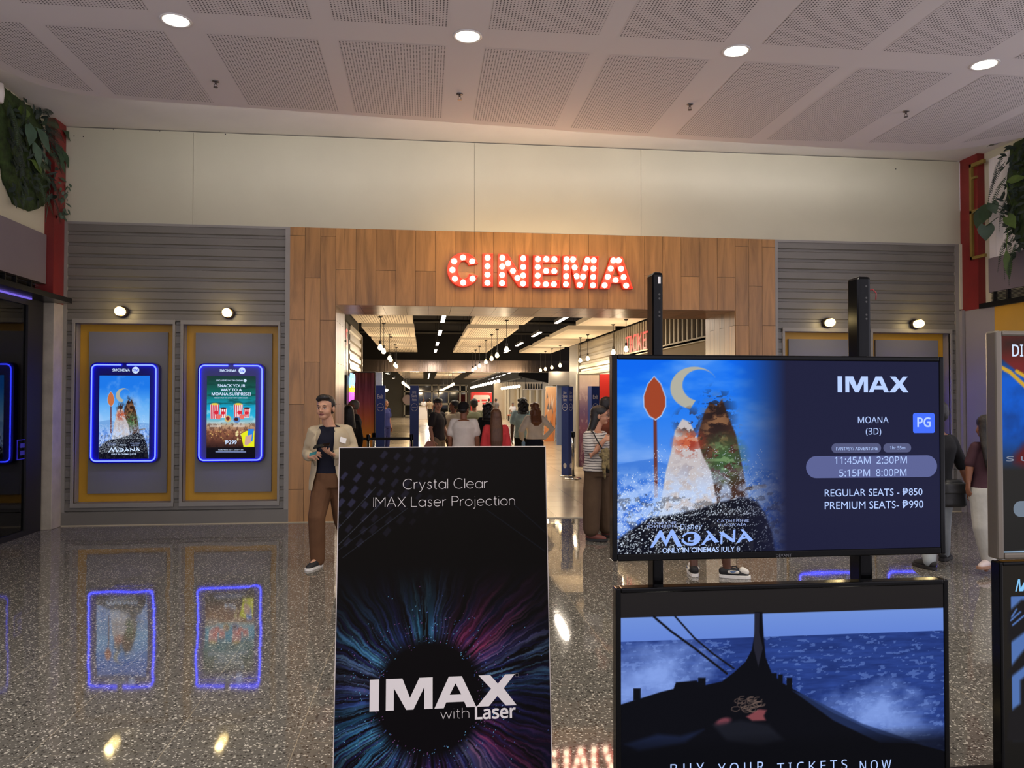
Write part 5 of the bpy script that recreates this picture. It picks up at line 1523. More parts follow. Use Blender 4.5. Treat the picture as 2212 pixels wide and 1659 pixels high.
MB().box((5.7, 43.8, 2.15), (6.9, 44.4, 2.19)).build('tray', M['white'], tray)
for k in range(7):
    x = 5.85 + k * 0.15; MB().tube([(x, 44.1, 2.19), (x, 44.1, 2.5)], [0.06, 0.035], 8).build('spotlight', M['cord'], tray)
MB().tube([(5.8, 44.1, 2.19), (5.8, 44.1, 4.4)], 0.01, 5).tube([(6.8, 44.1, 2.19), (6.8, 44.1, 4.4)], 0.01, 5).build('hanger_wire', M['cord'], tray)
for i, (px, py, Y) in enumerate(((833, 874 - 72, 36), (836, 806, 38), (839, 808, 40), (850, 817, 45))):
    p = at(px, py, Y)
    t = thing('spot_lamp', p, f'small round spotlight in the dark left part of the hall ceiling, {NTH[i]}', 'ceiling light', 'round spotlights of the dark left ceiling')
    MB().lathe(p, [(0.09, 0.0), (0.09, 0.12)], 12).build('can', M['cord'], t); MB().lathe(p, [(0.001, -0.004), (0.085, -0.003)], 12, cap=False).build('diffuser', M['globe'], t)
    MB().tube([p + Vector((0, 0, 0.12)), Vector((p.x, p.y, 4.4))], 0.012, 5).build('stem', M['cord'], t)
for i, (px, py, Y) in enumerate(((834, 843, 55),)):
    p = at(px, py, Y)
    t = thing('wall_lamp', (p.x, Y, p.z), 'white oval wall lamp on the far left olive wall', 'wall lamp')
    MB().ball(p, (0.16, 0.1, 0.1), 12, 8).build('globe', M['globe'], t, True)
    MB().box((p.x - 0.04, Y + 0.08, p.z - 0.04), (p.x + 0.04, Y + 0.5, p.z + 0.04)).build('arm', M['cord'], t)

# ------------------------------------------------ partitions with film posters
YP = 17.0
struct(MB().box((-1.55, YP, 0), (-1.06, YP + 0.2, 2.2)).build('wall_left', M['ribs']))
def qp(px, py, Y=YP - 0.012):
    p = at(px, py, Y); return (p.x, -p.z)
A = Art(150, 60, (-1.5, -2.17, -1.07, 0.0))
A.vgrad([(-2.17, (96, 52, 44)), (-1.9, (104, 56, 70)), (-1.55, (140, 70, 84)), (-1.2, (186, 100, 70)), (-0.8, (206, 140, 60)), (0, (190, 120, 70))])
n = A.n((2, 22), 4); A.mix(np.clip((n - 0.5) * 4, 0, 1) * np.clip((-0.6 - A.Y), 0, 1), (176, 110, 130), 0.5); A.mix(np.clip((0.45 - n) * 4, 0, 1) * np.clip((-0.9 - A.Y), 0, 1), (52, 24, 40), 0.6)
t = thing('film_poster', (-1.28, YP - 0.01, 0), 'tall purple and orange curtain poster inside the portal, left', 'poster')
MB().box((-1.51, YP - 0.011, 0.0), (-1.06, YP - 0.001, 2.185)).build('backing', M['black'], t)
picture('print', (-1.5, YP - 0.0115, 0.01), (-1.07, YP - 0.0115, 0.01), (-1.5, YP - 0.0115, 2.17), A.a, PRINT, t)
struct(MB().box((-1.055, YP - 0.04, 0), (-0.90, YP + 0.2, 2.19)).build('trim_14', M['steel'], bevel=0.01))
struct(MB().box((3.62, 18.0, 0), (4.5, 18.2, 2.2)).build('wall_right', M['ribs']))
A = Art(150, 70, (3.66, -2.18, 4.14, 0.0))
A.vgrad([(-2.18, (196, 176, 156)), (-1.9, (190, 168, 158)), (-1.6, (140, 116, 124)), (-1.3, (104, 82, 110)), (-0.9, (120, 80, 96)), (0, (90, 60, 80))])
A.ell(3.99, -1.75, 0.09, 0.30, (214, 176, 156), 0.7, 0.8); A.mix((A.n((12, 8), 3) > 0.6), (206, 190, 176), 0.3)
t = thing('film_poster', (3.9, 17.99, 0), 'tall pale mauve poster inside the portal, right, behind the exit pylon', 'poster')
MB().box((3.65, 17.989, 0), (4.145, 17.999, 2.19)).build('backing', M['black'], t)
picture('print', (3.66, 17.9885, 0.01), (4.14, 17.9885, 0.01), (3.66, 17.9885, 2.18), A.a, PRINT, t)
tag(MB().box((4.15, 17.98, 1.2), (4.47, 18, 2.2)).build('red_banner', mat('red_banner_cloth', S(186, 34, 26), 0.5)), 'plain red banner beside the pale mauve poster', 'banner')
for i, (xa, xb, yb, lab, c) in enumerate(((4.55, 5.0, 29.2, 'leaning poster panel with orange and cream shards beside the far right pylon', ((206, 170, 140), (200, 120, 70))), (4.98, 5.5, 30.4, 'leaning poster panel with pale blue shards behind the far right pylon', ((196, 196, 196), (120, 150, 190))))):
    A = Art(70, 40, (0, 0, 1, 2)); A.vgrad([(0, c[0]), (2, c[1])])
    r = random.Random(i)
    for _ in range(26):
        x, y = r.random(), r.random() * 2
        A.poly([(x, y), (x + r.uniform(-.2, .2), y + r.uniform(.1, .5)), (x + r.uniform(-.15, .15), y + r.uniform(.2, .6))], r.choice([c[1], (230, 226, 220), (90, 96, 110), (60, 60, 66)]), 0.8)
    t = thing('film_poster', ((xa + xb) / 2, yb, 0), lab, 'poster')
    MB().hull([(xa, yb, 0), (xb, yb, 0), (xb, yb + 0.03, 0), (xa, yb + 0.03, 0)], [(xa + 0.15, yb + 0.4, 2.1), (xb + 0.1, yb + 0.4, 2.1), (xb + 0.1, yb + 0.43, 2.1), (xa + 0.15, yb + 0.43, 2.1)]).build('panel', M['white'], t)
    picture('print', (xa, yb - 0.004, 0.0), (xb - 0.02, yb - 0.004, 0.0), (xa + 0.15, yb + 0.395, 2.08), A.a, PRINT, t)
    MB().hull([(xa + 0.2, yb + 0.40, 1.6), (xa + 0.26, yb + 0.40, 1.6), (xa + 0.26, yb + 0.44, 1.6), (xa + 0.2, yb + 0.44, 1.6)], [(xa + 0.2, yb + 0.95, 0), (xa + 0.26, yb + 0.95, 0), (xa + 0.26, yb + 1.0, 0), (xa + 0.2, yb + 1.0, 0)]).build('prop', M['cord'], t)

# ------------------------------------------------ neon writing on the hall walls
NRED = emat('red_neon', S(255, 40, 46), 1.6)
t = tag(write('ticket_sign', 'TICKETS', (HX1 - 0.06, 17.25, 2.93), 2.5, NRED, None, 0.0, 0.02, height=0.40, ux=Vector((0, -1, 0))), 'red neon TICKETS lettering on the right booth fascia', 'sign')
for y in (18.2, 16.6): MB().box((HX1 - 0.07, y - 0.03, 2.9), (HX1, y, 2.93)).build('sign_bracket', M['cord'], t)
t = tag(write('snack_sign', 'S', (HX0 + 0.05, 15.08, 2.77), 0.34, NRED, None, 0.0, 0.02, height=0.36, ux=Vector((0, 1, 0))), 'red neon letter S beside the left jamb of the portal', 'sign')
MB().box((HX0, 15.05, 2.7), (HX0 + 0.06, 15.1, 2.73)).build('sign_bracket', M['cord'], t)
t = thing('neon_sign', (HX0 + 0.1, 14.5, 1.9), 'colourful popcorn shaped neon sign on the left hall wall', 'sign')
def nz(name, pts, col, k=2.2):
    MB().tube([(HX0 + 0.16, 14.95 + u, 1.55 + v) for u, v in pts], 0.016, 6).build(name, emat('neon_' + name, col, k), t, True)
MB().box((HX0 + 0.02, 14.6, 1.5), (HX0 + 0.12, 15.9, 2.05)).build('back_plate', M['black'], t)
r = random.Random(5)
for k in range(6): nz('blue_loop', [(-0.1 + 0.16 * k + 0.09 * math.cos(a), 0.36 + 0.09 * (k % 2) + 0.09 * math.sin(a)) for a in np.linspace(0, 6.28, 12)], S(140, 200, 255))
for k in range(5): nz('yellow_loop', [(-0.05 + 0.16 * k + 0.07 * math.cos(a), 0.25 + 0.06 * math.sin(a)) for a in np.linspace(0, 6.28, 12)], S(255, 210, 40))
for k in range(6): nz('pink_bar', [(-0.1 + 0.14 * k, 0.18), (-0.08 + 0.13 * k, -0.02)], S(255, 90, 230))

# ------------------------------------------------ pylons and barrier posts
M['pylon'] = mat('blue_pylon_board', S(44, 70, 146), 0.45)
M['pwhite'] = mat('pylon_white_print', S(230, 228, 232), 0.5)
def pylon(x, y, rot, txt, lab, wd=0.175, ht=1.87):
    t = thing('queue_pylon', (x, y, 0), lab, 'sign post', 'blue queue pylons')
    c, s = math.cos(rot), math.sin(rot)
    X, Y = Vector((c, s, 0)), Vector((-s, c, 0))
    O = Vector((x, y, 0))
    h = wd / 2
    ring = [O + X * a * h + Y * b * h for a, b in ((-1, -1), (1, -1), (1, 1), (-1, 1))]
    MB().hull([p + Vector((0, 0, 0.03)) for p in ring], [p + Vector((0, 0, ht)) for p in ring]).build('column', M['pylon'], t)
    MB().lathe((x, y, 0), [(0.17, 0), (0.17, 0.012), (0.10, 0.03), (0.03, 0.035)], 24).build('foot_disc', M['steel'], t, True)
    faces = [(X, -Y)] + ([(Y * -1, -X)] if abs(rot) > 0.3 and rot < 0 else [(Y, X)] if abs(rot) > 0.3 else [])
    for ux_, nrm in ([(X, -Y), (-Y, -X)] if rot > 0.3 else [(X, -Y)]):
        f0 = O + nrm * (h + 0.001)
        lines = txt.split('\n')
        for i, q in enumerate(lines):
            write('lettering', q, f0 + Vector((0, 0, ht - (0.22 if len(lines) == 1 else 0.13 + 0.075 * i))), 0.115 if len(lines) == 1 else {'Line': 0.075, 'Starts': 0.11, 'Here': 0.085}[q], M['pwhite'], t, 0.015, 0.001, ux=ux_, height=0.085 if len(lines) == 1 else 0.055)
        cz = ht - 0.43
        g = MB(); g.tube([f0 + ux_ * 0.062 * math.cos(a) + Vector((0, 0, cz + 0.075 * math.sin(a))) for a in np.linspace(0, 2 * PI, 22, endpoint=False)], 0.004, 4, closed=True)
        g.tube([f0 - ux_ * 0.042 + Vector((0, 0, cz)), f0 + ux_ * 0.042 + Vector((0, 0, cz))], 0.004, 4)
        g.build('circle_symbol', M['pwhite'], t)
        g = MB(); g.hull([f0 + ux_ * 0.04 * math.cos(a) + Vector((0, 0, 0.22 + 0.055 * math.sin(a))) for a in np.linspace(0, 2 * PI, 16, endpoint=False)], [f0 + nrm * 0.002 + ux_ * 0.04 * math.cos(a) + Vector((0, 0, 0.22 + 0.055 * math.sin(a))) for a in np.linspace(0, 2 * PI, 16, endpoint=False)])
        g.build('round_badge', M['pwhite'], t)
    return t
pylon(at(822, 880, 15.5).x, 15.5, 0.0, 'Exit', 'blue exit pylon beside the curtain poster')
pylon(at(895, 880, 15.6).x, 15.6, 0.0, 'Line\nStarts\nHere', 'blue queue start pylon behind the standee, left half of the hall')
pylon(at(1225.5, 880, 15.9).x, 15.9, PI / 4, 'Line\nStarts\nHere', 'blue queue start pylon with two lettered faces, right of the standee')
pylon(at(1282, 880, 15.6).x, 15.6, 0.25, 'Exit', 'blue exit pylon before the pale mauve poster at the right')
def post(x, y, lab):
    t = thing('barrier_post', (x, y, 0), lab, 'barrier post', 'steel barrier posts')
    MB().lathe((x, y, 0), [(0.17, 0), (0.17, 0.012), (0.13, 0.03), (0.04, 0.045), (0.03, 0.05)], 24).build('base', M['steel'], t, True)
    MB().tube([(x, y, 0.04), (x, y, 0.86)], 0.028, 12).build('pole', M['steel'], t, True)
    MB().lathe((x, y, 0.84), [(0.034, 0), (0.036, 0.01), (0.036, 0.10), (0.03, 0.11)], 14).build('belt_head', M['blackgloss'], t)
    return t
pa = at(795.5, 935, 14.4); pb_ = at(889, 933, 14.4); pc = at(807, 935, 15.0); pd = at(1238, 932, 15.3)
post(pa.x, 14.4, 'steel barrier post at the left end of the black belt'); post(pb_.x, 14.4, 'steel barrier post at the right end of the black belt')
post(pc.x, 15.1, 'steel barrier post just before the left exit pylon'); post(pd.x, 15.3, 'steel barrier post beside the pylon with two lettered faces')
tag(MB().box((pa.x - 0.42, 14.395, 0.845), (pa.x - 0.037, 14.405, 0.895)).build('barrier_belt', mat('black_webbing_end', S(18, 17, 17), 0.7)), 'black belt running left from the barrier post, behind the man in the jacket', 'belt')
tag(MB().box((pa.x + 0.037, 14.395, 0.845), (pb_.x - 0.037, 14.405, 0.895)).build('barrier_belt', mat('black_webbing', S(18, 17, 17), 0.7)), 'black retractable belt between two steel barrier posts', 'belt')
# ---------------------------------------------------------------- people
class Blob:
    """closed pieces that a voxel remesh melts into one continuous surface"""
    def __init__(s): s.m = MB()
    def ell(s, c, r, R=None, nu=16, nv=10):
        k = MB().ball((0, 0, 0), r, nu, nv)
        R = R or Matrix()
        s.m.add([Vector(c) + (R @ Vector(v)) for v in k.v], k.f); return s
    def limb(s, pts, rad, n=12):
        s.m.tube(pts, list(rad), n)
        for p, r in ((pts[0], rad[0]), (pts[-1], rad[-1])): s.ell(p, (r, r, r), None, n, 6)
        return s
    def loft(s, rs): s.m.rings(rs, True); return s
    def build(s, name, m, parent, vox, smooth=4, label=None):
        me = s.m.mesh('tmp', m)
        o = bpy.data.objects.new('tmp', me); COL.objects.link(o)
        r = o.modifiers.new('r', 'REMESH'); r.mode = 'VOXEL'; r.voxel_size = vox
        q = o.modifiers.new('s', 'SMOOTH'); q.factor = 0.5; q.iterations = smooth
        bpy.context.view_layer.update()
        me2 = bpy.data.meshes.new_from_object(o.evaluated_get(bpy.context.evaluated_depsgraph_get()))
        bpy.data.objects.remove(o); bpy.data.meshes.remove(me)
        me2.materials.clear(); me2.materials.append(m)
        me2.polygons.foreach_set('use_smooth', [True] * len(me2.polygons))
        me2.polygons.foreach_set('material_index', [0] * len(me2.polygons))
        me2.name = name
        o = bpy.data.objects.new(name, me2); COL.objects.link(o)
        own(o, parent)
        if label: o['label'] = label
        return o

SKIN = mat('skin_tan', S(176, 126, 98), 0.5, var=(14, 0.05))
SKIN2 = mat('skin_brown', S(134, 88, 64), 0.5, var=(14, 0.05))
SKIN3 = mat('skin_dark', S(92, 60, 46), 0.5, var=(14, 0.05))
HAIRB = mat('black_hair', S(24, 20, 18), 0.45, bump=(30, 0.5), stretch=(6, 6, 0.6))
HAIRBR = mat('brown_hair', S(84, 54, 34), 0.4, var=(30, 0.35), bump=(30, 0.6), stretch=(5, 5, 0.35))
HAIRAU = mat('auburn_hair', S(116, 70, 40), 0.4, var=(26, 0.35), bump=(26, 0.6), stretch=(4, 4, 0.5))
HAIRGR = mat('grey_hair', S(110, 100, 90), 0.6, bump=(60, 0.4))
EYEW = mat('eye_white', S(220, 214, 206), 0.3); EYED = mat('eye_dark', S(30, 20, 16), 0.2); LIPS = mat('lips', S(142, 82, 74), 0.45)
def cloth(name, c, rough=0.85, fold=0.5): return mat(name, c, rough, spec=0.2, var=(7, 0.10), bump=(11, fold))

def skeleton(pos, yaw, h, female=False, **ov):
    k = h / 1.70
    T = Matrix.Translation(Vector(pos)) @ Matrix.Rotation(yaw, 4, 'Z') @ Matrix.Scale(k, 4)
    sw = 0.150 if female else 0.172
    L = dict(pelvis=(0, 0.005, 0.93), neck=(0, 0.02, 1.43), head=(0, -0.005, 1.585),
             shL=(sw, 0.01, 1.385), shR=(-sw, 0.01, 1.385), elL=(sw + 0.055, 0.03, 1.11), elR=(-sw - 0.055, 0.03, 1.11),
             wrL=(sw + 0.06, -0.03, 0.87), wrR=(-sw - 0.06, -0.03, 0.87),
             hipL=(0.088, 0, 0.90), hipR=(-0.088, 0, 0.90), knL=(0.095, -0.02, 0.49), knR=(-0.095, -0.02, 0.49), anL=(0.10, 0.02, 0.085), anR=(-0.10, 0.02, 0.085))
    L.update({a: b for a, b in ov.items() if not isinstance(b, Vector)})
    J = {a: T @ Vector(b) for a, b in L.items()}
    J.update({a: b for a, b in ov.items() if isinstance(b, Vector)})
    return J, k, yaw

def hand(B, w, d, nrm, k, side=1, curl=0.4, spread=1.0):
    """palm and five separate fingers; d = direction, nrm = back of the hand, side: thumb side along d x nrm"""
    d = Vector(d).normalized(); nrm = Vector(nrm); nrm = (nrm - d * nrm.dot(d)).normalized()
    lat = d.cross(nrm) * side
    w = Vector(w)
    kn = []
    for i, (o, l) in enumerate(((0.028, 0.088), (0.0095, 0.092), (-0.0095, 0.087), (-0.027, 0.078))):
        q = w + d * l * k + lat * o * k
        B.limb([w + lat * o * 0.55 * k + d * 0.012 * k, q], [0.0155 * k, 0.0125 * k], 8); kn.append(q)
    for i, (q, l) in enumerate(zip(kn, (0.072, 0.080, 0.074, 0.058))):
        a = curl * (0.8 + 0.15 * i); p = q; pts = [q]
        for j, f in enumerate((0.45, 0.32, 0.23)):
            ang = a * (j + 0.7)
            p = p + (d * math.cos(ang) - nrm * math.sin(ang) + lat * (0.10 - 0.07 * i) * spread) * l * f * k; pts.append(p)
        B.limb(pts, [0.0098 * k, 0.0090 * k, 0.0082 * k, 0.0070 * k], 8)
    t0 = w + lat * 0.022 * k + d * 0.022 * k
    t1 = t0 + (lat * 0.8 + d * 0.62 - nrm * 0.35).normalized() * 0.040 * k; t2 = t1 + (d * 0.85 + lat * 0.35 - nrm * 0.45).normalized() * 0.034 * k
    t3 = t2 + (d * 0.95 - nrm * 0.35).normalized() * 0.024 * k
    B.limb([t0, t1, t2, t3], [0.014 * k, 0.0115 * k, 0.0100 * k, 0.0078 * k], 8)

TORSO = [(0.0, .150, .108, 0), (0.14, .162, .112, 0), (0.30, .142, .100, -0.004), (0.44, .136, .098, -0.006), (0.60, .152, .108, -0.008), (0.78, .168, .108, 0), (0.90, .150, .088, .008), (0.97, .095, .066, .01), (1.0, .058, .056, .01)]
TORSOF = [(0.0, .160, .112, 0), (0.14, .170, .116, 0), (0.30, .142, .100, -0.004), (0.44, .124, .092, -0.006), (0.60, .140, .112, -0.014), (0.78, .148, .104, -0.004), (0.90, .130, .082, .008), (0.97, .085, .062, .01), (1.0, .052, .052, .01)]
def torso_rings(J, k, yaw, prof, t0, t1, grow, n=24, hem=None):
    base = J['pelvis'] - Vector((0, 0, 0.09 * k)); top = J['neck']
    ts = sorted(set([t0, t1] + [p[0] for p in prof if t0 < p[0] < t1]))
    R = Matrix.Rotation(yaw, 3, 'Z')
    shm = J['shR'] - J['shL']; 
    rs = []
    for t in ts:
        rx = np.interp(t, [p[0] for p in prof], [p[1] for p in prof]); ry = np.interp(t, [p[0] for p in prof], [p[2] for p in prof]); cy = np.interp(t, [p[0] for p in prof], [p[3] for p in prof])
        c = base.lerp(top, t) + R @ Vector((0, cy * k, 0))
        g = grow(t) if callable(grow) else grow
        rs.append([c + R @ Vector(((rx + g) * k * math.copysign(abs(math.cos(a)) ** 0.85, math.cos(a)), (ry + g) * k * math.copysign(abs(math.sin(a)) ** 0.9, math.sin(a)), 0)) for a in np.linspace(0, 2 * PI, n, endpoint=False)])
    return rs

def person(lab, J, k, yaw, hyaw=None, female=False, skin=SKIN, hair=('short', HAIRB), top=None, bottom=None, shoes=None, vox=0.012, face=False, hands=None, tilt=0.0, nod=0.0, group=None, base=None, hk=1.06, bodywide=0.0, top_hem=0.06, extra=None):
    pos = base or Vector((J['pelvis'].x, J['pelvis'].y, 0))
    t = thing('person', pos, lab, 'person', group)
    prof = TORSOF if female else TORSO
    B = Blob()
    B.loft(torso_rings(J, k, yaw, prof, 0.02, 1.0, bodywide))
    hy = yaw if hyaw is None else hyaw
    H = Matrix.Translation(J['head']) @ Matrix.Rotation(hy, 4, 'Z') @ Matrix.Rotation(nod, 4, 'X') @ Matrix.Rotation(tilt, 4, 'Y') @ Matrix.Scale(k * hk, 4)
    h = lambda x, y, z: H @ Vector((x, y, z - 1.585))
    H3 = H.to_3x3()
    B.limb([J['neck'] - Vector((0, 0, 0.03 * k)), h(0, 0.015, 1.53)], [0.058 * k, 0.053 * k])
    he = lambda c, r: B.ell(h(*c), Vector(r), H3)
    he((0, 0.012, 1.622), (.074, .094, .080)); he((0, -0.022, 1.565), (.062, .068, .080)); he((0, -0.052, 1.512), (.036, .034, .028))
    he((0.03, -0.045, 1.555), (.032, .036, .034)); he((-0.03, -0.045, 1.555), (.032, .036, .034)); he((0, -0.074, 1.612), (.046, .018, .018))
    B.limb([h(0, -0.088, 1.596), h(0, -0.106, 1.562)], [0.0085 * k, 0.0125 * k], 8); he((0.011, -0.093, 1.557), (.009, .010, .008)); he((-0.011, -0.093, 1.557), (.009, .010, .008))
    for s in (-1, 1): he((s * 0.076, 0.012, 1.578), (.010, .020, .031))
    for s in 'LR':
        B.limb([J['sh' + s], J['el' + s], J['wr' + s]], [0.050 * k, 0.040 * k, 0.027 * k])
        B.limb([J['el' + s].lerp(J['wr' + s], 0.3), J['wr' + s]], [0.040 * k, 0.027 * k])
        d = (J['wr' + s] - J['el' + s]).normalized()
        hp = (hands or {}).get(s, {})
        nr = hp.get('nrm', Matrix.Rotation(yaw, 3, 'Z') @ Vector((1 if s == 'L' else -1, 0, 0)))
        hand(B, J['wr' + s], hp.get('dir', d), nr, k, hp.get('side', 1 if s == 'L' else -1), hp.get('curl', 0.35))
        B.limb([J['hip' + s], J['kn' + s], J['an' + s]], [0.082 * k, 0.052 * k, 0.036 * k])
        B.limb([J['kn' + s].lerp(J['an' + s], 0.08), J['kn' + s].lerp(J['an' + s], 0.35) + (Matrix.Rotation(yaw, 3, 'Z') @ Vector((0, 0.012 * k, 0))), J['an' + s]], [0.050 * k, 0.054 * k, 0.036 * k])
        fd = J.get('toe' + s, None)
        tv = (fd - J['an' + s]) if fd is not None else Matrix.Rotation(yaw, 3, 'Z') @ Vector((0, -0.15 * k, -0.05 * k))
        B.limb([J['an' + s], J['an' + s] + tv * 0.75], [0.034 * k, 0.020 * k])
    B.build('body', skin, t, vox * 0.55 if face else vox * 0.8, 3)
    # hair
    st, hm = hair
    if st != 'none':
        G = Blob(); ge = lambda c, r: G.ell(h(*c), Vector(r), H3)
        if st in ('short', 'quiff', 'bowl'):
            ge((0, 0.022, 1.646), (.078, .092, .066)); ge((0, 0.046, 1.600), (.075, .070, .088)); ge((0.066, 0.022, 1.622), (.016, .045, .045)); ge((-0.066, 0.022, 1.622), (.016, .045, .045))
            if st == 'quiff': ge((0.0, -0.045, 1.684), (.064, .048, .030)); ge((-0.035, -0.055, 1.668), (.034, .030, .024))
            if st == 'bowl': ge((0, -0.055, 1.652), (.070, .040, .040)); ge((0, 0.01, 1.66), (.09, .10, .065))
        elif st == 'crop':
            ge((0, 0.020, 1.632), (.077, .093, .074)); ge((0, 0.044, 1.600), (.074, .068, .080))
        elif st == 'cap':
            ge((0, 0.012, 1.652), (.084, .104, .070)); ge((0, 0.04, 1.612), (.079, .076, .05))
        else:
            ge((0, 0.022, 1.640), (.086, .100, .078)); ge((0, 0.05, 1.59), (.088, .075, .10))
            ln = {'long': 1.16, 'mid': 1.24, 'vlong': 1.02, 'wavy': 1.26, 'curly': 1.38}[st]
            wd = {'long': .10, 'mid': .095, 'vlong': .098, 'wavy': .105, 'curly': .11}[st]
            G.loft([[h(a_ * math.cos(q), 0.062 + dy + b_ * math.sin(q), z) for q in np.linspace(0, 2 * PI, 18, endpoint=False)] for z, a_, b_, dy in
                    ((1.62, .084, .062, -.012), (1.54, .094, .060, 0), (1.46, wd, .058, .024), (1.40, wd * 1.05, .056, .052), ((1.40 + ln) / 2, wd * 1.02, .052, .082), (ln + 0.05, wd * .85, .040, .078), (ln, wd * .45, .018, .072))])
            if st in ('wavy', 'curly'):
                r = random.Random(7)
                for _ in range(26):
                    z = r.uniform(ln + 0.03, 1.66); q = r.uniform(0.1, PI - 0.1)
                    ge((0.092 * math.cos(q), 0.055 + 0.07 * math.sin(q), z), (.026, .026, .034))
        G.build('hair', hm, t, 0.009, 3)
        if st == 'cap':
            he2 = MB(); 
            he2.rings([[h(0.078 * math.cos(a), (-0.06 - 0.10 * max(0, -math.sin(a)) * w_), 1.632 - 0.012 * w_) for a in np.linspace(PI, 2 * PI, 12)] for w_ in (0.2, 1.0)], False)
            o = he2.build('cap_peak', hm, t, True); m = o.modifiers.new('solid', 'SOLIDIFY'); m.thickness = 0.006
            hh = Blob(); hh.ell(h(0, 0.05, 1.585), Vector((.072, .066, .05)), H3); hh.build('hair', HAIRB, t, 0.01, 2)
    if face:
        for s in (-1, 1):
            MB().ball(h(s * 0.030, -0.079, 1.588), (0.0125 * k, 0.008 * k, 0.0062 * k), 12, 8).build('eye', EYEW, t, True)
            MB().ball(h(s * 0.030 + 0.001, -0.0855, 1.588), (0.0056 * k, 0.003 * k, 0.0056 * k), 10, 8).build('iris', EYED, t, True)
            MB().tube([h(s * 0.013, -0.090, 1.609), h(s * 0.030, -0.092, 1.614), h(s * 0.050, -0.079, 1.609)], [0.003 * k, 0.0042 * k, 0.002 * k], 6).build('eyebrow', HAIRB, t, True)
            MB().tube([h(s * 0.016, -0.085, 1.592), h(s * 0.030, -0.0885, 1.5965), h(s * 0.045, -0.077, 1.592)], 0.0020 * k, 5).build('eyelid', EYED, t, True)
        MB().tube([h(-0.024, -0.080, 1.531), h(-0.009, -0.0905, 1.5345), h(0.009, -0.0905, 1.5345), h(0.024, -0.080, 1.531)], [0.002 * k, 0.005 * k, 0.005 * k, 0.002 * k], 7).build('upper_lip', LIPS, t, True)
        MB().tube([h(-0.021, -0.081, 1.5275), h(0, -0.0905, 1.5245), h(0.021, -0.081, 1.5275)], [0.002 * k, 0.0058 * k, 0.002 * k], 7).build('lower_lip', LIPS, t, True)
    # clothes
    if top:
        nm, tm, sl, g = top[:4]
        G = Blob(); G.loft(torso_rings(J, k, yaw, prof, top_hem, 0.975, lambda q: (g + bodywide) * (1 if q < 0.9 else 0.55)))
        for s in 'LR':
            a, b, c = J['sh' + s], J['el' + s], J['wr' + s]
            r0 = 0.052 + g * 0.62
            if sl == 'short': G.limb([a, a.lerp(b, 0.62)], [r0 * k, (r0 + 0.012) * k]); 
            elif sl == 'elbow': G.limb([a, b], [r0 * k, (r0 - 0.004) * k])
            elif sl == 'long': G.limb([a, b, b.lerp(c, 0.93)], [r0 * k, (r0 - 0.006) * k, (r0 - 0.022) * k])
            G.limb([a, J['neck'].lerp(a, 0.35) - Vector((0, 0, 0.015 * k))], [r0 * k, 0.045 * k])
        if extra: extra(G)
        G.build(nm, tm, t, vox, 4)
    if bottom:
        nm, bmat, stl, g = bottom[:4]
        G = Blob(); G.loft(torso_rings(J, k, yaw, prof, 0.0, 0.24, g * 0.7 + bodywide))
        for s in 'LR':
            a, b, c = J['hip' + s], J['kn' + s], J['an' + s]
            if stl == 'trousers': G.limb([a, b, b.lerp(c, 0.6), b.lerp(c, 1.02)], [(0.090 + g) * k, (0.062 + g) * k, (0.057 + g) * k, (0.049 + g) * k])
            elif stl == 'slim': G.limb([a, b, b.lerp(c, 0.93)], [(0.088 + g) * k, (0.056 + g) * k, (0.044 + g) * k])
            elif stl == 'wide': G.limb([a, a.lerp(b, .5), b, b.lerp(c, 0.82)], [(0.095 + g) * k, (0.10 + g) * k, (0.098 + g) * k, (0.088 + g) * k])
            elif stl == 'shorts': G.limb([a, a.lerp(b, 0.9)], [(0.095 + g) * k, (0.085 + g) * k])
        G.build(nm, bmat, t, vox, 4)
    if shoes:
        um, so = shoes
        for s in 'LR':
            a = J['an' + s]; fd = J.get('toe' + s)
            tv = ((fd - a) if fd is not None else Matrix.Rotation(yaw, 3, 'Z') @ Vector((0, -0.15 * k, 0)))
            lift = max(0.0, a.z - 0.085 * k)
            tv = Vector((tv.x, tv.y, 0)); tv.normalize()
            G = Blob(); z0 = a.z - 0.085 * k
            heel = Vector((a.x, a.y, z0 + 0.045 * k)) - tv * 0.035 * k
            G.limb([heel + Vector((0, 0, 0.012 * k)), heel + tv * 0.07 * k + Vector((0, 0, 0.01 * k)), heel + tv * 0.13 * k + Vector((0, 0, -0.004 * k)), heel + tv * 0.20 * k + Vector((0, 0, -0.012 * k))], [0.040 * k, 0.042 * k, 0.041 * k, 0.030 * k])
            G.limb([a - Vector((0, 0, 0.02 * k)), heel + tv * 0.05 * k], [0.042 * k, 0.042 * k])
            sh = G.build('shoe', um, t, 0.008, 3)
            sd = Vector((-tv.y, tv.x, 0))
            pr = [(-0.085, 0.0), (-0.078, .028), (-0.04, .040), (0.03, .042), (0.10, .047), (0.15, .043), (0.185, .024), (0.195, 0.0)]
            pr = pr + [(u, -v) for u, v in pr[-2:0:-1]]
            c0 = Vector((a.x, a.y, z0)) + tv * 0.015 * k
            MB().hull([c0 + tv * u * k + sd * v * k for u, v in pr], [c0 + tv * u * k + sd * v * k + Vector((0, 0, 0.030 * k)) for u, v in pr]).build('sole', so, sh, bevel=0.003)
    return t, h

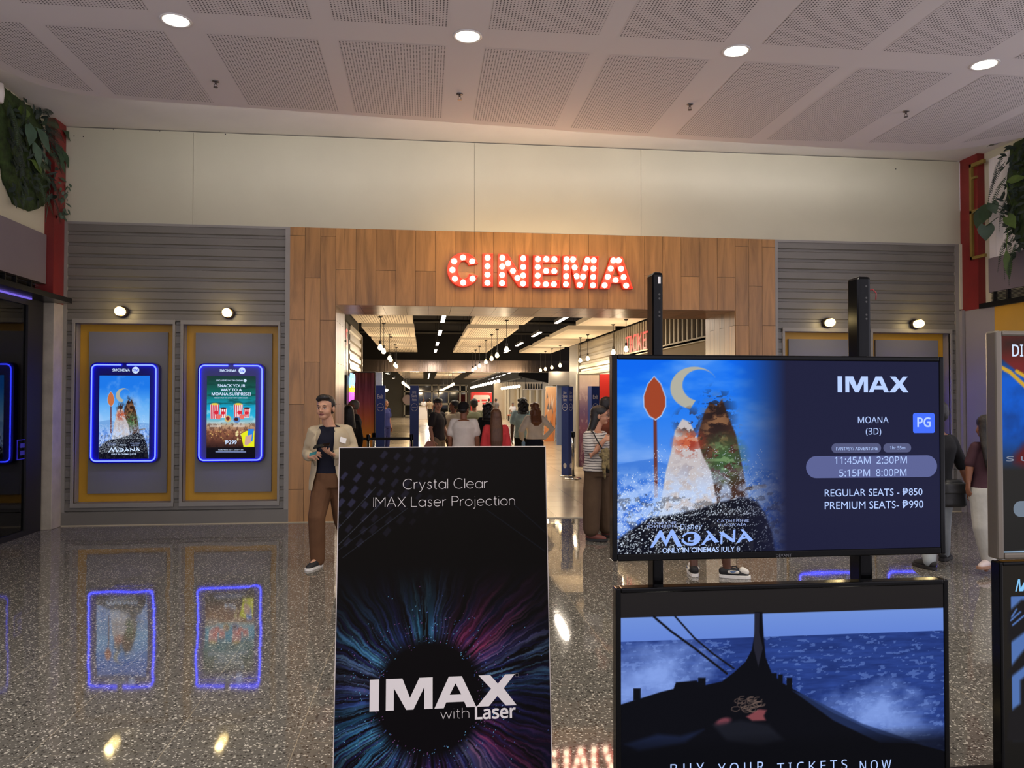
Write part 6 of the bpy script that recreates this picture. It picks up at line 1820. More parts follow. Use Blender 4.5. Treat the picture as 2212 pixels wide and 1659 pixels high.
# striped knit
def stripes(name, c1, c2, per, frac, z0=0.0):
    m = cloth(name, c1)
    nt = m.node_tree; b = nt.nodes['Principled BSDF']; L = nt.links
    tc = nt.nodes.new('ShaderNodeTexCoord'); sx = nt.nodes.new('ShaderNodeSeparateXYZ'); L.new(tc.outputs['Object'], sx.inputs[0])
    no = nt.nodes.new('ShaderNodeTexNoise'); no.inputs['Scale'].default_value = 9; L.new(tc.outputs['Object'], no.inputs['Vector'])
    def mth(op, a, v):
        x = nt.nodes.new('ShaderNodeMath'); x.operation = op
        L.new(a, x.inputs[0])
        if isinstance(v, float): x.inputs[1].default_value = v
        else: L.new(v, x.inputs[1])
        return x.outputs[0]
    q = mth('LESS_THAN', mth('FRACT', mth('DIVIDE', mth('ADD', sx.outputs[2], mth('MULTIPLY', no.outputs[0], 0.02)), float(per)), 0.0), float(frac))
    x = nt.nodes.new('ShaderNodeMix'); x.data_type = 'RGBA'; x.inputs[6].default_value = (*c1, 1); x.inputs[7].default_value = (*c2, 1)
    L.new(q, x.inputs[0]); L.new(x.outputs[2], b.inputs['Base Color'])
    return m
WHITE_SOLE = mat('white_rubber', S(226, 222, 216), 0.5); BLACK_SHOE = mat('black_canvas', S(26, 25, 27), 0.7); DARK_SOLE = mat('dark_rubber', S(30, 28, 28), 0.6)
# ---- man in the beige jacket, walking out on the left
YM = 7.62
P_ = lambda px, py, dy=0.0: at(px, py, YM + dy)
J, k, yw = skeleton((-0.95, YM, 0), -0.22, 1.66,
    head=P_(703, 882, -0.02), neck=P_(712, 918, 0.02), pelvis=P_(714, 1032),
    shR=P_(679, 934, -0.02), shL=P_(748, 932, 0.03), elR=P_(665, 983, 0.05), wrR=P_(668, 986, -0.20), elL=P_(763, 972, 0.0), wrL=P_(721, 983, -0.24),
    hipR=P_(698, 1046), hipL=P_(733, 1046, 0.02), knR=P_(684, 1118, -0.10), anR=P_(686, 1207, -0.06), toeR=P_(668, 1222, -0.20), knL=P_(738, 1122, 0.10), anL=P_(760, 1176, 0.36))
J['anL'].z = 0.10
NAVY = cloth('navy_knit', S(24, 25, 38)); BROWNT = cloth('brown_chino', S(98, 68, 46), 0.8, 0.6); JKT = cloth('beige_jacket_cloth', S(182, 166, 138), 0.8, 0.35)
t, h = person('man in beige jacket, navy tee and brown trousers walking beside the standee', J, k, yw, hyaw=-0.30, skin=mat('skin_light_tan', S(196, 146, 116), 0.45, var=(20, 0.04)), hair=('quiff', HAIRB),
    top=('tee_shirt', NAVY, 'none', 0.012), bottom=('trousers', BROWNT, 'trousers', 0.022), shoes=(BLACK_SHOE, WHITE_SOLE), vox=0.009, face=True, hk=1.07, top_hem=0.16,
    hands={'L': dict(dir=(P_(703, 974, -0.33) - J['wrL']), nrm=Vector((0.1, 0.25, -1)), side=-1, curl=0.35), 'R': dict(dir=Vector((0.55, -0.75, 0.15)), nrm=Vector((-0.55, -0.2, 0.5)), side=-1, curl=0.6)})
# open jacket: a shell round the back and sides, two front edges, lapels and sleeves
base = J['pelvis'] - Vector((0, 0, 0.09 * k)); topn = J['neck']
R3 = Matrix.Rotation(yw, 3, 'Z')
rs = []
for tq in np.linspace(-0.05, 0.965, 16):
    rx = np.interp(tq, [p[0] for p in TORSO], [p[1] for p in TORSO]) + (0.034 if tq < 0.85 else 0.026); ry = np.interp(tq, [p[0] for p in TORSO], [p[2] for p in TORSO]) + 0.034
    if tq < 0.15: rx += 0.018 * (0.15 - tq) / 0.2; ry += 0.02
    c = base.lerp(topn, tq)
    op = 0.44 + (0.30 * max(0, (0.25 - tq) / 0.3)) + 0.05 * math.sin(tq * 6)        # half angle of the opening
    if tq > 0.6: op += 0.26 * (tq - 0.6)
    a0, a1 = -PI / 2 + op, 1.5 * PI - op * 0.95
    rs.append([c + R3 @ Vector((rx * k * math.copysign(abs(math.cos(a)) ** 0.85, math.cos(a)), ry * k * math.copysign(abs(math.sin(a)) ** 0.9, math.sin(a)), 0)) for a in np.linspace(a0, a1, 34)])
g = MB(); n = 34
for r_ in rs: g.v += [tuple(p) for p in r_]
for a in range(len(rs) - 1):
    for i in range(n - 1): g.f.append((a * n + i, a * n + i + 1, (a + 1) * n + i + 1, (a + 1) * n + i)); g.mi.append(0)
jk = g.build('jacket', JKT, t, True)
m_ = jk.modifiers.new('solid', 'SOLIDIFY'); m_.thickness = 0.012; m_.offset = 1
sb_ = jk.modifiers.new('sub', 'SUBSURF'); sb_.levels = sb_.render_levels = 1
S_ = Blob()
for s in 'LR':
    a, b, c = J['sh' + s], J['el' + s], J['wr' + s]
    S_.limb([J['neck'].lerp(a, 0.42) - Vector((0, 0, 0.004)) + R3 @ Vector((0, 0.015, 0)), a, a.lerp(b, .5), b, b.lerp(c, 0.5), b.lerp(c, 0.90)], [0.048 * k, 0.076 * k, 0.068 * k, 0.064 * k, 0.056 * k, 0.050 * k]); S_.limb([a, base.lerp(topn, 0.72) + (a - J['neck']) * 0.72], [0.070 * k, 0.05 * k])
S_.build('jacket_sleeves', JKT, jk, 0.010, 4)
for s in (1, -1):
    lp = MB()
    i = 0 if s == 1 else n - 1
    off = R3 @ Vector((0, -0.016, 0))
    pts_in = [Vector(rs[q][i]) + off for q in (6, 8, 10, 12, 14)]
    jn = [1, 4, 6, 6, 4]
    pts_out = [Vector(rs[q][i + (j_ if s == 1 else -j_)]) + off * 1.2 for q, j_ in zip((6, 8, 10, 12, 14), jn)]
    lp.v = [tuple(p) for p in pts_in + pts_out]
    lp.f = [(q, q + 1, q + 6, q + 5) for q in range(4)]; lp.mi = [0] * 4
    o = lp.build('lapel', JKT, jk, True); mm = o.modifiers.new('solid', 'SOLIDIFY'); mm.thickness = 0.008; mm.offset = 0
MB().tube([J['wrL'].lerp(J['elL'], 0.0) + Vector((0.036 * math.cos(a) * 0.3, 0.036 * math.cos(a), 0.036 * math.sin(a))) for a in np.linspace(0, 2 * PI, 14, endpoint=False)], 0.007, 6, closed=True).build('wristwatch', BLACK_SHOE, t, True)
# what he holds
p0 = P_(697, 969, -0.335)
def slabat(name, c, ux_, uy_, hx, hy, th, m):
    ux_, uy_ = Vector(ux_).normalized(), Vector(uy_).normalized(); nz_ = ux_.cross(uy_)
    q = [c + ux_ * a * hx + uy_ * b * hy for a, b in ((-1, -1), (1, -1), (1, 1), (-1, 1))]
    return MB().hull([p - nz_ * th / 2 for p in q], [p + nz_ * th / 2 for p in q]).build(name, m, None, bevel=0.002)
ph = slabat('smartphone', p0 + Vector((-0.008, 0, 0.026)), (1, 0.1, 0.16), (0.1, 0.9, 0.35), 0.072, 0.036, 0.009, M['blackgloss'])
tag(ph, 'dark smartphone held at chest height by the man in the beige jacket', 'phone')
cd = slabat('card', P_(676, 980, -0.33), (1, -0.2, 0.3), (0, 0.8, 0.5), 0.036, 0.024, 0.0015, mat('teal_card', S(40, 120, 126), 0.4))
tag(cd, 'small teal card between the fingers of the man in the beige jacket', 'card')
pp = slabat('folded_paper', P_(741, 951, -0.13), (1, 0.2, -0.35), (0.2, 0.3, 1), 0.030, 0.026, 0.003, M['white'])
tag(pp, 'white folded paper tucked under the arm of the man in the jacket', 'paper')

# ---- woman in the striped shirt
YW = 8.66
Q = lambda px, py, dy=0.0: at(px, py, YW + dy)
J, k, yw = skeleton((Q(1290, 1000).x, YW, 0), 1.10, 1.555, True, head=Q(1297, 899), neck=Q(1286, 931), pelvis=Q(1290, 1012),
    shR=Q(1270, 942, -0.13), shL=Q(1302, 942, 0.12), elR=Q(1277, 984, -0.19), wrR=Q(1306, 950, -0.22), elL=Q(1312, 985, 0.14), wrL=Q(1328, 955, -0.05),
    hipR=Q(1281, 1024, -0.06), hipL=Q(1300, 1024, 0.07), knR=Q(1278, 1095, -0.08), knL=Q(1306, 1095, 0.10), anR=Q(1277, 1156, -0.08), anL=Q(1310, 1152, 0.12))
J['anR'].z = J['anL'].z = 0.085
STR = stripes('striped_knit', S(206, 198, 188), S(84, 78, 80), 0.0285, 0.30)
t, h = person('woman in striped tee and wide brown trousers, hand raised, left of the upper television', J, k, yw, hyaw=1.25, female=True, skin=mat('skin_warm', S(188, 134, 104), 0.45, var=(20, 0.04)), hair=('vlong', HAIRB),
    top=('striped_tee', STR, 'short', 0.026), bottom=('wide_trousers', cloth('brown_pleated_cloth', S(82, 64, 48), 0.85, 0.7), 'wide', 0.016), shoes=(mat('red_brown_sandal', S(104, 54, 44), 0.6), DARK_SOLE), vox=0.010, face=True, hk=1.05, bodywide=0.03, top_hem=0.12,
    hands={'R': dict(dir=Vector((0.75, 0.1, 0.25)), nrm=Vector((-0.1, -0.9, 0.5)), side=-1, curl=0.35), 'L': dict(dir=Vector((0.6, -0.3, 0.4)), nrm=Vector((0, -0.8, 0.5)), side=1, curl=0.4)})
gl_ = MB()
for s in (-1, 1): gl_.tube([h(s * 0.032 + 0.022 * math.cos(a), -0.098, 1.588 + 0.018 * math.sin(a)) for a in np.linspace(0, 2 * PI, 16, endpoint=False)], 0.0018, 5, closed=True)
gl_.tube([h(-0.054, -0.097, 1.590), h(-0.08, 0.01, 1.585)], 0.0018, 5).tube([h(0.054, -0.097, 1.590), h(0.08, 0.01, 1.585)], 0.0018, 5)
gl_.build('spectacles', EYED, t)
bg = thing('shoulder_bag', Q(1314, 1010, -0.24), 'black crossbody bag with floral scarf on the woman in striped tee', 'bag')
Bb = Blob(); Bb.ell(Q(1316, 1008, -0.22), (0.085, 0.045, 0.075)); Bb.build('pouch', mat('black_leather', S(20, 19, 20), 0.4), bg, 0.010)
FL = mat('floral_scarf', S(120, 104, 66), 0.7, var=(36, 0.8), bump=(24, 0.6))
sc = Blob(); r = random.Random(3)
for _ in range(10): sc.ell(Q(1306 + r.uniform(-8, 12), 978 + r.uniform(-7, 8), -0.27), (0.03, 0.018, 0.03))
sc.limb([Q(1306, 985, -0.27), Q(1304, 1010, -0.27), Q(1307, 1034, -0.25)], [0.03, 0.026, 0.012]); sc.limb([Q(1312, 985, -0.27), Q(1316, 1012, -0.27)], [0.025, 0.02])
sc.build('scarf', FL, bg, 0.009)
MB().tube([Q(1275, 928, -0.08), Q(1281, 934, -0.20), Q(1292, 955, -0.25), Q(1304, 975, -0.27), Q(1309, 990, -0.25)], 0.008, 6).build('strap', BLACK_SHOE, bg, True)
# ---- man behind her
J, k, yw = skeleton((at(1312, 900, 10.0).x, 10.0, 0), 1.9, 1.62)
person('man with black hair and rust tee, partly hidden behind the woman in striped tee', J, k, yw, skin=SKIN2, hair=('short', HAIRB), top=('tee_shirt', cloth('rust_cotton', S(112, 62, 46)), 'short', 0.018), bottom=('trousers', cloth('dark_denim', S(44, 46, 56)), 'trousers', 0.012), shoes=(BLACK_SHOE, DARK_SOLE))

# ---- person behind the televisions: only lower legs and sneakers show
YS2 = 6.7
J, k, yw = skeleton((2.60, YS2, 0), 0.9, 1.68, anL=at(1570, 1224, YS2 + 0.0), anR=at(1499, 1224, YS2 + 0.10), knL=Vector((2.66, 6.62, 0.48)), knR=Vector((2.46, 6.86, 0.48)), toeL=at(1612, 1250, YS2 - 0.06), toeR=at(1490, 1246, YS2 + 0.35))
J['anL'].z = J['anR'].z = 0.085
WU = mat('white_leather', S(222, 216, 204), 0.5)
t, h = person('person in dark shorts with black and white sneakers, standing behind the televisions', J, k, yw, skin=SKIN3, hair=('short', HAIRB), top=('tee_shirt', cloth('charcoal_cotton', S(58, 58, 62)), 'short', 0.02), bottom=('shorts', cloth('black_shorts_cloth', S(34, 34, 38)), 'shorts', 0.014), shoes=(BLACK_SHOE, WHITE_SOLE))
for s in 'LR':
    a = J['an' + s]; tv = J['toe' + s] - a; tv.z = 0; tv.normalize(); sd = Vector((tv.y, -tv.x, 0)); 
    G = Blob()
    G.limb([Vector((a.x, a.y, 0.070)) + tv * 0.135, Vector((a.x, a.y, 0.058)) + tv * 0.165], [0.034, 0.030]); G.build('toe_cap', WU, t, 0.007)
    for q in (1, -1):
        c = Vector((a.x, a.y, 0.060)) + tv * 0.05 + sd * 0.040 * q
        G = Blob(); G.limb([c - tv * 0.03, c + tv * 0.045], [0.016, 0.014]); G.build('side_panel', WU, t, 0.006)
        pts = [(-0.035, 0.014), (-0.012, -0.006), (0.012, -0.004), (0.05, 0.020), (0.010, 0.006), (-0.012, 0.006)]
        flat('swoosh', [pts], lambda u, v: c + tv * u + sd * q * 0.0150 + Vector((0, 0, v + 0.004)), 0.002, mat('blue_mark', S(70, 104, 150), 0.5), t, sd * q)
    MB().tube([Vector((a.x, a.y, 0.105)) + tv * 0.045 + sd * 0.02, Vector((a.x, a.y, 0.100)) + tv * 0.075 - sd * 0.02, Vector((a.x, a.y, 0.094)) + tv * 0.095 + sd * 0.02, Vector((a.x, a.y, 0.086)) + tv * 0.115 - sd * 0.015], 0.006, 6).build('laces', BLACK_SHOE, t, True)

# ---- couple walking off to the right
YC = 6.62
V = lambda px, py, dy=0.0: at(px, py, YC + dy)
J, k, yw = skeleton((V(2128, 1000).x, YC, 0), PI - 0.12, 1.50, True, head=V(2128, 924, -0.02), neck=V(2134, 958), pelvis=V(2132, 1062), shL=V(2108, 966), shR=V(2166, 966), elL=V(2095, 1000, 0.02), wrL=V(2082, 1014, -0.05),
    hipL=V(2120, 1078), hipR=V(2150, 1078), knL=V(2120, 1140, -0.04), knR=V(2150, 1136, 0.12), anL=V(2136, 1206, -0.02), anR=V(2156, 1196, 0.25), toeL=V(2128, 1240, -0.05), toeR=V(2150, 1215, 0.40))
J['anL'].z = 0.13; J['anR'].z = 0.085
J['wrL'] = V(2092, 1040, 0.02)
t, h = person('woman in maroon top and pale loose trousers walking away, right of the upper television', J, k, yw, female=True, skin=SKIN2, hair=('long', HAIRB), top=('maroon_top', cloth('maroon_knit', S(70, 46, 52)), 'elbow', 0.012), bottom=('loose_trousers', cloth('pale_linen', S(176, 173, 164), 0.9, 0.9), 'trousers', 0.022), shoes=(mat('pale_sock', S(206, 190, 184), 0.8), mat('tan_sole', S(150, 112, 88), 0.6)), vox=0.010, top_hem=0.04)
J, k, yw = skeleton((V(2034, 1000, 0.35).x, YC + 0.35, 0), PI + 0.05, 1.66, head=V(2024, 895, 0.35), neck=V(2026, 935, 0.35), pelvis=V(2018, 1062, 0.35), shL=V(1986, 946, 0.35), shR=V(2054, 952, 0.35), elR=V(2078, 1005, 0.36), wrR=V(2093, 1048, 0.33),
    hipL=V(2002, 1080, 0.35), hipR=V(2034, 1080, 0.35), knL=V(2006, 1150, 0.35), knR=V(2036, 1146, 0.42), anL=V(2008, 1208, 0.2), anR=V(2038, 1196, 0.55))
J['anL'].z = J['anR'].z = 0.085
J['toeL'] = J['anL'] + Vector((-0.02, 0.12, -0.05)); J['toeR'] = J['anR'] + Vector((0.10, 0.08, -0.05))
person('man in black tee and grey jeans, half hidden behind the upper television, walking away', J, k, yw, skin=SKIN2, hair=('short', HAIRB), top=('tee_shirt', cloth('black_cotton', S(36, 36, 38)), 'elbow', 0.018), bottom=('jeans', cloth('pale_grey_denim', S(150, 156, 158)), 'trousers', 0.012), shoes=(BLACK_SHOE, DARK_SOLE), vox=0.010, hands={'R': dict(dir=Vector((0.12, -0.05, -1)), nrm=Vector((1, 0.2, 0)), side=1, curl=0.5)})
bg = thing('sling_bag', V(2062, 1060, 0.15), 'black sling bag hanging on the man in black tee beside the television', 'bag')
bb = Blob(); c = V(2060, 1068, 0.18); bb.loft([[c + Vector((rx * math.copysign(abs(math.cos(a)) ** .6, math.cos(a)), ry * math.copysign(abs(math.sin(a)) ** .6, math.sin(a)), z)) for a in np.linspace(0, 2 * PI, 20, endpoint=False)] for z, rx, ry in ((-0.12, .10, .03), (-0.10, .12, .055), (0.04, .115, .055), (0.12, .10, .045), (0.14, .08, .03))]).build('pouch', mat('black_nylon', S(26, 26, 27), 0.5, bump=(14, 0.6)), bg, 0.010)
bf = Blob(); bf.loft([[c + Vector((0.122 * math.copysign(abs(math.cos(a)) ** .6, math.cos(a)), -0.012 + 0.056 * math.copysign(abs(math.sin(a)) ** .6, math.sin(a)), z)) for a in np.linspace(0, 2 * PI, 20, endpoint=False)] for z in (0.01, 0.06, 0.115)]).build('flap', mat('black_nylon_flap', S(34, 34, 34), 0.45, bump=(14, 0.6)), bg, 0.010)
MB().tube([c + Vector((-0.09, 0, 0.12)), V(2010, 985, 0.22), V(1992, 940, 0.36)], 0.012, 6).build('strap', BLACK_SHOE, bg, True)
# ---- the queue inside the portal
def simple(lab, px, pyhead, Y, yaw, h, **kw):
    sk = {a: kw.pop(a) for a in list(kw) if a[:2] in ('sh', 'el', 'wr', 'kn', 'an', 'hi', 'to') and a[2:] in ('L', 'R', 'pL', 'pR', 'eL', 'eR')}
    J, k, yw = skeleton((at(px, 900, Y).x, Y, 0), yaw, h, kw.get('female', False), **sk)
    return person(lab, J, k, yw, **kw), J, k
WT = cloth('white_cotton', S(222, 220, 216)); CREAM = cloth('cream_knit', S(234, 218, 192)); DKGREY = cloth('dark_grey_cotton', S(56, 52, 54)); TAUPE = cloth('taupe_cotton', S(150, 134, 112)); NAVYD = cloth('navy_denim', S(30, 32, 46)); BLK = cloth('black_cloth', S(28, 27, 28))
PINK = cloth('coral_cotton', S(196, 62, 66)); HOOD = cloth('cream_hoodie', S(220, 204, 172))
_, JY, _k = simple('boy in dark grey tee looking back, hand on hip, right of the queue start pylon', 946, 862, 14.6, 1.0, 1.60, skin=mat('skin_fair', S(206, 152, 124), 0.45), hyaw=0.15, hair=('bowl', HAIRB), top=('tee_shirt', DKGREY, 'short', 0.018), bottom=('trousers', TAUPE, 'trousers', 0.014), shoes=(BLACK_SHOE, WHITE_SOLE), face=True, vox=0.011, wrL=(0.16, -0.12, 0.97), elL=(0.28, 0.02, 1.12))
ARM = min((JY['elL'].lerp(JY['wrL'], .35), JY['elR'].lerp(JY['wrR'], .35)), key=lambda p: p.x)
tt = thing('tote_bag', ARM, 'pale pink tote bag at the elbow of the boy in dark grey', 'bag')
c = ARM + Vector((-0.03, -0.02, -0.24)); Blob().loft([[c + Vector((rx * math.cos(a), 0.03 * math.sin(a), z)) for a in np.linspace(0, 2 * PI, 14, endpoint=False)] for z, rx in ((-0.14, .10), (-0.12, .12), (0.02, .10), (0.10, .05))]).build('bag_body', cloth('pink_cloth', S(206, 150, 136)), tt, 0.012)
MB().tube([c + Vector((-0.03, 0, 0.08)), c + Vector((0.03, 0.02, 0.285)), c + Vector((0.05, 0, 0.09))], 0.006, 6).build('handle', TAUPE, tt)
simple('man in white tee and black cap seen from behind, above the standee', 1002, 868, 11.6, PI - 0.15, 1.54, skin=SKIN2, hyaw=PI - 0.5, hair=('cap', BLK), top=('tee_shirt', WT, 'short', 0.024), bottom=('trousers', NAVYD, 'trousers', 0.012), shoes=(BLACK_SHOE, WHITE_SOLE), vox=0.011, bodywide=0.022)
simple('woman in coral top with long straight brown hair seen from behind', 1071, 881, 11.0, PI, 1.45, female=True, bodywide=0.018, skin=SKIN, hair=('vlong', HAIRBR), top=('coral_top', PINK, 'long', 0.026), bottom=('trousers', NAVYD, 'trousers', 0.012), shoes=(BLACK_SHOE, WHITE_SOLE), vox=0.011)
simple('person in cream hoodie standing between the boy and the man in black cap', 980, 866, 15.6, PI - 0.7, 1.57, skin=SKIN2, hyaw=-1.9, hair=('short', HAIRB), top=('hoodie', HOOD, 'long', 0.034), bottom=('trousers', BLK, 'trousers', 0.012), shoes=(BLACK_SHOE, WHITE_SOLE))
simple('person with dark hair and sage tee, behind the man in black cap', 1024, 861, 16.4, PI, 1.60, skin=SKIN2, hair=('short', HAIRB), top=('tee_shirt', cloth('sage_cotton', S(128, 130, 104)), 'short', 0.02), bottom=('trousers', BLK, 'trousers', 0.012), shoes=(BLACK_SHOE, WHITE_SOLE))
simple('woman with dark curly hair in black, behind the woman in coral', 1056, 872, 13.2, PI - 0.2, 1.52, female=True, skin=SKIN2, hair=('curly', HAIRB), top=('black_top', BLK, 'long', 0.02), bottom=('trousers', BLK, 'trousers', 0.012), shoes=(BLACK_SHOE, DARK_SOLE))
_, JB, _k = simple('woman in cream sweater and navy jeans, hand on hip, right side of the queue', 1155, 871, 14.0, PI + 0.12, 1.53, female=True, skin=SKIN, hair=('wavy', HAIRAU), top=('sweater', CREAM, 'long', 0.034), bottom=('jeans', NAVYD, 'slim', 0.014), shoes=(BLACK_SHOE, DARK_SOLE), top_hem=0.22, elR=(-0.36, 0.05, 1.17), wrR=(-0.18, 0.06, 0.99), elL=(0.30, 0.06, 1.13), wrL=(0.24, -0.10, 0.98))
bt = thing('water_bottle', JB['wrL'], 'small pale blue bottle hanging by the hand of the woman in cream sweater', 'bottle')
c = JB['wrL'] + Vector((0.02, -0.05, -0.10)); MB().lathe(c, [(0.03, -0.06), (0.034, -0.05), (0.034, 0.03), (0.014, 0.05)], 14).build('flask', mat('pale_blue_plastic', S(150, 190, 216), 0.3), bt, True); MB().lathe(c, [(0.016, 0.05), (0.016, 0.07)], 10).build('cap', M['white'], bt); MB().tube([c + Vector((0, 0, 0.06)), c + Vector((-0.015, 0.03, 0.11)), c + Vector((0.01, 0.05, 0.08)), c + Vector((0, 0, 0.06))], 0.004, 5).build('loop', M['white'], bt)
TIE = mat('tie_dye_cotton', S(178, 206, 204), 0.85, var=(6, 0.4))
simple('person with black braided hair in pale green tie dye tee', 1130, 857, 15.2, PI - 0.1, 1.62, skin=SKIN3, hair=('curly', HAIRB), top=('tee_shirt', TIE, 'short', 0.026), bottom=('trousers', BLK, 'trousers', 0.012), shoes=(BLACK_SHOE, WHITE_SOLE))
simple('grey haired man in black and cream jacket beside the left portal jamb', 763, 868, 13.5, -1.2, 1.58, skin=SKIN2, hyaw=-1.5, hair=('crop', HAIRGR), top=('jacket', cloth('black_cream_panels', S(48, 44, 44)), 'long', 0.026), bottom=('trousers', BLK, 'trousers', 0.012), shoes=(BLACK_SHOE, DARK_SOLE))
simple('person in black with dark hair at the left jamb, before the grey haired man', 752, 880, 12.6, PI + 0.4, 1.48, skin=SKIN2, hair=('mid', HAIRB), top=('black_top', BLK, 'long', 0.022), bottom=('trousers', BLK, 'trousers', 0.012), shoes=(BLACK_SHOE, DARK_SOLE))
simple('person in navy uniform partly hidden behind the left exit pylon', 832, 866, 22.0, 0.9, 1.58, skin=SKIN2, hair=('short', HAIRB), top=('shirt', cloth('navy_uniform', S(38, 44, 96)), 'short', 0.022), bottom=('trousers', cloth('navy_uniform_trousers', S(34, 38, 84)), 'trousers', 0.014), shoes=(BLACK_SHOE, DARK_SOLE))
for lab, px, Y, yaw, kw in (('person in beige patterned shirt walking away in the far hall, near the counter', 928, 58, PI, dict(top=('shirt', TAUPE, 'short', 0.02))), ('person in white top behind the far service counter', 915, 63.2, 0.5, dict(top=('top', WT, 'short', 0.02))),
                            ('person in dark clothes standing left of the far red kiosk panel', 1056, 54, PI, dict(top=('top', DKGREY, 'short', 0.02))), ('person in grey clothes standing at the right edge of the far red kiosk', 1071, 53, PI + 0.6, dict(top=('top', cloth('grey_cotton', S(110, 104, 98)), 'short', 0.02)))):
    simple(lab, px, 0, Y, yaw, 1.64, skin=SKIN2, hair=('short', HAIRB), bottom=('trousers', BLK, 'trousers', 0.014), shoes=(BLACK_SHOE, DARK_SOLE), vox=0.02, **kw)
x = at(1108, 880, 57).x
J, k, yw = skeleton((x, 57.05, -0.31), 0.2, 1.64, knL=(0.12, -0.42, 0.86), knR=(-0.12, -0.42, 0.86), anL=(0.12, -0.5, 0.50), anR=(-0.14, -0.52, 0.50), wrL=(0.12, -0.28, 1.0), wrR=(-0.12, -0.28, 1.0))
person('seated person in white top on the orange bench in the far hall', J, k, yw, skin=SKIN2, hair=('short', HAIRB), top=('top', WT, 'short', 0.02), bottom=('trousers', BLK, 'trousers', 0.014), shoes=(BLACK_SHOE, DARK_SOLE), vox=0.02)
# ---------------------------------------------------------------- hanging green walls
MOSS = mat('moss_mat', S(44, 62, 20), 0.9, var=(14, 0.5), bump=(26, 1.0))
FERN = mat('fern_green', S(40, 62, 38), 0.6, var=(9, 0.25)); FERN2 = mat('dark_fern_green', S(26, 44, 34), 0.6, var=(9, 0.2))
LEAF = mat('broad_leaf_green', S(40, 66, 40), 0.42, var=(10, 0.2)); LEAF2 = mat('grey_green_leaf', S(58, 84, 66), 0.45, var=(10, 0.2)); LIME = mat('lime_leaf', S(70, 96, 24), 0.5, var=(10, 0.25))
def leafmesh(mb, p, d, n, ln, wd, heart=False, fold=0.18, droop=0.15):
    p, d, n = Vector(p), Vector(d).normalized(), Vector(n).normalized()
    lat = d.cross(n).normalized(); n = lat.cross(d)
    prof = [(-0.10, .30), (0.05, .48), (0.25, .52), (0.5, .42), (0.75, .24), (0.92, .08), (1.0, 0.0)] if heart else [(0, .02), (0.12, .22), (0.32, .46), (0.55, .44), (0.78, .25), (0.92, .09), (1.0, 0.0)]
    vs_, fs = [], []
    for t, w_ in prof:
        c = p + d * ln * max(t, 0 if not heart else t) - n * droop * ln * t * t
        e = n * fold * wd * w_
        b = -d * 0.10 * ln if heart and t < 0 else Vector()
        vs_ += [c + lat * wd * w_ + e + b, c + (d * 0.10 * ln if heart and t < 0 else Vector()), c - lat * wd * w_ + e + b]
    for i in range(len(prof) - 1):
        a = 3 * i
        fs += [(a, a + 1, a + 4, a + 3), (a + 1, a + 2, a + 5, a + 4)]
    mb.add(vs_, fs)
def frond(mb, p, d, n, ln, wd, droop, pairs=26):
    p, d, n = Vector(p), Vector(d).normalized(), Vector(n).normalized()
    pts = []
    for i in range(pairs + 1):
        t = i / pairs
        pts.append(p + d * ln * t + Vector((0, 0, -droop * ln * t * t)) + n * 0.12 * ln * math.sin(t * PI * 0.8))
    mb.tube(pts, [0.0035 * (1 - 0.7 * i / pairs) for i in range(pairs + 1)], 5)
    for i in range(2, pairs):
        t = i / pairs
        tan = (pts[i + 1] - pts[i - 1]).normalized(); lat = tan.cross(n).normalized()
        L_ = wd * math.sin(PI * min(t * 1.1 + 0.05, 1)) ** 0.7
        for s in (1, -1):
            dd = (lat * s + tan * 0.45).normalized()
            q = pts[i]; w_ = tan * ln / pairs * 0.36
            e = q + dd * L_ - n * 0.01
            mb.add([q - w_, q + w_, q + dd * L_ * 0.6 + w_ * 0.8, e, q + dd * L_ * 0.6 - w_ * 0.8], [(0, 1, 2, 3, 4)])
def green(lab, base, poly, up, seedv):
    t = thing('green_wall_plant', base, lab, 'plant')
    return t
def moss_from(t, outline, depth, xw, sgn):
    """moss pad hugging the wall: outline points on the wall, domed"""
    c = sum((Vector(p) for p in outline), Vector()) / len(outline)
    r = random.Random(4); mb = MB()
    fine = []
    for i in range(len(outline)):
        a, b = Vector(outline[i]), Vector(outline[(i + 1) % len(outline)])
        for q in range(5): fine.append(a.lerp(b, q / 5) + Vector((0, r.uniform(-.012, .012), r.uniform(-.012, .012))))
    rings = []
    for f_, h_ in ((1.0, 0.0), (1.0, 0.5), (0.93, 0.85), (0.7, 1.05), (0.35, 1.15), (0.02, 1.2)):
        rings.append([c.lerp(p, f_) + Vector((sgn * depth * h_ + (r.uniform(-.012, .012) if h_ > 0 else 0), 0, 0)) for p in fine])
    for rg in rings[:1]:
        for p in rg: p.x = xw
    mb.rings(rings, True)
    mb.build('moss_pad', MOSS, t, True)

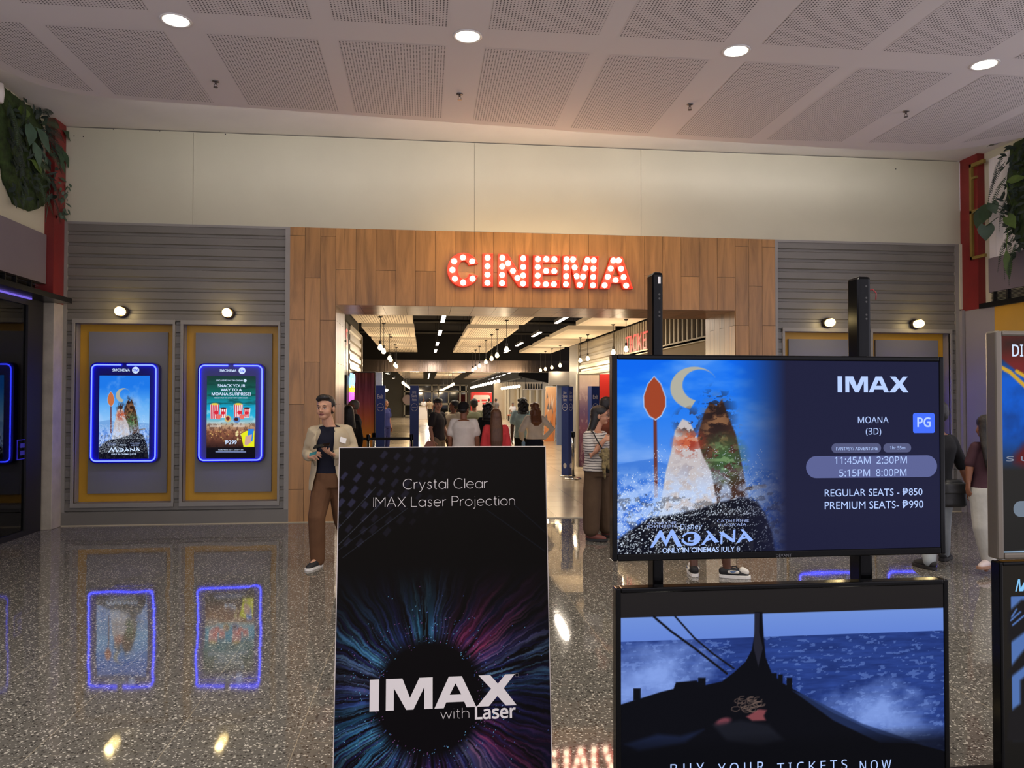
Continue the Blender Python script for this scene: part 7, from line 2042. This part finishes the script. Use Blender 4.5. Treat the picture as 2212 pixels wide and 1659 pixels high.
# left wall
XL = LX + 0.002
wl_ = lambda u, v, x=XL: atx(u / 4.88, 160 + v / 4.88, x)
out = [wl_(*q) for q in ((-60, 60), (30, 150), (130, 230), (250, 310), (390, 420), (420, 560), (400, 760), (430, 1000), (480, 1180), (440, 1390), (290, 1440), (130, 1370), (30, 1150), (-20, 900), (-80, 500))]
t = green('dense green wall planting of moss, ferns and broad leaves on the left wall', out[9], None, None, 1)
t.location = (LX, 9.2, 3.7)
moss_from(t, out, 0.06, XL, 1)
N = Vector((1, 0, 0))
r = random.Random(12)
def F(u, v, du, dv, ln, wd, droop, m=FERN, off=0.10):
    a = wl_(u, v); b = wl_(u + du, v + dv)
    d = (b - a); d.x = 0.12 * d.length
    mb = MB(); frond(mb, a + Vector((off, 0, 0)), d, N, ln, wd, droop); mb.build('fern_frond', m, t)
def Lf(u, v, du, dv, ln, wd, m=LEAF, off=0.12, heart=False):
    a = wl_(u, v); b = wl_(u + du, v + dv)
    d = (b - a); d.x = 0.25 * d.length
    mb = MB(); leafmesh(mb, a + Vector((off, 0, 0)), d, N + Vector((0, -0.4, 0.3)), ln, wd, heart); mb.tube([a + Vector((0.02, 0, 0.02)), a + Vector((off, 0, 0))], 0.004, 5); mb.build('broad_leaf', m, t, True)
for a in ((330, 520, 80, -60, .42, .075, .5), (360, 560, 100, 30, .40, .075, .35), (340, 600, 90, 90, .42, .075, .3), (330, 700, 80, 140, .42, .07, .2), (260, 950, 130, -60, .34, .06, .6), (240, 1000, 120, 40, .36, .06, .4),
          (-20, 260, -10, 300, .55, .075, .1), (-10, 420, 30, 300, .5, .07, .1), (0, 620, 40, 300, .5, .07, .1), (150, 250, -60, 120, .4, .06, .3), (420, 1050, 30, 150, .34, .05, .2), (440, 1250, 20, 150, .34, .05, .1), (120, 1150, -20, 150, .3, .05, .1), (280, 1050, 20, 160, .4, .06, .2), (330, 1200, 40, 120, .32, .05, .2), (300, 420, 90, -70, .34, .05, .3)):
    F(*a, FERN if r.random() < 0.5 else FERN2)
for a in ((190, 500, -20, 120, .30, .17, LEAF2), (270, 560, 60, 150, .34, .17, LEAF2), (230, 700, 20, 150, .30, .15, LEAF2), (60, 380, 110, 20, .24, .14, LIME), (560, 590, 80, 120, .30, .13, LEAF), (480, 720, 20, 120, .24, .11, LEAF), (540, 760, -30, 150, .28, .10, LEAF), (500, 860, 30, 100, .24, .10, LEAF), (210, 900, 60, 90, .26, .13, LIME), (560, 800, 20, 120, .22, .09, LEAF)):
    Lf(*a)
Lf(520, 1090, 60, 40, .16, .05, LEAF); Lf(300, 800, 40, 90, .22, .1, LEAF2)
mb = MB()
for k in range(60):
    v = r.uniform(1130, 1560); u = 520 + r.uniform(-60, 120) * (1.0 - (v - 1130) / 700)
    a = wl_(u, v); leafmesh(mb, a + Vector((r.uniform(.06, .18), 0, 0)), Vector((r.uniform(-.2, .5), r.uniform(-1, 1), r.uniform(-1, .3))), N + Vector((0, -.5, .4)), r.uniform(.05, .09), r.uniform(.03, .05))
mb.tube([wl_(500, 1100, LX + .05), wl_(520, 1250, LX + .12), wl_(505, 1400, LX + .14), wl_(480, 1560, LX + .15)], 0.004, 5)
mb.build('trailing_vine', LEAF2, t, True)
mb = MB()
for k in range(170):
    u, v = r.uniform(0, 480), r.uniform(300, 1350)
    a = wl_(u, v); leafmesh(mb, a + Vector((r.uniform(.05, .12), 0, 0)), Vector((r.uniform(0, .5), r.uniform(-1, 1), r.uniform(-1.2, .6))), N + Vector((0, -.5, .4)), r.uniform(.07, .14), r.uniform(.03, .06))
mb.build('undergrowth', FERN2, t, True)
tag(MB().lathe(atx(-4, 200, LX + 0.08), [(0.05, -0.1), (0.06, 0), (0.05, 0.1)], 12).build('white_spot_fitting', M['white'], None, True), 'small white round fitting above the left green wall at the frame edge', 'light fitting')

# right wall
XR = RX + 0.015
wr_ = lambda px, py, x=XR: atx(px, py, x)
out = [wr_(*q) for q in ((2186, 318), (2200, 306), (2260, 280), (2420, 230), (2420, 620), (2260, 600), (2204, 520), (2190, 500), (2178, 440), (2180, 390))]
t = green('green wall planting with heart shaped leaves and ferns on the right boarded wall', out[0], None, None, 2)
t.location = (RX, 9.2, 3.7)
moss_from(t, out, 0.06, XR, -1)
N = Vector((-1, 0, 0))
def G2(px, py, dx, dy, ln, wd, droop, m=FERN, off=0.10):
    a = wr_(px, py); b = wr_(px + dx, py + dy); d = b - a; d.x = -0.12 * d.length
    mb = MB(); frond(mb, a - Vector((off, 0, 0)), d, N, ln, wd, droop); mb.build('fern_frond', m, t)
for a in ((2185, 330, -14, 60, .42, .06, .3), (2186, 350, -16, 40, .44, .06, .5), (2190, 300, -10, 4, .30, .045, .1), (2190, 380, -18, 46, .46, .06, .4), (2195, 420, -10, 60, .4, .06, .3), (2200, 500, -12, 40, .4, .06, .4), (2204, 510, -4, 50, .45, .07, .3), (2212, 520, -2, 60, .5, .07, .2), (2200, 360, 14, 40, .4, .06, .3), (2205, 440, 4, 50, .4, .06, .2)):
    G2(*a, FERN if r.random() < .4 else FERN2)
def H2(px, py, dx, dy, ln, wd, m=LEAF, heart=True, off=0.20, st=None):
    a = wr_(px, py) - Vector((off, 0, 0)); b = wr_(px + dx, py + dy) - Vector((off, 0, 0)); d = b - a
    mb = MB(); leafmesh(mb, a, d, N + Vector((0, -0.9, 0.15)), ln, wd, heart, 0.12, 0.1)
    s0 = wr_(*(st or (2196, 470))); mb.tube([s0, (s0 + a) / 2 + Vector((-0.05, 0, 0.06)), a], 0.006, 5)
    mb.build('heart_leaf', m, t, True)
H2(2160, 489, -2, 36, .20, .20); H2(2163, 452, -20, 30, .23, .19); H2(2150, 462, -12, 30, .22, .17); H2(2172, 440, 8, 20, .17, .14)
H2(2205, 392, 26, -6, .30, .12, LIME, False); H2(2208, 470, 20, 30, .2, .14, LIME); H2(2204, 540, 6, 60, .4, .10, LIME, False)
mb = MB(); s0 = wr_(2168, 441) - Vector((.2, 0, 0)); mb.tube([s0, wr_(2150, 452) - Vector((.24, 0, 0)), wr_(2131, 464) - Vector((.22, 0, 0))], [0.012, 0.01, 0.004], 6); mb.build('curled_leaf', LEAF2, t, True)
mb = MB()
for k in range(200):
    px, py = r.uniform(2186, 2260), r.uniform(310, 560)
    a = wr_(px, py); leafmesh(mb, a - Vector((r.uniform(.05, .14), 0, 0)), Vector((r.uniform(-.5, 0), r.uniform(-1, 1), r.uniform(-1.2, .5))), N + Vector((0, -.6, .4)), r.uniform(.07, .13), r.uniform(.03, .06))
mb.build('undergrowth', FERN2, t, True)

# ---------------------------------------------------------------- behind the shop glass on the left
c0 = Vector((-5.3, 9.1, 0))
t = thing('lounge_chair', (c0.x, c0.y, 0), 'cream leather lounge chair behind the dark shop glass at the left', 'chair')
CRM = mat('cream_leather', S(176, 166, 150), 0.4, bump=(9, 0.5))
y0 = c0.y
MB().hull([(-5.55, y0 - .35, .42), (-5.05, y0 - .35, .42), (-5.05, y0 + .35, .42), (-5.55, y0 + .35, .42)], [(-5.58, y0 - .36, .55), (-5.02, y0 - .36, .55), (-5.02, y0 + .36, .55), (-5.58, y0 + .36, .55)]).build('seat', CRM, t, bevel=.04)
MB().hull([(-5.5, y0 + .28, .5), (-5.08, y0 + .28, .5), (-5.08, y0 + .40, .5), (-5.5, y0 + .40, .5)], [(-5.5, y0 + .42, .95), (-5.08, y0 + .42, .95), (-5.08, y0 + .52, .95), (-5.5, y0 + .52, .95)]).build('backrest', CRM, t, bevel=.04)
for a, b in ((-5.48, -.28), (-5.12, -.28), (-5.48, .28), (-5.12, .28)): MB().tube([(a, y0 + b, 0.43), (a * 1.0, y0 + b * 1.1, 0)], 0.015, 8).build('leg', M['steel'], t)
c1 = atx(20, 1123, -4.95)
tag(MB().box((-5.15, c1.y - .12, 0.0), (-4.78, c1.y + .12, 0.13)).build('carton', M['white'], None, bevel=.004), 'small white carton on the shop floor behind the glass', 'box')
# blue lettered frame sign on the glass
pa, pb2 = atx(37, 951, LX - 0.022), atx(78, 987, LX - 0.022)
t = thing('glass_sign', pa, 'small blue outlined sign on the shop glass at the left', 'sign')
SB = emat('sign_blue_glow', S(40, 30, 190), 0.8)
g = MB(); g.tube([(LX - .02, pa.y, pa.z), (LX - .02, pb2.y, pa.z), (LX - .02, pb2.y, pb2.z), (LX - .02, pa.y, pb2.z)], .004, 5, closed=True); g.build('outline', SB, t)
for k in (0.3, 0.68):
    z = pa.z + (pb2.z - pa.z) * k
    MB().box((LX - .022, pa.y + .07, z - .025), (LX - .018, pb2.y - .05, z + .025)).build('text_bar', emat('sign_bar_glow', S(34, 26, 120), 0.7), t)
# violet strip under the canopy
tag(MB().box((LX + .02, 6, 2.762), (LX + .05, 9.6, 2.778)).build('canopy_light_strip', emat('violet_strip', S(120, 100, 230), 0.9)), 'violet light strip under the black shop canopy at the left', 'light strip')
